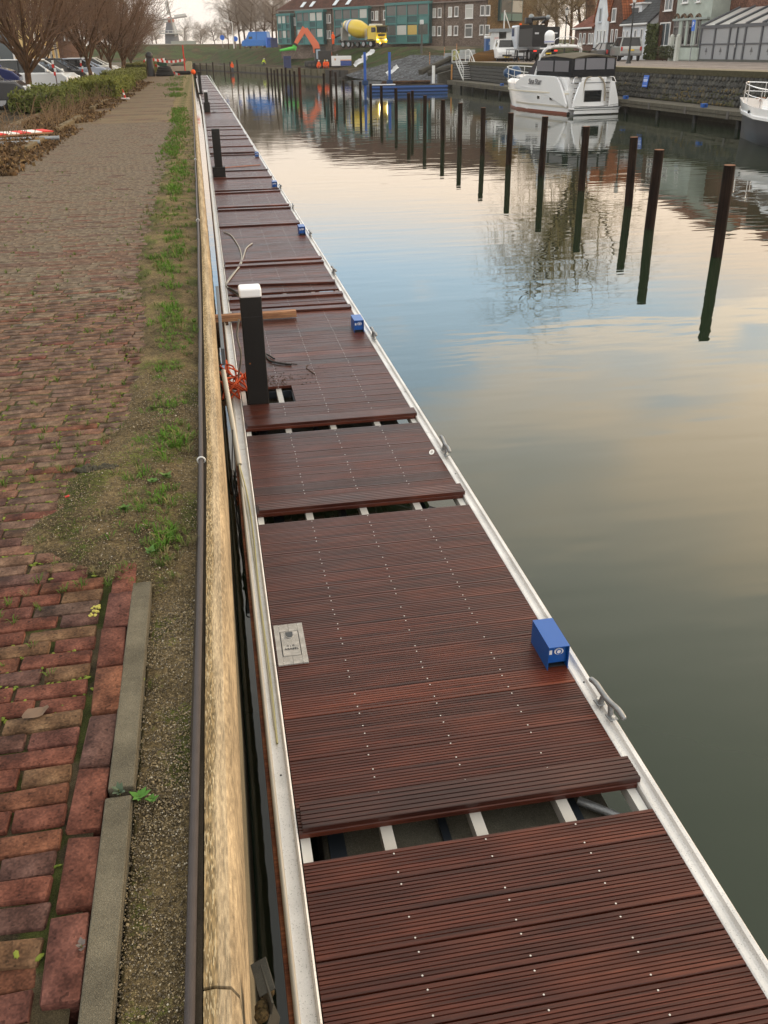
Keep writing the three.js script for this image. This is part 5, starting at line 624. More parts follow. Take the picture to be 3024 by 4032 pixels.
{
  const paint = (c) => phys(c, 0.35, { metalness: 0.35, clearcoat: 0.7, clearcoatRoughness: 0.08 });
  const s = G(2500, 240, GY); car('suv', 'silver off-road car with its tail to the lamp post on the quay street', { pos: [s.x - 0.5, GY, s.z - 1], turn: 1.35, L: 4.6, W: 1.85, H: 1.82, belt: 1.12, hoodY: 1.02, sill: 0.42, roofR: -0.86, tailX: -0.96, roofF: 0.25, m: paint([0.33, 0.34, 0.32]), bump: mat([0.2, 0.2, 0.2], 0.6) });
  const d = onX(2360, 200, 37); car('dark_car', 'dark car parked in front of the white gable house', { pos: [36.5, GY, d.z + 3], turn: 1.5, m: paint([0.02, 0.022, 0.022]) });
  const e = atD(2180, 190, 98); car('white_van', 'white van partly hidden behind the black tipper body', { cat: 'van', pos: [e.x, GY, e.z - 6], turn: 1.6, L: 4.6, W: 1.9, H: 1.95, belt: 1.1, m: white, hoodX: 0.7, roofF: 0.42, roofR: -0.9, tailX: -0.97 });
  const v = atD(2003, 228, 97); car('white_van', 'white panel van standing beside the portable toilet and the black truck', { cat: 'van', pos: [v.x, GY, v.z - 1.5], turn: -1.75, L: 4.4, W: 1.8, H: 1.9, belt: 1.12, hoodY: 1.0, m: white, hoodX: 0.72, roofF: 0.38, roofR: -0.92, tailX: -0.97, panel: true });
  // black tipper truck with loading crane, its tail to us
  const tp = atD(2105, 230, 95); const t = thing('tipper_truck', 'black tipper truck with a loading crane, tail towards the canal, brake lights on', 'truck', [tp.x - 0.2, GY, tp.z], 1.52); const bk = mat([0.018, 0.018, 0.019], 0.6), wc = phys([0.55, 0.58, 0.62], 0.35, { clearcoat: 0.5 });
  obj('tipper_body', [bx(4.4, 0.12, 2.4, -1.6, 1.25, 0), bx(4.4, 1.35, 0.08, -1.6, 1.98, 1.2), bx(4.4, 1.35, 0.08, -1.6, 1.98, -1.2), bx(0.08, 1.5, 2.46, -3.85, 2.0, 0), bx(0.08, 1.7, 2.46, 0.62, 2.15, 0)], bk, t); for (const x of [-3.2, -2.2, -1.2, -0.2]) obj('side_rib', bx(0.12, 1.3, 0.06, x, 1.98, 1.275), bk, t); for (const y of [1.62, 2.0, 2.35]) obj('side_trim', bx(4.2, 0.05, 0.03, -1.6, y, 1.262), mat([0.2, 0.2, 0.2], 0.5), t); for (const z of [-0.85, 0.85]) obj('tail_label', bx(0.02, 0.13, 0.36, -3.9, 2.25, z), mat([0.5, 0.5, 0.52], 0.5), t);
  obj('chassis', [bx(7.4, 0.28, 0.9, -0.3, 0.85, 0), bx(0.12, 0.14, 2.3, -3.9, 0.72, 0)], black, t); obj('cab', rbx(2.0, 2.0, 2.4, 0.12, 2.6, 2.0, 0), wc, t); obj('cab_window', [bx(0.9, 0.7, 2.43, 2.9, 2.45, 0), bx(0.03, 0.75, 2.1, 3.61, 2.45, 0)], darkGlass, t); obj('beacon', cy(0.1, 0.1, 0.16, 2.2, 3.1, -0.7), orangeVis, t);
  const cr = obj('crane', [rod([1.15, 1.2, 0], [1.15, 3.6, 0], 0.2, 0.17), rod([1.15, 3.5, 0.1], [-1.2, 3.55, 0.9], 0.17, 0.14), rod([-1.2, 3.5, 0.9], [0.9, 3.2, 1.0], 0.12, 0.1), rbx(0.6, 0.5, 0.6, 0.05, 1.0, 3.35, -0.3)], black, t); obj('crane_joint', [sph(0.26, 1.15, 3.65, 0), sph(0.2, -1.2, 3.55, 0.9)], mat([0.25, 0.27, 0.28], 0.4, { metalness: 0.4 }), cr);
  for (const x of [-2.9, -1.6, 2.4]) for (const s of [-1, 1]) wheel(t, x, 0.5, s * 1.02, 0.5, 0.36); for (const z of [-0.95, 0.95]) obj('brake_light', rbx(0.05, 0.12, 0.3, 0.02, -3.98, 0.86, z), mat([0.7, 0.03, 0.02], 0.4, { emissive: lin(0.9, 0.04, 0.02), emissiveIntensity: 0.8 }), t); obj('number_plate', bx(0.02, 0.12, 0.5, -3.98, 0.66, 0.3), mat([0.75, 0.5, 0.03], 0.5), t); obj('mud_flap', [bx(0.03, 0.45, 0.4, -3.4, 0.45, 0.95), bx(0.03, 0.45, 0.4, -3.4, 0.45, -0.95)], rubber, t);
  // site cabin, portable toilet, sand heap, trestles, flag mast
  const cb = atD(1985, 200, 106); const c = thing('site_cabin', 'small grey and white site cabin with an open doorway and flat roof', 'cabin', [cb.x, GY, cb.z], -0.15); obj('shell', [bx(0.08, 2.6, 2.3, -1.3, 1.3, 0), bx(0.08, 2.6, 2.3, 1.3, 1.3, 0), bx(2.6, 2.6, 0.08, 0, 1.3, -1.15), bx(0.5, 2.6, 0.08, -1.02, 1.3, 1.15), bx(1.3, 2.6, 0.08, 0.62, 1.3, 1.15)], mat([0.62, 0.62, 0.6], 0.6), c); obj('roof', bx(3.0, 0.3, 2.7, 0, 2.75, 0), mat([0.25, 0.27, 0.28], 0.6), c); obj('poster', bx(0.42, 0.9, 0.02, -1.02, 1.7, 1.2), mat([0.62, 0.45, 0.42], 0.6), c); obj('shelf', [0.6, 1.1, 1.6].map(y => bx(0.75, 0.05, 0.6, -0.4, y, 0.4)), timberOld, c);
  const po = atD(1928, 205, 108); const tl = thing('portable_toilet', 'blue portable toilet with a white roof beside the site cabin', 'toilet', [po.x, GY, po.z], -0.1); const pb = mat([0.03, 0.1, 0.27], 0.5); obj('cabin', rbx(1.1, 2.05, 1.1, 0.05, 0, 1.02, 0), pb, tl); obj('door', rbx(0.8, 1.8, 0.04, 0.03, 0.04, 0.98, 0.56), mat([0.04, 0.13, 0.33], 0.5), tl); obj('vent_panel', bx(0.5, 0.3, 0.02, 0.02, 1.6, 0.585), mat([0.4, 0.46, 0.56], 0.5), tl); obj('roof', rbx(1.16, 0.26, 1.16, 0.11, 0, 2.15, 0), white, tl);
  const hp = atD(1945, 220, 100); const hm = thing('sand_heap', 'low heap of orange brown sand in front of the portable toilet', 'sand heap', [hp.x, GY, hp.z]); const hg = new THREE.SphereGeometry(1, 24, 12, 0, 6.284, 0, 1.57); { const p = hg.attributes.position; for (let i = 0; i < p.count; i++) { const k = 0.85 + 0.3 * sn(p.getX(i) * 3, p.getZ(i) * 3, 8); p.setXYZ(i, p.getX(i) * k * 2.6, p.getY(i) * k * 0.95, p.getZ(i) * k * 1.6); } hg.computeVertexNormals(); } obj('heap', hg, mat([0.42, 0.26, 0.12], 0.95, { map: rep(tEarth, 1) }), hm);
  for (const [px, lab] of [[2015, 'grey barrow-like trestle beside the heap of sand'], [2050, 'grey trestle standing close behind the black truck']]) { const p = atD(px, 225, 92); const tr = thing('trestle', lab, 'trestle', [p.x, GY, p.z], 0.2); obj('top', bx(1.0, 0.12, 0.5, 0, 1.0, 0), mat([0.35, 0.36, 0.37], 0.6), tr); for (const [a, b] of [[-0.42, -0.2], [0.42, -0.2], [-0.42, 0.2], [0.42, 0.2]]) obj('leg', rod([a, 0.95, b], [a * 1.1, 0, b * 1.5], 0.03), black, tr); obj('lower_shelf', bx(1.0, 0.06, 0.45, 0, 0.45, 0), black, tr); }
  const ms = atD(1981, 190, 112), ms1 = atD(1984, 40, 112); const mt = thing('light_mast', 'thin white mast with a stay rising behind the site cabin', 'mast', [ms.x, GY, ms.z]); obj('pole', cy(0.07, 0.1, ms1.y - GY, 0, (ms1.y - GY) / 2, 0), offwhite, mt); obj('stay', rod([0, ms1.y - GY - 0.1, 0], [0.9, 2.4, 0.2], 0.05, 0.05), offwhite, mt); obj('foot_plate', cy(0.3, 0.3, 0.08, 0, 0.04, 0), galv, mt);
}
// ================= FAR BANK =================
// ---- sheet pile wall along the far bank ----
{
  const w = thing('sheet_pile_wall', 'pale sheet pile wall with dark waling along the far bank', 'sheet pile wall'); const m = mat([0.3, 0.28, 0.2], 0.85, { map: rep(tConc, 0.5) }), dk = mat([0.05, 0.045, 0.04], 0.8);
  const zs = []; for (let z = -134; z > -238; z -= 1.6) zs.push(z);
  zs.forEach((z, i) => { const z2 = z - 1.6, a = bankX(z), b = bankX(z2), o = i % 2 ? 0.18 : 0; obj('pile_panel', hexa([[a - 0.1 - o, -1, z], [a + 0.4, -1, z], [b + 0.4, -1, z2 + 0.04], [b - 0.1 - o, -1, z2 + 0.04]], [[a - 0.1 - o, 1.02, z], [a + 0.4, 1.02, z], [b + 0.4, 1.02, z2 + 0.04], [b - 0.1 - o, 1.02, z2 + 0.04]]), z > -141 ? dk : m, w); });
  const pts = [-134, -141, -174, -206, -238]; for (let i = 0; i < 4; i++) obj('waling', hexa([[bankX(pts[i]) - 0.42, -0.1, pts[i]], [bankX(pts[i]) - 0.2, -0.1, pts[i]], [bankX(pts[i + 1]) - 0.2, -0.1, pts[i + 1]], [bankX(pts[i + 1]) - 0.42, -0.1, pts[i + 1]]], [[bankX(pts[i]) - 0.42, 0.16, pts[i]], [bankX(pts[i]) - 0.2, 0.16, pts[i]], [bankX(pts[i + 1]) - 0.2, 0.16, pts[i + 1]], [bankX(pts[i + 1]) - 0.42, 0.16, pts[i + 1]]]), dk, w);
  const w2 = thing('canal_end_wall', 'grey wall with dark waling closing the far end of the canal', 'wall'); obj('wall', bx(40, 1.6, 0.6, -16, 0.2, -236.5), mat([0.3, 0.32, 0.3], 0.9, { map: rep(tConc, 0.5) }), w2); obj('waling', bx(40, 0.3, 0.3, -16, 0.05, -236), dk, w2);
  // old quay remains: dark beams in the revetment
  const q = thing('concrete_ramp', 'dark concrete ramp walls lying in the stone revetment', 'ramp'); const cm = mat([0.16, 0.16, 0.155], 0.9, { map: rep(tConc, 0.7) }); const R = (px, py, d) => { const p = atD(px, py, d); return [p.x, p.y, p.z]; };
  for (const g of [rod(R(1655, 285, 112), R(1790, 222, 118), 0.35, 0.3, 4), rod(R(1690, 288, 108), R(1830, 248, 104), 0.35, 0.35, 4)]) obj('ramp_wall', g, cm, q); obj('end_wall', hexa([[23.6, -0.5, -97], [29.5, -0.5, -97], [29.5, -0.5, -97.8], [23.6, -0.5, -97.8]], [[23.6, 1.2, -97], [29.5, 2.5, -97], [29.5, 2.5, -97.8], [23.6, 1.2, -97.8]]), cm, q);
}
// ---- apartment building with teal bays ----
{
  const A = atD(1105, 178, 180), B = atD(1912, 190, 150), by = 3.2; const u = V3(B.x - A.x, 0, B.z - A.z), Lb = u.length(); u.normalize(); const n = V3(-u.z, 0, u.x); if (n.dot(V3(-A.x, 0, -A.z)) < 0) n.negate();
  const t = thing('apartment_building', 'long grey brown brick apartment building with teal glazed bays and tiled roof', 'building', [A.x, by, A.z], Math.atan2(-u.z, u.x));
  // local: x along the front, y up, z towards the canal
  const F = (px, py, off = 0) => { const d = rayPx(px, py), o = V3(A.x, 0, A.z).addScaledVector(n, off); const k = o.dot(n) / V3(d.x, 0, d.z).dot(n); const p = d.multiplyScalar(k); return [(p.x - A.x) * u.x + (p.z - A.z) * u.z, CY + p.y - by]; };
  const RC = (x0, y0, x1, y1, off = 0) => { const a = F(x0, (y0 + y1) / 2, off), b = F(x1, (y0 + y1) / 2, off), c = F((x0 + x1) / 2, y0, off), d = F((x0 + x1) / 2, y1, off); return [a[0], b[0], d[1], c[1]]; };
  const eave = F(1150, 40)[1], xm = Lb; const de = rayPx(2106, 100), D = (() => { let t = 0; for (; t < 16; t += 0.05) { const p = V3(B.x, 0, B.z).addScaledVector(n, -t); if (p.x / -p.z > de.x / -de.z) break; } return Math.max(6, t); })(); const br = faceBrick([0.4, 0.325, 0.275]), yb = faceBrick([0.5, 0.34, 0.16]), teal = mat([0.04, 0.17, 0.165], 0.5), teal2 = mat([0.02, 0.075, 0.08], 0.5), tile = roofMat([0.2, 0.085, 0.06]);
  obj('wall', bx(xm, eave + 1, D, xm / 2, eave / 2 - 0.5, -D / 2), br, t); obj('gable_wall', tf(boxUV(poly([[0, -1], [D, -1], [D, eave], [D / 2, eave + 5], [0, eave]], 0.12)), Lb + 0.124, 0, 0, 0, Math.PI / 2, 0), yb, t);  // golden sunlight is put into the gable wall's yellower brick colour
  const rh = 5.2; obj('roof', loft([[[-0.4, eave, 0.4], [Lb, eave, 0.4], [Lb, eave, -D - 0.4], [-0.4, eave, -D - 0.4]], [[6, eave + rh, -D / 2 + 0.1], [Lb, eave + rh, -D / 2 + 0.1], [Lb, eave + rh, -D / 2 - 0.1], [6, eave + rh, -D / 2 - 0.1]]], true, 0.3), tile, t); obj('gutter', bx(xm, 0.18, 0.25, xm / 2, eave - 0.05, 0.28), mat([0.2, 0.17, 0.15], 0.7), t);
  const sl = Math.atan2(rh, D / 2); for (const [px, py] of [[1194, 22], [1230, 18], [1322, 8], [1373, 6]]) { const f = F(px, py, 0); const dz = clamp((f[1] - eave) * 0.6, 0.6, 4); obj('skylight', tf(rbx(0.75, 0.08, 1.2, 0.02), f[0] - 0.2, eave + dz * rh / (D / 2) + 0.25, 0.4 - dz, sl, 0, 0), mat([0.6, 0.66, 0.7], 0.2), t); }
  const curtain = mat([0.5, 0.5, 0.46], 0.5), gg = phys([0.1, 0.105, 0.1], 0.08, {});
  const win = (r, opt = {}) => { const [x0, x1, y0, y1] = r, f = 0.1, off = opt.off || 0; const w = obj('window', [bx(x1 - x0, f, 0.08, (x0 + x1) / 2, y0 + f / 2, off + 0.05), bx(x1 - x0, f, 0.08, (x0 + x1) / 2, y1 - f / 2, off + 0.05), bx(f, y1 - y0 - 2 * f, 0.08, x0 + f / 2, (y0 + y1) / 2, off + 0.05), bx(f, y1 - y0 - 2 * f, 0.08, x1 - f / 2, (y0 + y1) / 2, off + 0.05), ...(opt.bar ? [bx(x1 - x0 - 2 * f, f * 0.8, 0.08, (x0 + x1) / 2, mix(y0, y1, opt.bar), off + 0.052)] : [])], opt.frame || whitePaint, t); obj('pane', bx(x1 - x0 - f, y1 - y0 - f, 0.03, (x0 + x1) / 2, (y0 + y1) / 2, off + 0.035), opt.glass || gg, w); obj('sill', bx(x1 - x0 + 0.15, 0.07, 0.16, (x0 + x1) / 2, y0 - 0.037, off + 0.09), opt.frame || whitePaint, w); };
  const q = rng(9);
  for (const [a, b, c, d] of [[290, 90, 325, 190], [345, 85, 385, 190], [460, 75, 500, 185], [527, 70, 570, 180], [808, 58, 855, 170], [865, 55, 915, 170], [280, 285, 318, 388], [342, 285, 380, 388], [455, 280, 495, 385], [520, 280, 565, 385], [800, 270, 843, 380], [858, 270, 908, 380] ]) { win(RC(1600 + a * 0.3617, b * 0.3617, 1600 + c * 0.3617, d * 0.3617), { glass: q() < 0.5 ? curtain : gg }); }
  for (const [a, b, c, d] of [[645, 48, 730, 200], [640, 260, 722, 405]]) win(RC(1600 + a * 0.3617, b * 0.3617, 1600 + c * 0.3617, d * 0.3617), { glass: b < 100 ? curtain : gg, bar: 0.7 });
  for (const [a, b, c, d] of [[500, 155, 525, 250], [537, 155, 562, 250], [505, 330, 528, 420], [540, 330, 563, 420], [1000, 122, 1030, 220], [1045, 118, 1078, 220], [1136, 113, 1166, 215], [1136, 320, 1164, 402], [155, 190, 172, 275], [180, 190, 196, 275]]) win(RC(1100 + a * 0.3617, b * 0.3617, 1100 + c * 0.3617, d * 0.3617), { glass: q() < 0.4 ? curtain : gg });
  for (const px of [1750, 1498, 1308]) { const f = F(px, 100); obj('downpipe', cy(0.07, 0.07, eave, f[0], eave / 2, 0.1), mat([0.1, 0.08, 0.07], 0.7), t); }
  // bays: two storeys of teal panels and glass
  for (const [a, b, c, d, nn, lit] of [[1098, 60, 1149, 175, 3, -1], [1172, 47, 1277, 175, 4, -1], [1321, 34, 1453, 175, 4, -1], [1523, 16, 1693, 172, 4, 2]]) {
    const off = 0.7; const [x0, x1, y0, y1] = RC(a, b, c, d, off); const bay = obj('bay', bx(x1 - x0, y1 - y0, off, (x0 + x1) / 2, (y0 + y1) / 2, off / 2 + 0.2), teal2, t); const fl = d < 120 ? 1 : 2, sh = (y1 - y0) / fl, cw = (x1 - x0) / nn;
    obj('bay_roof', bx(x1 - x0 + 0.3, 0.35, off + 0.3, (x0 + x1) / 2, y1 + 0.1, off / 2 + 0.22), teal, t);
    for (let s = 0; s < fl; s++) { obj('bay_rail', bx(x1 - x0 + 0.1, 0.22, 0.1, (x0 + x1) / 2, y0 + s * sh + 0.1, off + 0.25), teal, bay); obj('bay_rail', bx(x1 - x0 + 0.1, 0.16, 0.1, (x0 + x1) / 2, y0 + s * sh + sh * 0.42, off + 0.25), teal, bay); for (let k = 0; k < nn; k++) { const cxk = x0 + (k + 0.5) * cw; obj('bay_panel', bx(cw - 0.2, sh * 0.36, 0.05, cxk, y0 + s * sh + sh * 0.24, off + 0.225), k % 2 ? teal : teal2, bay); const g2 = lit === k && s === 0 ? mat([0.5, 0.36, 0.1], 0.4) : q() < 0.45 ? curtain : gg; obj('bay_pane', bx(cw - 0.22, sh * 0.48, 0.04, cxk, y0 + s * sh + sh * 0.7, off + 0.22), g2, bay); } }
    for (let k = 0; k <= nn; k++) obj('bay_post', bx(0.16, y1 - y0, 0.14, mix(x0 + 0.08, x1 - 0.08, k / nn), (y0 + y1) / 2, off + 0.26), teal, bay);
  }
  // gable end: one teal bay and a small window
  { const g = obj('gable_bay', bx(0.5, 3.0, D * 0.46, Lb + 0.4, eave - 1.2, -D * 0.42), teal2, t); for (const k of [0, 1]) { obj('bay_pane', bx(0.05, 1.5, D * 0.2, Lb + 0.67, eave - 0.8, -D * (0.31 + 0.22 * k)), k ? curtain : gg, g); obj('bay_panel', bx(0.05, 0.9, D * 0.2, Lb + 0.67, eave - 2.2, -D * (0.31 + 0.22 * k)), teal, g); } obj('bay_roof', bx(0.7, 0.25, D * 0.5, Lb + 0.42, eave + 0.4, -D * 0.42), teal, g); const w = obj('window', bx(0.06, 1.7, 1.0, Lb + 0.16, eave - 1.0, -D * 0.85), whitePaint, t); obj('pane', bx(0.06, 1.5, 0.8, Lb + 0.18, eave - 1.0, -D * 0.85), gg, w); }
}
// ---- people in high-visibility clothing ----
function body(bones, cell = 0.022) { // bones: [a, b, ra, rb]
  const lo = [9, 9, 9], hi = [-9, -9, -9]; for (const [a, b, ra, rb] of bones) for (let k = 0; k < 3; k++) { lo[k] = Math.min(lo[k], a[k] - ra, b[k] - rb); hi[k] = Math.max(hi[k], a[k] + ra, b[k] + rb); }
  const c = lo.map((v, k) => (v + hi[k]) / 2), half = Math.max(...hi.map((v, k) => v - lo[k])) / 2 + 0.1, res = Math.min(84, Math.ceil(2 * half / cell)); const mc = new MarchingCubes(res, new THREE.MeshBasicMaterial(), false, false, 60000); mc.isolation = 0; const H = res / 2;
  for (let k = 0; k < res; k++) for (let j = 0; j < res; j++) for (let i = 0; i < res; i++) { const p = [c[0] + (i - H) / H * half, c[1] + (j - H) / H * half, c[2] + (k - H) / H * half]; let d = 9; for (const [a, b, ra, rb] of bones) { const ab = [b[0] - a[0], b[1] - a[1], b[2] - a[2]], ap = [p[0] - a[0], p[1] - a[1], p[2] - a[2]]; const l2 = ab[0] ** 2 + ab[1] ** 2 + ab[2] ** 2 || 1e-9; const t = clamp((ap[0] * ab[0] + ap[1] * ab[1] + ap[2] * ab[2]) / l2); const e = Math.hypot(ap[0] - ab[0] * t, ap[1] - ab[1] * t, ap[2] - ab[2] * t) - mix(ra, rb, t); const kk = 0.04, h = clamp(0.5 + 0.5 * (d - e) / kk); d = mix(d, e, h) - kk * h * (1 - h); } mc.field[i + j * res + k * res * res] = -d; }
  mc.update(); const g = new THREE.BufferGeometry(); const N = mc.count; const P = mc.positionArray.slice(0, N * 3); for (let i = 0; i < N; i++) for (let k = 0; k < 3; k++) P[3 * i + k] = c[k] + P[3 * i + k] * half; g.setAttribute('position', new THREE.BufferAttribute(new Float32Array(P), 3)); g.setAttribute('normal', new THREE.BufferAttribute(new Float32Array(mc.normalArray.slice(0, N * 3)), 3)); g.computeVertexNormals(); return boxUV(g);
}
{
  const skin = mat([0.5, 0.3, 0.22], 0.6);
  const hand = (x, y, z, s) => { const bs = [[[x, y, z], [x, y - 0.08, z], 0.03, 0.035]]; for (let f = 0; f < 4; f++) bs.push([[x, y - 0.09, z - 0.03 + f * 0.02], [x - s * 0.01, y - 0.15 - (f === 1 || f === 2 ? 0.02 : 0), z - 0.03 + f * 0.02], 0.01, 0.008]); bs.push([[x, y - 0.03, z + 0.035], [x - s * 0.01, y - 0.09, z + 0.055], 0.011, 0.009]); return bs; };
  const head = y => [[[0, y - 0.16, -0.01], [0, y - 0.03, 0], 0.06, 0.055], [[0, y + 0.02, 0.01], [0, y + 0.1, 0.0], 0.085, 0.095], [[0, y + 0.02, 0.09], [0, y + 0.045, 0.1], 0.015, 0.015]];
  const standG = body([...head(1.56), [[0, 0.95, 0], [0, 1.35, 0], 0.15, 0.17], [[-0.09, 0.92, 0], [-0.1, 0.48, 0.02], 0.085, 0.06], [[-0.1, 0.48, 0.02], [-0.1, 0.08, -0.02], 0.06, 0.045], [[-0.1, 0.05, -0.02], [-0.1, 0.04, 0.14], 0.045, 0.04], [[0.09, 0.92, 0], [0.1, 0.48, 0.02], 0.085, 0.06], [[0.1, 0.48, 0.02], [0.1, 0.08, -0.02], 0.06, 0.045], [[0.1, 0.05, -0.02], [0.1, 0.04, 0.14], 0.045, 0.04], [[-0.19, 1.36, 0], [-0.25, 1.08, 0.02], 0.06, 0.045], [[-0.25, 1.08, 0.02], [-0.23, 0.84, 0.1], 0.045, 0.03], [[0.19, 1.36, 0], [0.25, 1.08, 0.02], 0.06, 0.045], [[0.25, 1.08, 0.02], [0.23, 0.84, 0.1], 0.045, 0.03], ...hand(-0.23, 0.82, 0.11, -1), ...hand(0.23, 0.82, 0.11, 1)], 0.024);
  const jacketG = body([[[0, 0.9, 0], [0, 1.36, 0], 0.175, 0.185], [[-0.19, 1.36, 0], [-0.25, 1.08, 0.02], 0.075, 0.06], [[-0.25, 1.08, 0.02], [-0.235, 0.88, 0.09], 0.06, 0.05], [[0.19, 1.36, 0], [0.25, 1.08, 0.02], 0.075, 0.06], [[0.25, 1.08, 0.02], [0.235, 0.88, 0.09], 0.06, 0.05]], 0.03);
  const trouG = body([[[-0.09, 0.93, 0], [-0.1, 0.48, 0.02], 0.11, 0.08], [[-0.1, 0.48, 0.02], [-0.1, 0.12, -0.02], 0.08, 0.07], [[0.09, 0.93, 0], [0.1, 0.48, 0.02], 0.11, 0.08], [[0.1, 0.48, 0.02], [0.1, 0.12, -0.02], 0.08, 0.07]], 0.03);
  const crouchG = body([...head(0.98).map(([a, b, c, d]) => [[a[0], a[1], a[2] + 0.24], [b[0], b[1], b[2] + 0.24], c, d]), [[0, 0.42, -0.1], [0, 0.8, 0.16], 0.15, 0.17], [[-0.1, 0.4, -0.08], [-0.17, 0.48, 0.28], 0.09, 0.065], [[-0.17, 0.48, 0.28], [-0.14, 0.1, 0.05], 0.065, 0.05], [[-0.14, 0.05, 0.05], [-0.14, 0.04, 0.2], 0.045, 0.04], [[0.1, 0.4, -0.08], [0.17, 0.48, 0.28], 0.09, 0.065], [[0.17, 0.48, 0.28], [0.14, 0.1, 0.05], 0.065, 0.05], [[0.14, 0.05, 0.05], [0.14, 0.04, 0.2], 0.045, 0.04], [[-0.19, 0.8, 0.18], [-0.23, 0.56, 0.3], 0.06, 0.045], [[-0.23, 0.56, 0.3], [-0.12, 0.4, 0.46], 0.045, 0.03], [[0.19, 0.8, 0.18], [0.23, 0.56, 0.3], 0.06, 0.045], [[0.23, 0.56, 0.3], [0.12, 0.4, 0.46], 0.045, 0.03], ...hand(-0.12, 0.38, 0.47, -1), ...hand(0.12, 0.38, 0.47, 1)], 0.024);
  const crouchJ = body([[[0, 0.4, -0.1], [0, 0.8, 0.16], 0.18, 0.19], [[-0.19, 0.8, 0.18], [-0.23, 0.56, 0.3], 0.075, 0.06], [[-0.23, 0.56, 0.3], [-0.13, 0.42, 0.43], 0.06, 0.045], [[0.19, 0.8, 0.18], [0.23, 0.56, 0.3], 0.075, 0.06], [[0.23, 0.56, 0.3], [0.13, 0.42, 0.43], 0.06, 0.045]], 0.03);
  const crouchT = body([[[-0.1, 0.4, -0.08], [-0.17, 0.48, 0.28], 0.11, 0.085], [[-0.17, 0.48, 0.28], [-0.14, 0.14, 0.05], 0.085, 0.07], [[0.1, 0.4, -0.08], [0.17, 0.48, 0.28], 0.11, 0.085], [[0.17, 0.48, 0.28], [0.14, 0.14, 0.05], 0.085, 0.07]], 0.03);
  const hel = (y, z) => mg(new THREE.SphereGeometry(0.125, 16, 8, 0, 6.284, 0, 1.6).translate(0, y, z), cy(0.15, 0.15, 0.015, 0, y, z + 0.02));
  const person = (pos, turn, label, cr, jm, tm, hm) => { const t = thing('person', label, 'person', pos, turn); obj('body', cr ? crouchG : standG, skin, t); obj('jacket', cr ? crouchJ : jacketG, jm, t); obj('trousers', cr ? crouchT : trouG, tm, t); obj('boots', cr ? [rbx(0.11, 0.12, 0.28, 0.04, -0.14, 0.06, 0.12), rbx(0.11, 0.12, 0.28, 0.04, 0.14, 0.06, 0.12)] : [rbx(0.11, 0.14, 0.28, 0.04, -0.1, 0.07, 0.05), rbx(0.11, 0.14, 0.28, 0.04, 0.1, 0.07, 0.05)], black, t); obj('helmet', hel(cr ? 1.07 : 1.64, cr ? 0.24 : 0), hm, t); return t; };
  const W = mat([0.7, 0.7, 0.68], 0.4), dkT = mat([0.06, 0.07, 0.1], 0.8);
  const p1 = atD(1312, 176, 156); person([p1.x, p1.y - 0.05, p1.z], 0.4, 'worker in orange suit and helmet standing behind the concrete mixer chute', false, orangeVis, orangeVis, orangeVis);
  const c1 = atD(1252, 275, 146), c2 = atD(1277, 275, 146.6), c3 = atD(1290, 274, 146.2); for (const [c, l, tn] of [[c1, 'worker in orange jacket crouching at the wall edge left of two others', 0.6], [c2, 'worker in orange with yellow helmet crouching between two colleagues at the wall', 0.2], [c3, 'worker in orange crouching at the wall edge beside the excavator track', -0.4]]) person([c.x + 0.1, 1.03, c.z - 0.5], tn, l, true, orangeVis, orangeVis, c === c2 ? mat([0.8, 0.45, 0.05], 0.4) : W);
  const c4 = atD(1287, 240, 149); person([c4.x, 1.22, c4.z], 0.8, 'worker in orange jacket standing behind the excavator cab', false, orangeVis, dkT, W);
  const wd = atD(914, 258, 186); person([wd.x, 0.06, wd.z], 0.2, 'worker in orange jacket standing on a raft by the far piles', false, orangeVis, dkT, orangeVis);
  const rf = thing('work_raft', 'small dark work raft floating among the far piles', 'raft', [wd.x, -0.1, wd.z]); obj('deck', rbx(2.4, 0.16, 1.4, 0.03, 0, 0.08, 0), timberOld, rf); obj('float', [cy(0.2, 0.2, 2.3, 0, -0.1, 0.45, 0, 0, Math.PI / 2), cy(0.2, 0.2, 2.3, 0, -0.1, -0.45, 0, 0, Math.PI / 2)], rubber, rf);
  const y1 = atD(1033, 196, 184); person([y1.x, bankH(y1.z, y1.x - bankX(y1.z)) + 0.02, y1.z], 1, 'worker in yellow green jacket bending on the grass slope under the blue van', true, yellowVis, dkT, W);
}
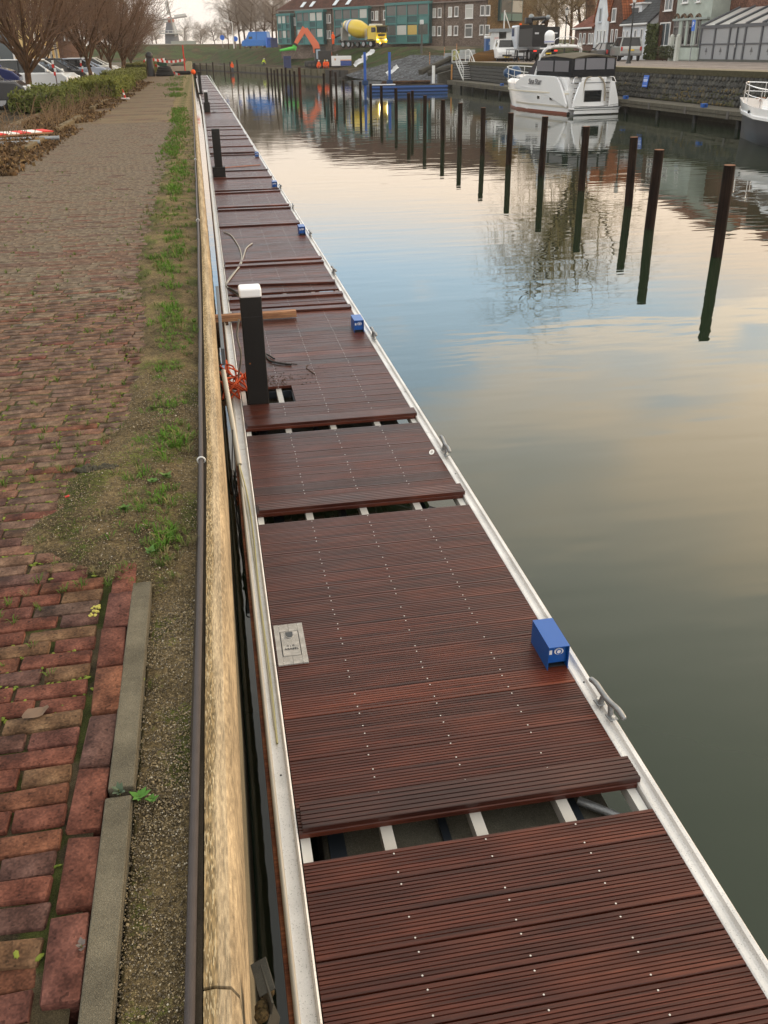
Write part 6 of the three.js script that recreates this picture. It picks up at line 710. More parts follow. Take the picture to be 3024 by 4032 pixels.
// ---- excavator ----
{
  const D = 149.5, P = (zx, zy, o = 0) => { const p = atD(1050 + zx * 0.3014, 50 + zy * 0.3014, D - o); return [p.x, p.y, p.z]; }; const o = P(700, 700); const t = thing('excavator', 'orange armed excavator on the berm holding a green grab', 'excavator', o); const L = (a, b, c = 0) => { const p = P(a, b, c); return [p[0] - o[0], p[1] - o[1], p[2] - o[2]]; };
  const om = phys([0.66, 0.12, 0.035], 0.4, { clearcoat: 0.3 }); const dk = mat([0.03, 0.03, 0.03], 0.6); const by = 1.2 - o[1];
  const beam = (a, b, w0, w1) => { const A = V3(...a), Bv = V3(...b); const d = Bv.clone().sub(A), l = d.length(); const g = hexa([[-w0, 0, -0.22], [w0, 0, -0.22], [w0, 0, 0.22], [-w0, 0, 0.22]].reverse(), [[-w1, l, -0.2], [w1, l, -0.2], [w1, l, 0.2], [-w1, l, 0.2]].reverse()); g.applyQuaternion(_q.setFromUnitVectors(V3(0, 1, 0), d.normalize())); g.translate(A.x, A.y, A.z); return g; };
  obj('boom', [beam(L(655, 520), L(640, 410), 0.5, 0.48), beam(L(645, 430), L(500, 215), 0.5, 0.36)], om, t); obj('stick', beam(L(500, 200), L(375, 410), 0.4, 0.26), om, t); obj('boom_cylinder', [rod(L(670, 480), L(585, 310), 0.1, 0.1), rod(L(570, 270), L(520, 205), 0.1, 0.08)], galv, t);
  obj('grab', [beam(L(372, 430), L(350, 480), 0.3, 0.35), rod(L(365, 462), L(170, 495), 0.32, 0.16, 6)], mat([0.08, 0.5, 0.06], 0.5), t); obj('hook_links', beam(L(380, 400), L(360, 445), 0.22, 0.28), dk, t);
  const cb = L(668, 545); obj('cab', rbx(0.9, 1.75, 1.3, 0.08, cb[0], cb[1] - 0.1, 0), dk, t); obj('cab_glass', rbx(0.66, 1.25, 1.34, 0.04, cb[0], cb[1] + 0.02, 0), mat([0.35, 0.44, 0.52], 0.15), t);
  const hs = L(735, 560); obj('engine_house', [rbx(2.0, 1.7, 2.4, 0.12, hs[0] + 0.2, hs[1] - 0.2, -0.3), rbx(0.7, 0.6, 0.5, 0.05, hs[0] + 0.1, hs[1] + 0.9, -0.3)], dk, t); obj('counterweight', rbx(0.6, 1.4, 2.3, 0.12, L(795, 570)[0] + 0.3, hs[1] - 0.2, -0.4), om, t);
  for (const s of [0, 1]) { const tr = obj('track', rbx(4.0, 0.85, 0.6, 0.38, L(690, 700)[0], by + 0.43, s ? -2.2 : 0.1, 0, 0, 0, 4), dk, t); for (let k = 0; k < 6; k++) obj('track_roller', cy(0.2, 0.2, 0.64, L(690, 700)[0] - 1.5 + k * 0.6, by + 0.35, s ? -2.2 : 0.1, Math.PI / 2, 0, 0), mat([0.09, 0.08, 0.07], 0.7), tr); } obj('turntable', cy(0.9, 0.9, 0.4, L(700, 0)[0], by + 0.95, -1.05), dk, t);
}
// ---- concrete mixer truck ----
{
  const c = atD(1425, 186, 157); const t = thing('concrete_mixer', 'yellow concrete mixer truck with striped drum and lit headlights on the dike', 'truck', [c.x, 3.72, c.z], -0.93); t.scale.setScalar(0.95); const y = phys([0.66, 0.47, 0.025], 0.38, { clearcoat: 0.5 });
  obj('chassis', [bx(8.6, 0.3, 0.9, 0, 1.0, 0), bx(0.4, 0.4, 2.3, -4.1, 1.0, 0)], black, t); const cab = obj('cab', rbx(2.0, 2.1, 2.45, 0.12, 3.4, 2.05, 0), y, t); obj('windscreen', rbx(0.06, 0.85, 2.2, 0.03, 4.4, 2.5, 0), darkGlass, cab); obj('side_window', rbx(0.9, 0.7, 2.48, 0.03, 3.75, 2.5, 0), darkGlass, cab); obj('sun_visor', rbx(0.35, 0.18, 2.4, 0.04, 4.5, 3.02, 0), mat([0.12, 0.1, 0.03], 0.5), cab); obj('grille', [rbx(0.05, 0.3, 1.6, 0.02, 4.41, 1.75, 0), rbx(0.05, 0.12, 2.0, 0.02, 4.41, 1.3, 0)], black, cab); obj('bumper', rbx(0.3, 0.45, 2.45, 0.06, 4.35, 0.85, 0), y, cab); obj('roof_spoiler', rbx(1.2, 0.3, 2.0, 0.1, 3.2, 3.2, 0), mat([0.6, 0.6, 0.55], 0.5), cab);
  for (const s of [-1, 1]) { obj('headlight', rbx(0.06, 0.26, 0.36, 0.05, 4.45, 1.08, s * 0.95), mat([0.9, 0.8, 0.5], 0.3, { emissive: lin(1, 0.8, 0.4), emissiveIntensity: 1.2 }), cab); obj('mirror', rbx(0.15, 0.6, 0.22, 0.04, 4.3, 2.5, s * 1.42), black, cab); const hl = new THREE.PointLight(lin(1, 0.8, 0.45), 2, 30); hl.castShadow = true; hl.position.set(4.65, 1.08, s * 0.95); t.add(hl); hl.name = 'headlight_glow'; for (const x of [3.1, 1.5, -1.9, -3.2]) wheel(t, x, 0.52, s * 1.05, 0.52, 0.34); obj('fender', rbx(1.3, 0.1, 0.5, 0.04, 3.1, 1.15, s * 1.1), black, t); }
  const prof = [[0.02, -2.9], [0.62, -2.8], [0.75, -2.4], [1.05, -1.5], [1.28, -0.4], [1.3, 0.5], [1.05, 1.6], [0.6, 2.2], [0.02, 2.25]].map(p => new THREE.Vector2(...p)); const dg = new THREE.LatheGeometry(prof, 28); dg.rotateZ(-Math.PI / 2); const dr = obj('drum', tf(dg, -0.9, 2.75, 0, 0, 0, -0.24), y, t); const bandG = (a, b, ra, rb) => { const g = new THREE.LatheGeometry([[ra, a], [rb, b]].map(p => new THREE.Vector2(...p)), 28); g.rotateZ(-Math.PI / 2); return tf(g, -0.9, 2.75, 0, 0, 0, -0.24); };
  obj('drum_stripe', bandG(-1.35, -1.12, 1.115, 1.17), mat([0.1, 0.2, 0.6], 0.5), dr); obj('drum_stripe', bandG(-1.75, -1.36, 1.0, 1.11), mat([0.55, 0.6, 0.62], 0.5), dr); obj('drum_stripe', bandG(-2.2, -1.95, 0.84, 0.93), mat([0.12, 0.22, 0.55], 0.5), dr);
  obj('hopper', [cy(0.5, 0.25, 0.8, -4.0, 3.3, 0), bx(0.15, 2.0, 1.6, -3.9, 2.0, 0), rod([-3.9, 1.2, 0.7], [-3.6, 3.3, 0.6], 0.07), rod([-3.9, 1.2, -0.7], [-3.6, 3.3, -0.6], 0.07)], mat([0.45, 0.45, 0.42], 0.6), t); obj('chute', [rod([-4.1, 2.2, 0], [-6.5, 1.45, 0.3], 0.2, 0.17, 6)], black, t); obj('ladder', [bx(0.06, 1.6, 0.06, 1.95, 1.9, 1.2), bx(0.06, 1.6, 0.06, 2.25, 1.9, 1.2)], steelW, t);
  // hazard lamp on the road in front
  const hz = atD(1497, 196, 150); const lm = thing('warning_lamp', 'small lit amber warning lamp on the ground before the mixer truck', 'lamp', [hz.x, 3.6, hz.z]); obj('stand', cy(0.03, 0.1, 0.6, 0, 0.3, 0), black, lm); obj('lens', sph(0.13, 0, 0.7, 0), mat([0.9, 0.5, 0.1], 0.4, { emissive: lin(1, 0.6, 0.15), emissiveIntensity: 2 }), lm); const pl = new THREE.PointLight(lin(1, 0.6, 0.2), 2, 12); pl.castShadow = true; pl.position.set(0, 0.72, 0.2); pl.name = 'lamp_glow'; lm.add(pl);
}
// ---- other things on the far bank ----
{
  const bankY = p => bankH(p.z, Math.max(0, p.x - bankX(p.z)));
  const v = atD(1010, 180, 188); const bv = car('blue_van', 'bright blue box van with a boarded back parked on the dike', { cat: 'van', pos: [v.x, 4.05, v.z], turn: 2.75, L: 5.0, W: 2.1, H: 2.6, belt: 1.35, hoodY: 1.2, hoodX: 0.66, roofF: 0.4, roofR: -0.93, tailX: -0.98, m: mat([0.03, 0.18, 0.55], 0.5), panel: true });
  const skip = (px, py, d, w, h, m, name, label, y) => { const p = atD(px, py, d); const t = thing(name, label, name.split('_').pop(), [p.x, y ?? bankY(p), p.z], rr(-0.2, 0.2)); obj('shell', rbx(w, h, w * 0.8, 0.05, 0, h / 2, 0), m, t); obj('lid', rbx(w * 1.06, 0.08, w * 0.86, 0.02, 0, h + 0.03, 0), m, t); obj('handle', bx(w * 0.5, 0.06, 0.06, 0, h * 0.8, w * 0.42), black, t); return t; };
  skip(1132, 258, 150, 1.1, 1.55, navy, 'blue_container', 'dark blue container standing on the berm left of the excavator', 1.15);
  skip(1060, 178, 182, 1.0, 1.5, blueSign, 'blue_bin', 'small blue bin on the dike next to the blue van', 4.05); skip(1080, 178, 180, 1.2, 1.4, navy, 'blue_crate', 'navy blue crate on the dike beside the teal bay', 4.05);
  { const p = atD(1345, 260, 147); const t = thing('generator_unit', 'white and blue generator unit standing on the mud right of the excavator', 'generator', [p.x, bankY(p), p.z], -0.15); obj('housing', rbx(2.9, 1.3, 1.4, 0.05, 0, 0.8, 0), white, t); obj('blue_panel', rbx(1.6, 0.65, 0.04, 0.02, 0.65, 0.5, 0.72), mat([0.03, 0.07, 0.28], 0.5), t); obj('orange_stripe', bx(1.6, 0.09, 0.03, 0.65, 0.9, 0.725), mat([0.7, 0.25, 0.04], 0.5), t); obj('skid', bx(2.7, 0.14, 1.2, 0, 0.08, 0), black, t); obj('marking', bx(0.25, 0.25, 0.02, -0.9, 1.0, 0.71), mat([0.6, 0.35, 0.2], 0.5), t); obj('exhaust', cy(0.08, 0.08, 0.3, -0.6, 1.55, 0), galv, t); }
  for (const [px, py, s, l] of [[1450, 212, 1, 'white crumpled tarpaulin on the slope near the blue pole top'], [1420, 240, 1.1, 'white crumpled sheet lower on the muddy slope'], [1545, 278, 0.8, 'white rubble bag at the foot of the stone slope']]) { const p = atD(px, py, px > 1500 ? 112 : 140); const g = new THREE.PlaneGeometry(1.9 * s, 0.9 * s, 14, 8).rotateX(-1.1), q = g.attributes.position; for (let i = 0; i < q.count; i++) { const n = sn(q.getX(i) * 3 + px, q.getY(i) * 4, 5) - 0.5; q.setXYZ(i, q.getX(i), q.getY(i) + n * 0.5, q.getZ(i) + n * 0.9); } g.computeVertexNormals(); const o = obj('tarpaulin', g, mat([0.66, 0.66, 0.66], 0.7, { side: THREE.DoubleSide })); o.position.set(p.x, p.y, p.z); o.rotation.z = 0.55; tag(o, l, 'tarpaulin'); }
  // blue pontoon with two spud poles
  const a = V3(15.0, 0, -87.5); const t = thing('work_pontoon', 'blue work pontoon with two tall blue spud poles moored by the revetment', 'pontoon', [18.4, 0, -88], -0.05); const bm = mat([0.025, 0.055, 0.13], 0.7); obj('hull', rbx(7.0, 1.3, 2.6, 0.08, 0, -0.12, 0), bm, t); obj('deck', bx(6.8, 0.04, 2.4, 0, 0.55, 0), mat([0.2, 0.19, 0.16], 0.9, { map: rep(tEarth, 0.5) }), t); obj('rub_strake', [bx(7.05, 0.12, 0.08, 0, 0.42, 1.32), bx(7.05, 0.1, 0.08, 0, 0.12, 1.32)], mat([0.03, 0.1, 0.33], 0.5), t); obj('edge_rail', rod([-3.4, 0.62, 1.2], [-1.2, 0.62, 1.2], 0.05), white, t); for (const [px, top] of [[1438, 205], [1535, 205]]) { const p = onZ(px, top, -87.2), x = p.x - 18.4; obj('spud_pole', cy(0.12, 0.12, p.y + 3, x, (p.y - 3) / 2, 0.9, 0, 0, 0, 12), mat([0.02, 0.1, 0.42], 0.45), t); obj('pole_collar', rbx(0.5, 0.4, 0.5, 0.04, x, 0.8, 0.9), bm, t); }
  tag(obj('timber_pile_stack', [0, 1, 2, 3].map(i => rod([16 + i * 0.1, 0.68 + (i % 2) * 0.12, -87.6], [20.5, 0.68 + (i % 2) * 0.12, -88.2 + i * 0.2], 0.09)), timberOld), 'few timber poles lying on the blue pontoon deck', 'poles');
  tag(obj('white_post', cy(0.15, 0.15, 2.2, ...(() => { const p = onZ(1707, 275, -92); return [p.x, 0.9, p.z]; })()), white), 'short white marker post in front of the concrete ramp', 'post');
  { const p = atD(1660, 205, 128); const t2 = thing('garden_lamp', 'low dark lamp post with white head on the lawn before the building', 'street lamp', [p.x, 2.9, p.z]); obj('pole', cy(0.1, 0.14, 3.3, 0, 1.65, 0), mat([0.1, 0.1, 0.09], 0.7), t2); obj('head', rbx(0.42, 0.5, 0.42, 0.06, 0, 3.5, 0), mat([0.6, 0.62, 0.62], 0.4), t2); }
  for (const [px, d, l, m] of [[1780, 118, 'low grey stacked slabs on pallets before the building', mat([0.3, 0.32, 0.33], 0.8)], [1842, 116, 'light grey crate of stones on the lawn before the building', mat([0.42, 0.43, 0.42], 0.8)], [1813, 117, 'yellow green cloth covered stack between the grey crates', mat([0.4, 0.38, 0.15], 0.8)]]) { const p = atD(px, 190, d); const o = thing('material_stack', l, 'stack', [p.x, bankY(p) - 0.1, p.z], rr(-0.2, 0.2)); for (let k = 0; k < 3; k++) obj('layer', rbx(1.9 - k * 0.2, 0.3, 1.1, 0.03, rr(-0.05, 0.05), 0.2 + k * 0.32, 0), m, o); obj('pallet', bx(1.9, 0.1, 1.1, 0, 0.02, 0), timberOld, o); }
  for (const [px, l] of [[1692, 'pale wooden stake near the garden lamp'], [1750, 'pale wooden stake between the lamp and the stacked slabs'], [1798, 'pale wooden stake near the stacked slabs']]) { const p = atD(px, 205, 122); tag(obj('wooden_stake', bx(0.1, 1.4, 0.1, p.x, bankY(p) + 0.6, p.z), timberNew), l, 'stake'); }
  { const p = atD(1790, 300, 96); tag(obj('orange_stake', bx(0.12, 1.3, 0.12, p.x - 0.3, 1.4, p.z), mat([0.55, 0.28, 0.1], 0.8)), 'orange brown stake at the foot of the steel stairs', 'stake'); }
  { const p = atD(920, 170, 195); const t3 = thing('street_light', 'tall pale street light on the dike left of the blue van', 'street lamp', [p.x, 4.0, p.z]); const q = atD(917, 88, 195); obj('pole', cy(0.08, 0.13, q.y - 4, 0, (q.y - 4) / 2, 0), offwhite, t3); obj('arm', rod([0, q.y - 4, 0], [-0.9, q.y - 3.8, 0], 0.06), offwhite, t3); obj('head', rbx(0.8, 0.16, 0.3, 0.04, -1.1, q.y - 3.8, 0), mat([0.7, 0.7, 0.66], 0.5), t3); }
  for (const [px, py, l] of [[875, 148, 'small blue road sign among the trees left of the street light'], [927, 153, 'small blue road sign close by the street light pole']]) { const p = atD(px, py, 200); const t4 = thing('road_sign', l, 'sign', [p.x, 4.2, p.z]); obj('post', cy(0.05, 0.05, p.y - 4.2, 0, (p.y - 4.2) / 2, 0), galv, t4); obj('plate', cy(0.45, 0.45, 0.05, 0, p.y - 4.2, 0.06, Math.PI / 2, 0, 0, 20), blueSign, t4); }
}
// ---- windmill beyond the canal end ----
{
  const D = 430, o = atD(680, 176, D), top = atD(681, 72, D), gal = atD(680, 132, D); const t = thing('windmill', 'pale tower windmill with crossed sails and gallery, hazy beyond the canal end', 'windmill', [o.x, 4.6, o.z], 0.15); const H = top.y - 4.6, hg = gal.y - 4.6;
  obj('tower', new THREE.LatheGeometry([[3.2, 0], [2.7, hg], [1.5, H - 1.0]].map(p => new THREE.Vector2(...p)), 8), mat([0.12, 0.13, 0.15], 0.85), t); obj('gallery', [cy(5.0, 5.0, 0.3, 0, hg, 0, 0, 0, 0, 20), ...Array.from({ length: 16 }, (_, i) => rod([Math.cos(i / 16 * 6.283) * 4.9, hg, Math.sin(i / 16 * 6.283) * 4.9], [Math.cos(i / 16 * 6.283) * 4.9, hg + 1.0, Math.sin(i / 16 * 6.283) * 4.9], 0.1)), tf(new THREE.TorusGeometry(4.9, 0.1, 6, 24), 0, hg + 1.0, 0, Math.PI / 2)], mat([0.5, 0.5, 0.48], 0.8), t); obj('cap', [sph(1.7, 0, H - 0.8, 0, 1, 0.8, 1.15), rod([0, H - 0.4, 0], [0, H - 0.2, 3.4], 0.3)], mat([0.4, 0.16, 0.12], 0.8), t);
  const sl = obj('sails', [0.12, Math.PI / 2 + 0.12].map(a => rod([-Math.cos(a) * 6.6, H - 0.2 - Math.sin(a) * 6.6, 3.4], [Math.cos(a) * 6.6, H - 0.2 + Math.sin(a) * 6.6, 3.4], 0.3)), mat([0.3, 0.28, 0.27], 0.8), t); for (let k = 0; k < 4; k++) { const a = 0.12 + k * Math.PI / 2; obj('sail_frame', tf(boxUV(new THREE.BoxGeometry(4.8, 1.1, 0.06)), Math.cos(a) * 3.9 - Math.sin(a) * 0.55, H - 0.2 + Math.sin(a) * 3.9 + Math.cos(a) * 0.55, 3.4, 0, 0, a), mat([0.55, 0.54, 0.52], 0.8), sl); }
  obj('base_shed', bx(10, 3.2, 6, 4, 1.6, 2), mat([0.28, 0.3, 0.27], 0.8), t);
}
// pale parapet on the closing bank
{ const a = atD(605, 176, 262), b = atD(785, 186, 262); tag(obj('bank_parapet', hexa([[a.x - 14, 4.6, a.z], [b.x + 4, 4.6, b.z], [b.x + 4, 4.6, b.z - 0.4], [a.x - 14, 4.6, a.z - 0.4]], [[a.x - 14, 5.75, a.z], [b.x + 4, 5.3, b.z], [b.x + 4, 5.3, b.z - 0.4], [a.x - 14, 5.75, a.z - 0.4]]), mat([0.52, 0.5, 0.45], 0.85)), 'pale low parapet on top of the bank closing the canal', 'parapet'); }
// ================= VEGETATION =================
class Twigs { constructor() { this.p = []; this.i = []; }
  seg(a, b, ra, rb, n) { const d = b.clone().sub(a).normalize(), s = Math.abs(d.y) > 0.9 ? V3(1, 0, 0) : V3(0, 1, 0), u = s.cross(d).normalize(), v = d.clone().cross(u), o = this.p.length / 3; for (let k = 0; k < n; k++) { const t = k / n * 6.2832, c = Math.cos(t), q = Math.sin(t); this.p.push(a.x + (u.x * c + v.x * q) * ra, a.y + (u.y * c + v.y * q) * ra, a.z + (u.z * c + v.z * q) * ra); } for (let k = 0; k < n; k++) { const t = k / n * 6.2832, c = Math.cos(t), q = Math.sin(t); this.p.push(b.x + (u.x * c + v.x * q) * rb, b.y + (u.y * c + v.y * q) * rb, b.z + (u.z * c + v.z * q) * rb); } for (let k = 0; k < n; k++) { const e = (k + 1) % n; this.i.push(o + k, o + e, o + n + e, o + k, o + n + e, o + n + k); } }
  geo() { const g = new THREE.BufferGeometry(); g.setAttribute('position', new THREE.Float32BufferAttribute(this.p, 3)); g.setIndex(this.i); g.computeVertexNormals(); return boxUV(g); } }
// kind: spread of limbs, lift of shoots, droop
function treeGeo(seed, o) {
  const q = rng(seed), T = new Twigs(), C = new Twigs(); const R = (a, b) => a + (b - a) * q();
  const grow = (a, dir, len, r, lv) => { const n = lv === 0 ? 5 : lv < 2 ? 4 : 3; let p = a.clone(), d = dir.clone(), rr0 = r; for (let k = 0; k < n; k++) { d.add(V3(R(-1, 1), R(-1, 1), R(-1, 1)).multiplyScalar(o.wob * (lv + 1) * 0.5)); d.y += o.lift[Math.min(lv, o.lift.length - 1)]; d.normalize(); const e = p.clone().addScaledVector(d, len / n), r1 = Math.max(o.rmin, rr0 * (lv === 0 ? 0.93 : 0.74)); (lv < 2 ? T : C).seg(p, e, rr0, r1, lv === 0 ? 8 : lv === 1 ? 5 : 3); p = e; rr0 = r1; if (lv < o.lev && (lv > 0 || k > (o.low ? 0 : 1))) { const nb = o.nb[lv]; for (let b = 0; b < nb; b++) { const az = R(0, 6.283), t = o.ang[lv]; const s = Math.abs(d.y) > 0.9 ? V3(1, 0, 0) : V3(0, 1, 0), u = s.cross(d).normalize(), v = d.clone().cross(u); const nd = d.clone().multiplyScalar(Math.cos(t)).addScaledVector(u, Math.sin(t) * Math.cos(az)).addScaledVector(v, Math.sin(t) * Math.sin(az)); grow(p, nd, len * R(o.sc[lv] * 0.75, o.sc[lv] * 1.2), Math.max(o.rmin, rr0 * 0.62), lv + 1); } } } };
  grow(V3(0, 0, 0), V3(R(-0.03, 0.03), 1, R(-0.03, 0.03)).normalize(), o.h, o.r, 0); return [T.geo(), C.geo()];
}
const mkTree = (name, label, cat, g, pos, turn, s, group, tm = barkMat, cm = twigMat) => { const t = thing(name, label, cat, pos, turn, group); obj('trunk', g[0], tm, t); obj('crown', g[1], cm, t); t.scale.set(s, s, s); return t; };
const oHorn = { h: 1.3, r: 0.085, rmin: 0.006, wob: 0.19, lift: [0.05, 0.15, 0.18, 0.14], nb: [5, 3, 3, 0], ang: [0.72, 0.6, 0.55], sc: [2.7, 0.5, 0.5], lev: 3 };
const oWild = { h: 9, r: 0.24, rmin: 0.013, wob: 0.14, lift: [0, 0.03, 0.05, 0.02, 0], nb: [3, 3, 2, 1, 0], ang: [1.05, 0.75, 0.7, 0.7], sc: [0.45, 0.5, 0.55, 0.6], lev: 4, low: true };
const oWillow = { h: 11, r: 0.5, rmin: 0.012, wob: 0.14, lift: [0, 0.12, -0.12, -0.5], nb: [4, 3, 3, 0], ang: [0.8, 0.75, 0.8], sc: [0.8, 0.5, 0.8], lev: 3 };
{
  const hg = [1, 2, 3].map(s => treeGeo(s * 7, oHorn));
  const spots = [[-6.2, -38.5, 1.35], [-5.75, -57, 1.45], [-5.9, -71, 1.4], [-6.0, -84, 1.45], [-6.6, -97, 1.25], [-7.0, -110, 1.15], [-7.8, -124, 1.05], [-9.4, -139, 1.0], [-9.5, -66, 1.4], [-10, -92, 1.5], [-10.5, -118, 1.5], [-7.6, -47, 1.25]];
  spots.forEach(([x, z, s], i) => mkTree('street_tree', i === 0 ? 'bare upright tree rising out of the first green hedge by the parked cars' : 'bare brush-crowned tree in the row along the parked cars', 'tree', hg[i % 3], [x, 1.68, z], i * 2.1, s, i === 0 ? undefined : 'bare trees along the quay path'));
  const wg = [treeGeo(101, oWild), treeGeo(102, oWild), treeGeo(103, oWild)];
  const far = [[1075, 178, 192, 1.0], [1040, 175, 205, 1.15], [985, 172, 212, 1.2], [945, 175, 222, 1.2], [1110, 160, 205, 1.1], [1010, 175, 230, 1.3], [965, 172, 240, 1.3], [1090, 172, 225, 1.25], [925, 172, 245, 1.15], [900, 178, 250, 0.8], [848, 178, 265, 0.72], [800, 182, 275, 0.6], [790, 180, 285, 0.7], [618, 170, 560, 1.6], [726, 170, 600, 1.3], [600, 172, 360, 1.2], [560, 172, 300, 1.0]];
  far.forEach(([px, py, d, s], i) => { const p = atD(px, py, d); mkTree('far_tree', px < 620 ? 'bare tree behind the row of quay trees on the closing bank' : px < 720 && d > 400 ? 'tall faded bare tree behind the windmill' : px < 910 ? 'small bare tree on the bank between windmill and street light' : 'bare brown tree in the clump left of the apartment building', 'tree', wg[i % 3], [p.x, 4.0, p.z], i * 1.7, d > 400 ? s : s * 0.74, px < 620 ? 'trees behind the quay row' : px < 720 && d > 400 ? 'trees behind the windmill' : px < 910 ? 'small trees on the far bank' : 'clump beside the building', barkMat, mat([0.25, 0.2, 0.16], 0.95)); });  // crown colour lightened to stand for distance haze
  const wl = treeGeo(201, oWillow); const w1 = atD(2330, 150, 124); mkTree('willow_tree', 'tall bare weeping willow behind the black truck', 'tree', wl, [w1.x, GY, w1.z], 0.4, 1.35, undefined, barkMat, mat([0.34, 0.25, 0.11], 0.95));
  const rt = [[2140, 140, 0.95], [2190, 150, 1.05], [2245, 138, 0.9], [2290, 160, 1.1], [2370, 150, 1.0], [2110, 165, 1.0]]; rt.forEach(([px, d, s], i) => { const p = atD(px, 160, d); mkTree('park_tree', 'bare tree standing behind the truck at the end of the house row', 'tree', wg[(i + 1) % 3], [p.x, 2.6, p.z], i * 1.3, s, 'bare trees at the end of the street', barkMat, mat([0.3, 0.22, 0.12], 0.95)); });
}
// ---- hedges: leaves on clipped shapes ----
{
  const leaf = new THREE.PlaneGeometry(0.055, 0.03);
  const hedge = (label, x0, x1, z0, z1, h, seed, col, thin = 0) => { const q = rng(seed); const t = thing('hedge', label, 'hedge', [(x0 + x1) / 2, 1.68, (z0 + z1) / 2]); const w = x1 - x0, d = Math.abs(z1 - z0); obj('twig_core', rbx(w * 0.82, h * 0.82, d * 0.9, 0.15, 0, h * 0.42, 0), mat([0.035, 0.03, 0.018], 0.95), t); const P = new Float32Array(0); const gs = []; const n = Math.floor((w * d + (w + d) * h * 2) * 260); const pos = [], idx = []; const m = new THREE.Matrix4(), v = V3(); for (let i = 0; i < n; i++) { let x = (q() - 0.5) * w, z = (q() - 0.5) * d, y = q() * h; const f = q(); const sh = 0.14 * q() * q(); if (f < 0.4) y = h - sh; else if (f < 0.7) x = (q() < 0.5 ? -1 : 1) * (w / 2 - sh); else z = (q() < 0.75 ? 1 : -1) * (d / 2 - sh); const bump = 0.5 * (sn(x * 2.6 + seed, z * 2.6 + y * 2, seed) - 0.5); if (thin && q() < thin * sstep(0.4, 0.0, y / h)) continue; x *= 1 + bump * 0.5; y += bump * (y / h); z += bump * 0.6; m.copy(M4(x, y, z, q() * 6, q() * 6, q() * 6, 0.8 + q() * 1.1)); const o = pos.length / 3; for (let k = 0; k < 4; k++) { v.fromBufferAttribute(leaf.attributes.position, k).applyMatrix4(m); pos.push(v.x, v.y, v.z); } idx.push(o, o + 2, o + 1, o + 2, o + 3, o + 1); } const g = new THREE.BufferGeometry(); g.setAttribute('position', new THREE.Float32BufferAttribute(pos, 3)); g.setIndex(idx); g.computeVertexNormals(); boxUV(g); obj('foliage', g, mat(col, 0.8, { side: THREE.DoubleSide }), t); return t; };
  const gr = [0.15, 0.175, 0.04], g2 = [0.12, 0.13, 0.03];
  hedge('clipped green hedge block around the first bare tree', -6.05, -4.4, -40, -33, 0.6, 3, [0.12, 0.135, 0.035], 0.8);
  hedge('flat topped green hedge block behind the first, near the white car', -5.6, -3.45, -56, -42.5, 0.6, 4, [0.17, 0.18, 0.04], 0.5);
  hedge('third clipped hedge block along the path before the black pump', -5.6, -3.9, -78, -60, 0.65, 5, [0.16, 0.165, 0.045], 0.4);
  hedge('far hedge block beside the barrier tape', -5.8, -4.0, -118, -86, 0.85, 6, [0.16, 0.155, 0.05], 0.3);
  hedge('yellowish hedge corner next to the striped board', -5.9, -4.35, -21.6, -15.2, 0.6, 7, [0.26, 0.25, 0.05], 0.3);
  // dead brush and leaf litter along the bed edge
  const q = rng(91), lm = [], lc = []; for (let i = 0; i < 20000; i++) { const z = -15.5 - 52 * Math.pow(q(), 1.3); const x = -3.55 - (q() + q() - 0.75) * 1.0; if (sn(x * 0.9, z * 0.5, 92) < 0.36) continue; if (x > -2.9 && q() < 0.7) continue; lm.push(M4(x, 1.705 + q() * 0.1 * (x < -3.4 ? 1 : 0.3), z, q() * 6, q() * 6, q() * 6, 0.7 + q() * 1.4)); const k = q(); lc.push(k < 0.5 ? lin(0.13, 0.08, 0.04) : k < 0.8 ? lin(0.08, 0.05, 0.028) : lin(0.2, 0.13, 0.06)); }
  tag(inst('leaf_litter', new THREE.PlaneGeometry(0.05, 0.032), mat([1, 1, 1], 0.9, { side: THREE.DoubleSide }), lm, null, lc), 'brown dead leaves and litter along the planting bed edge', 'leaf litter');
  const tw = new Twigs(); for (let i = 0; i < 420; i++) { const z = -17 - 34 * q(), x = -4.2 + (q() - 0.5) * 1.4; const a = V3(x, 1.69, z), b = a.clone().add(V3((q() - 0.4) * 0.5, 0.1 + q() * 0.5, (q() - 0.5) * 0.5)), c = b.clone().add(V3((q() - 0.4) * 0.4, (q() - 0.4) * 0.3, (q() - 0.5) * 0.4)); tw.seg(a, b, 0.008, 0.006, 3); tw.seg(b, c, 0.006, 0.003, 3); }
  const br = obj('dead_brush', tw.geo(), mat([0.18, 0.12, 0.07], 0.9)); br.userData.kind = 'stuff'; tag(br, 'tangle of dead brown twigs at the foot of the hedges', 'brush');
  // bed kerb stones
  [[-3.55, -14.2, -17.7, 'short pale kerb stone at the yellowish hedge corner'], [-3.42, -19.4, -22.2, 'pale kerb stone beside the striped board and pipes'], [-3.48, -24.4, -29.6, 'long pale kerb stone before the first hedge'], [-3.6, -34, -40, 'kerb stone half buried in litter by the second hedge']].forEach(([x, a, b, l]) => tag(obj('bed_kerb', rbx(0.16, 0.2, a - b, 0.015, x, 1.7, (a + b) / 2), mat([0.36, 0.29, 0.19], 0.9, { map: rep(tConc, 1) })), l, 'kerb'));
}
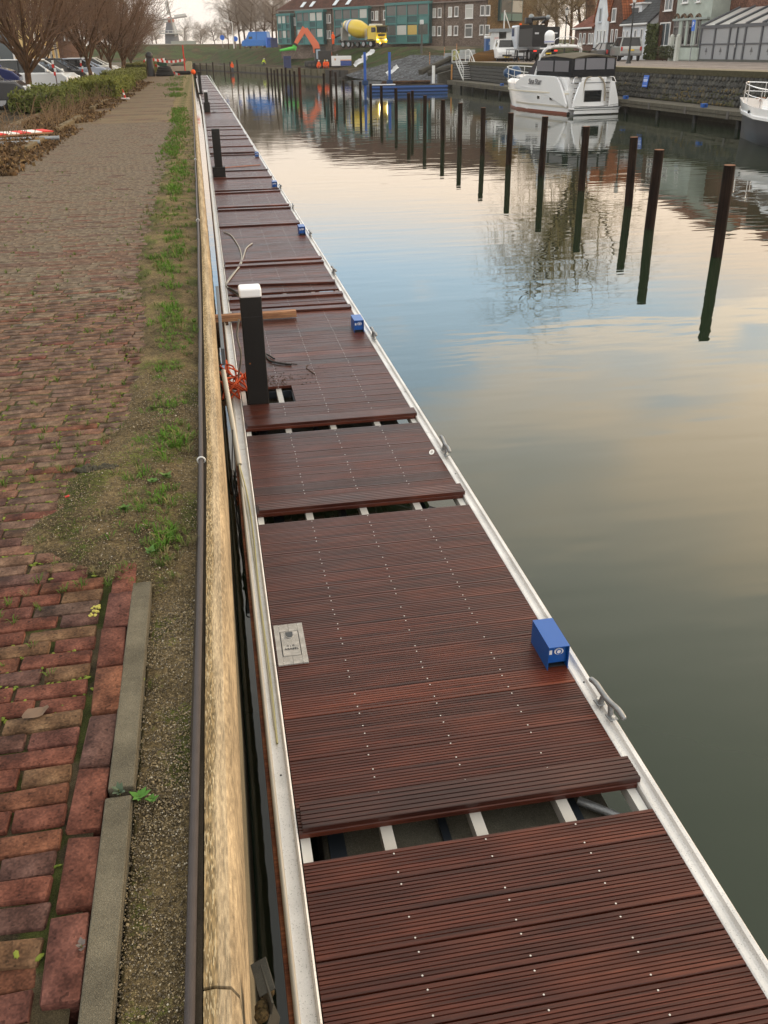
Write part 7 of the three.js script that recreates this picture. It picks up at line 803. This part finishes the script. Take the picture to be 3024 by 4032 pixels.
// ---- grass and weeds on the verge ----
{
  const q = rng(301); const blade = (n, h, sp) => { const p = [], idx = []; for (let i = 0; i < n; i++) { const a = q() * 6.283, l = h * (0.5 + q()), s = sp * q(), bx0 = Math.cos(a) * s * 0.5, bz0 = Math.sin(a) * s * 0.5, w = 0.0022 + 0.001 * q(), tx = Math.cos(a) * sp * (0.6 + q()), tz = Math.sin(a) * sp * (0.6 + q()); const nx = -Math.sin(a) * w, nz = Math.cos(a) * w, o = p.length / 3; p.push(bx0 - nx, 0, bz0 - nz, bx0 + nx, 0, bz0 + nz, (bx0 + tx) / 2 - nx, l * 0.75, (bz0 + tz) / 2 - nz, (bx0 + tx) / 2 + nx, l * 0.75, (bz0 + tz) / 2 + nz, tx, l * 0.8, tz); idx.push(o, o + 1, o + 3, o, o + 3, o + 2, o + 2, o + 3, o + 4); } const g = new THREE.BufferGeometry(); g.setAttribute('position', new THREE.Float32BufferAttribute(p, 3)); g.setIndex(idx); g.computeVertexNormals(); return boxUV(g); };
  const gm = mat([1, 1, 1], 0.8, { side: THREE.DoubleSide }); const mats = [], cols = [];
  const patches = [[-0.33, -5.9, 0.16, 0.35, 1], [-0.36, -6.5, 0.13, 0.4, 1], [-0.35, -5.2, 0.1, 0.3, 0.9], [-0.33, -4.62, 0.1, 0.22, 0.9], [-0.36, -4.05, 0.16, 0.16, 1.5], [-0.28, -4.18, 0.1, 0.14, 1.3], [-0.42, -3.72, 0.12, 0.1, 0.8], [-0.35, -3.45, 0.14, 0.12, 0.9], [-0.3, -3.1, 0.1, 0.14, 1.1], [-0.45, -3.3, 0.2, 0.14, 0.5], [-0.5, -8.4, 0.12, 0.25, 1.1], [-0.42, -8.0, 0.12, 0.22, 1], [-0.35, -8.8, 0.15, 0.3, 0.9], [-0.4, -7.4, 0.14, 0.25, 0.8], [-0.4, -9.6, 0.15, 0.4, 0.9], [-0.45, -11, 0.2, 0.7, 0.9], [-0.42, -13, 0.16, 0.8, 1], [-0.4, -15.5, 0.2, 1.2, 1], [-0.6, -19, 0.25, 1.5, 1], [-0.5, -23.5, 0.25, 2.2, 1], [-0.55, -28, 0.28, 1.6, 1.2], [-0.6, -32, 0.3, 2, 1.2], [-0.9, -45, 0.6, 2.2, 1.2], [-1.0, -52, 0.5, 2, 1], [-1.4, -60, 1.0, 4, 1], [-1.2, -75, 0.8, 8, 1]];
  const gy = (x, z) => z > -2.7 ? 1.68 : 1.694;
  for (const [cx, cz, sx, sz, dn] of patches) { const n = Math.floor(Math.min(300, (32 + 1100 * sx * sz * (dn >= 0.9 ? 1 : 0.4)) * dn * (cz < -10 ? 0.6 : 1))); for (let i = 0; i < n; i++) { const x = cx + (q() + q() + q() - 1.5) * sx * 0.8 + (cz < -9 ? (cz + 9) * 0.0052 : 0), z = cz + (q() + q() + q() - 1.5) * sz * 1.1; if (x > quayX(z) - 0.05) continue; const s = (0.35 + 0.65 * q()) * (z < -12 ? 1.25 : z < -6 ? 0.95 : 0.75); mats.push(M4(x, gy(x, z), z, 0, q() * 6, 0, s, s * (0.7 + 0.6 * q()), s)); const k = q(); cols.push(k < 0.6 ? lin(0.07 + 0.04 * k, 0.15 + 0.07 * k, 0.02) : k < 0.85 ? lin(0.1, 0.14, 0.03) : lin(0.19, 0.16, 0.07)); } }
  // thin scatter over the verge and in paving joints
  for (let i = 0; i < 750; i++) { const z = -2.8 - 26 * Math.pow(q(), 1.6), x = quayX(z) - 0.06 - 0.6 * q(); const s = (0.25 + 0.4 * q()) * (z < -10 ? 1.5 : 1); mats.push(M4(x, gy(x, z), z, 0, q() * 6, 0, s)); cols.push(q() < 0.6 ? lin(0.08, 0.12, 0.025) : lin(0.15, 0.13, 0.06)); }
  for (let i = 0; i < 420; i++) { const z = -2.2 - 14 * Math.pow(q(), 1.3), x = -0.6 - q() * (0.5 - z * 0.22); if (sn(x * 1.5, z * 1.5, 303) < 0.48) continue; const s = 0.25 + 0.4 * q(); mats.push(M4(x, 1.697, z, 0, q() * 6, 0, s)); cols.push(lin(0.09, 0.14, 0.025)); }
  tag(inst('grass', blade(13, 0.05, 0.045), gm, mats, null, cols), 'green grass tufts along the soil verge and in the paving joints', 'grass');
  // leafy weeds
  const lf = (w, l) => { const p = [0, 0, 0, -w / 2, 0.25 * l * 0.4, l * 0.5, w / 2, 0.25 * l * 0.4, l * 0.5, 0, 0.1 * l, l]; const g = new THREE.BufferGeometry(); g.setAttribute('position', new THREE.Float32BufferAttribute(p, 3)); g.setIndex([0, 2, 1, 1, 2, 3]); g.computeVertexNormals(); return boxUV(g); };
  const weed = (x, y, z, n, size, col, label) => { const t = thing('weed', label, 'weed', [x, y, z]); obj('stem', cy(0.0015, 0.002, 0.02, 0, 0.008, 0, 0.1, 0, 0.1, 5), mat([0.12, 0.13, 0.05], 0.8), t); for (let i = 0; i < n; i++) { const a = i * 2.4, ti = -0.2 - 0.5 * q(); obj('leaf', tf(lf(size * (0.55 + 0.2 * q()), size * (0.7 + 0.6 * q())), 0, 0.006 + 0.012 * q(), 0, ti, 0, 0).rotateY(a), mat(col, 0.7, { side: THREE.DoubleSide }), t); } };
  weed(-0.365, 1.70, -1.778, 11, 0.022, [0.07, 0.1, 0.065], 'blue green weed rooted in the joint between the kerb lengths'); weed(-0.315, 1.685, -1.76, 10, 0.026, [0.07, 0.17, 0.03], 'fresh green weed beside the kerb joint on the gravel'); weed(-0.288, 1.685, -1.75, 7, 0.02, [0.08, 0.18, 0.035], 'small green weed on the gravel right of the kerb joint'); weed(-0.408, 1.70, -1.34, 6, 0.018, [0.13, 0.11, 0.1], 'purplish seedling between edge brick and kerb'); weed(-0.412, 1.70, -1.01, 9, 0.017, [0.1, 0.15, 0.08], 'pale green seedling between edge brick and kerb');
  weed(-0.30, 1.70, -3.66, 12, 0.035, [0.1, 0.17, 0.04], 'dandelion-like rosette on the soil beside the dark pipe'); weed(-0.36, 1.70, -3.62, 10, 0.03, [0.09, 0.17, 0.04], 'green rosette weed on the soil near the red scrap'); weed(-0.46, 1.70, -3.38, 12, 0.028, [0.09, 0.16, 0.04], 'low green rosette at the edge of the bricks'); weed(-0.34, 1.70, -3.0, 10, 0.028, [0.08, 0.16, 0.04], 'leafy green weed above the end of the kerb');
  const ye = []; for (let i = 0; i < 26; i++) ye.push(tf(new THREE.IcosahedronGeometry(0.006, 0), (q() - 0.5) * 0.03, q() * 0.006, (q() - 0.5) * 0.07, q() * 3, 0, 0)); const ym = obj('yellow_moss', ye, mat([0.42, 0.38, 0.1], 0.9)); ym.position.set(-0.51, 1.694, -2.66); tag(ym, 'yellow moss clump beside the last edge brick', 'moss');
  const cl = []; for (let i = 0; i < 60; i++) cl.push(tf(new THREE.IcosahedronGeometry(0.012, 0), (q() + q() - 1) * 0.11, q() * 0.015, (q() - 0.5) * 0.05, q() * 3, q() * 3, 0, 0.5 + q())); const dc = obj('dirt_clod', cl, mat([0.06, 0.055, 0.04], 0.95)); dc.position.set(-0.62, 1.7, -3.83); tag(dc, 'dark clod of dirt lying on the bricks at the verge', 'dirt');
}
// ================= LEFT SIDE THINGS =================
{
  const paint = (c) => phys(c, 0.3, { metalness: 0.3, clearcoat: 0.8, clearcoatRoughness: 0.06 });
  car('parked_car', 'dark grey parked car with its nose towards the hedge and wheel showing', { pos: [-8.15, 1.69, -36.3], turn: 0.05, L: 4.5, W: 1.85, H: 1.5, m: paint([0.035, 0.037, 0.042]) });
  car('parked_van', 'dark blue van parked behind the dark grey car', { cat: 'van', pos: [-9.7, 1.69, -43.2], turn: 0.1, L: 5.0, W: 2.0, H: 2.3, belt: 1.25, hoodY: 1.1, m: paint([0.012, 0.022, 0.11]), hoodX: 0.68, roofF: 0.36, roofR: -0.9, tailX: -0.97 });
  car('parked_car', 'white car parked beyond the first hedge with a black wheel arch', { pos: [-8.1, 1.69, -52], turn: -0.25, L: 4.2, H: 1.5, m: paint([0.75, 0.75, 0.74]) });
  car('parked_car', 'black car parked behind the white one', { pos: [-8.3, 1.69, -60.5], turn: -0.15, H: 1.5, m: paint([0.012, 0.012, 0.014]) });
  car('parked_car', 'pale blue grey car parked past the black car', { pos: [-7.9, 1.69, -70], turn: -0.1, m: paint([0.45, 0.5, 0.6]) });
  car('parked_car', 'cream white car furthest along the parking row', { pos: [-8.2, 1.69, -81], turn: -0.1, m: paint([0.7, 0.68, 0.62]) });
  // sunlit house behind the cars
  const h = thing('yellow_house', 'yellow cream house with tall windows and dark roof behind the bare trees', 'house', [-16.3, 1.68, -88]); const yw = plaster([0.9, 0.66, 0.3]); obj('wall', bx(8, 7.2, 16, 0, 3.6, 0), yw, h); obj('roof', loft([[[-4.6, 7.2, 8.6], [4.6, 7.2, 8.6], [4.6, 7.2, -8.6], [-4.6, 7.2, -8.6]], [[-0.2, 11, 6], [0.2, 11, 6], [0.2, 11, -6], [-0.2, 11, -6]]], true, 0.3), roofMat([0.12, 0.09, 0.08]), h); obj('ridge_tiles', rod([0, 11.05, 6], [4.6, 7.3, 8.6], 0.18, 0.18, 6), roofMat([0.5, 0.14, 0.06]), h); obj('cornice', bx(8.5, 0.35, 16.5, 0, 7.05, 0), plaster([0.85, 0.72, 0.42]), h);
  for (const z of [-5.5, -2, 1.5, 5]) for (const y of [1.3, 4.3]) { const w = obj('window', [bx(0.1, 2.0, 0.12, 4.04, y + 1, z - 0.6), bx(0.1, 2.0, 0.12, 4.04, y + 1, z + 0.6), bx(0.1, 0.12, 1.3, 4.04, y, z), bx(0.1, 0.12, 1.3, 4.04, y + 2, z), bx(0.08, 0.08, 1.1, 4.04, y + 1.3, z)], whitePaint, h); obj('pane', bx(0.04, 1.95, 1.15, 4.01, y + 1, z), glass, w); } for (const x of [-2.2, 0, 2.2]) for (const y of [1.3, 4.3]) { const w = obj('window', [bx(0.12, 2.0, 0.1, x - 0.55, y + 1, 8.04), bx(0.12, 2.0, 0.1, x + 0.55, y + 1, 8.04), bx(1.2, 0.12, 0.1, x, y, 8.04), bx(1.2, 0.12, 0.1, x, y + 2, 8.04)], whitePaint, h); obj('pane', bx(1.05, 1.95, 0.04, x, y + 1, 8.01), glass, w); }
  const h2b = thing('brick_house', 'red brick house further back behind the quay trees', 'house', [-19, 1.68, -125]); obj('wall', bx(9, 6.5, 18, 0, 3.25, 0), faceBrick([0.3, 0.17, 0.12]), h2b); obj('roof', loft([[[-4.9, 6.5, 9.2], [4.9, 6.5, 9.2], [4.9, 6.5, -9.2], [-4.9, 6.5, -9.2]], [[-0.2, 10.5, 9], [0.2, 10.5, 9], [0.2, 10.5, -9], [-0.2, 10.5, -9]]], true, 0.3), roofMat([0.4, 0.14, 0.08]), h2b); for (const z of [-6, -2, 2, 6]) obj('window', bx(0.08, 1.5, 1.2, 4.53, 3.8, z), glass, h2b);
  // striped board on pipes
  const b = thing('striped_board', 'red and white striped barrier board lying on the planting bed', 'barrier board', [-3.95, 1.83, -22.1], 0.62); for (let k = 0; k < 5; k++) obj('stripe', tf(boxUV(hexa([[k * 0.26 - 0.65, 0, -0.14], [k * 0.26 - 0.39, 0, -0.14], [k * 0.26 - 0.29, 0, 0.14], [k * 0.26 - 0.55, 0, 0.14]].reverse(), [[k * 0.26 - 0.65, 0.024, -0.14], [k * 0.26 - 0.39, 0.024, -0.14], [k * 0.26 - 0.29, 0.024, 0.14], [k * 0.26 - 0.55, 0.024, 0.14]].reverse())), 0, 0.03, 0, 0.12, 0, 0), k % 2 ? whitePaint : redPaint, b); obj('edge_batten', rbx(1.4, 0.03, 0.03, 0.004, 0.02, 0.005, 0.15), timberNew, b);
  for (const [x, z, a, l] of [[-3.7, -21.6, 0.15, 'grey steel pipe under the striped board'], [-3.95, -20.6, 0.1, 'grey steel pipe lying in front of the striped board']]) { const p = thing('steel_pipe', l, 'pipe', [x, 1.77, z], a); obj('tube', cy(0.045, 0.045, 1.3, 0, 0, 0, 0, 0, Math.PI / 2, 14), galv, p); obj('end_ring', tf(new THREE.TorusGeometry(0.045, 0.008, 6, 14), 0.65, 0, 0, 0, Math.PI / 2, 0), galv, p); }
  // black pump and hose heap, tape, red pole, fender, small markers
  const pu = thing('hand_pump', 'black bollard-like pump with a heap of dark hose at the path edge', 'pump', [-3.75, 1.7, -83]); obj('column', [cy(0.25, 0.32, 1.5, 0, 0.75, 0, 0, 0, 0, 14), sph(0.3, 0, 1.5, 0)], black, pu); obj('hose_heap', [0, 1, 2, 3].map(i => tf(new THREE.TorusGeometry(0.65 - i * 0.08, 0.11, 8, 20), 1.1, 0.12 + i * 0.16, 0.3, Math.PI / 2 + 0.1 * (i % 2), 0, 0)), rubber, pu);
  const tp = thing('barrier_tape', 'red and white barrier tape strung across the path to a red pole', 'barrier tape'); const seg = (a, b, sag, n) => { for (let k = 0; k < n; k++) { const f = t => { const p = V3(...a).lerp(V3(...b), t); p.y -= sag * 4 * t * (1 - t); return p; }; const p = f(k / n), q = f((k + 1) / n), h = 0.09; obj('tape_band', hexa([[p.x, p.y - h, p.z], [q.x, q.y - h, q.z], [q.x, q.y - h, q.z - 0.02], [p.x, p.y - h, p.z - 0.02]], [[p.x, p.y + h, p.z], [q.x, q.y + h, q.z], [q.x, q.y + h, q.z - 0.02], [p.x, p.y + h, p.z - 0.02]]), k % 2 ? whitePaint : redPaint, tp); } };
  const P = (x, y, d) => { const p = atD(x * 0.4822, y * 0.4822, d); return [p.x, p.y, p.z]; }; seg(P(1172, 505, 90), P(1205, 468, 90), 0, 3); seg(P(1205, 470, 90), P(1515, 485, 90), 0.25, 17); seg(P(1205, 478, 90), P(1345, 482, 90.5), 0.1, 8); seg(P(1265, 530, 89), P(1470, 612, 86), 0.05, 11);
  const rp = G(730, 289, 1.7), rt = atD(727, 178, Math.hypot(rp.x, rp.z)); const pole = thing('red_pole', 'thin red pole at the quay edge holding the barrier tape', 'pole', [rp.x, 1.68, rp.z]); obj('shaft', cy(0.055, 0.055, rt.y - 1.68, 0, (rt.y - 1.68) / 2, 0), redPaint, pole); obj('base', cy(0.2, 0.25, 0.1, 0, 0.05, 0), black, pole);
  const fe = G(727, 294, 1.7); tag(obj('rubber_fender', [cy(0.16, 0.16, 1.1, fe.x - 0.15, 1.84, fe.z, 0, 0, Math.PI / 2), sph(0.16, fe.x - 0.7, 1.84, fe.z), sph(0.16, fe.x + 0.4, 1.84, fe.z)], rubber), 'black cylindrical fender lying at the quay edge by the red pole', 'fender');
  const bu = thing('orange_buoy', 'small orange buoy at the end of the black fender', 'buoy', [fe.x + 0.75, 1.84, fe.z + 0.2]); obj('ball', sph(0.2, 0, 0.06, 0), orangeVis, bu); obj('eye', tf(new THREE.TorusGeometry(0.05, 0.015, 6, 12), 0, 0.28, 0), black, bu);
  const co = thing('fallen_marker', 'fallen red and white marker with tape ends at the hedge corner', 'marker', [-3.0, 1.7, -41.3], 0.3); co.scale.setScalar(0.65); obj('base', rbx(0.5, 0.1, 0.35, 0.03, 0, 0.06, 0), mat([0.55, 0.5, 0.48], 0.7), co); obj('stem', rod([0, 0.1, 0], [-0.12, 0.6, 0.05], 0.05, 0.03), redPaint, co); obj('band', rod([-0.05, 0.28, 0.02], [-0.08, 0.4, 0.03], 0.055, 0.05), whitePaint, co);
  for (const [px, py, d, l] of [[210, 255, 46, 'red and white tape strip tied on the first bare tree'], [320, 250, 58, 'red and white marker strip by the white car']]) { const p = atD(px, py, d); const t = thing('tape_strip', l, 'tape', [p.x, p.y - 0.35, p.z]); for (let k = 0; k < 4; k++) obj('band', rbx(0.09, 0.15, 0.02, 0.005, 0.04 * Math.sin(k * 2), k * 0.15, 0), k % 2 ? whitePaint : redPaint, t); obj('stake', cy(0.02, 0.02, p.y + 0.4 - 1.68, 0.02, (p.y + 0.4 - 1.68) / 2 - (p.y - 0.35 - 1.68), -0.04), timberOld, t); }
  const gb = atD(640, 258, 100); const gbt = thing('green_bin', 'dark green bin at the path edge below the barrier tape', 'bin', [gb.x, 1.69, gb.z]); obj('shell', rbx(0.9, 1.05, 0.8, 0.08, 0, 0.55, 0), mat([0.02, 0.06, 0.035], 0.6), gbt); obj('lid', rbx(0.95, 0.1, 0.85, 0.04, 0, 1.12, 0), mat([0.02, 0.05, 0.03], 0.6), gbt);
  // quay edge railing posts far off
}
scene.fog = new THREE.FogExp2(new THREE.Color().setRGB(0.85, 0.8, 0.76), 0.0003);
renderer.render(scene, camera);
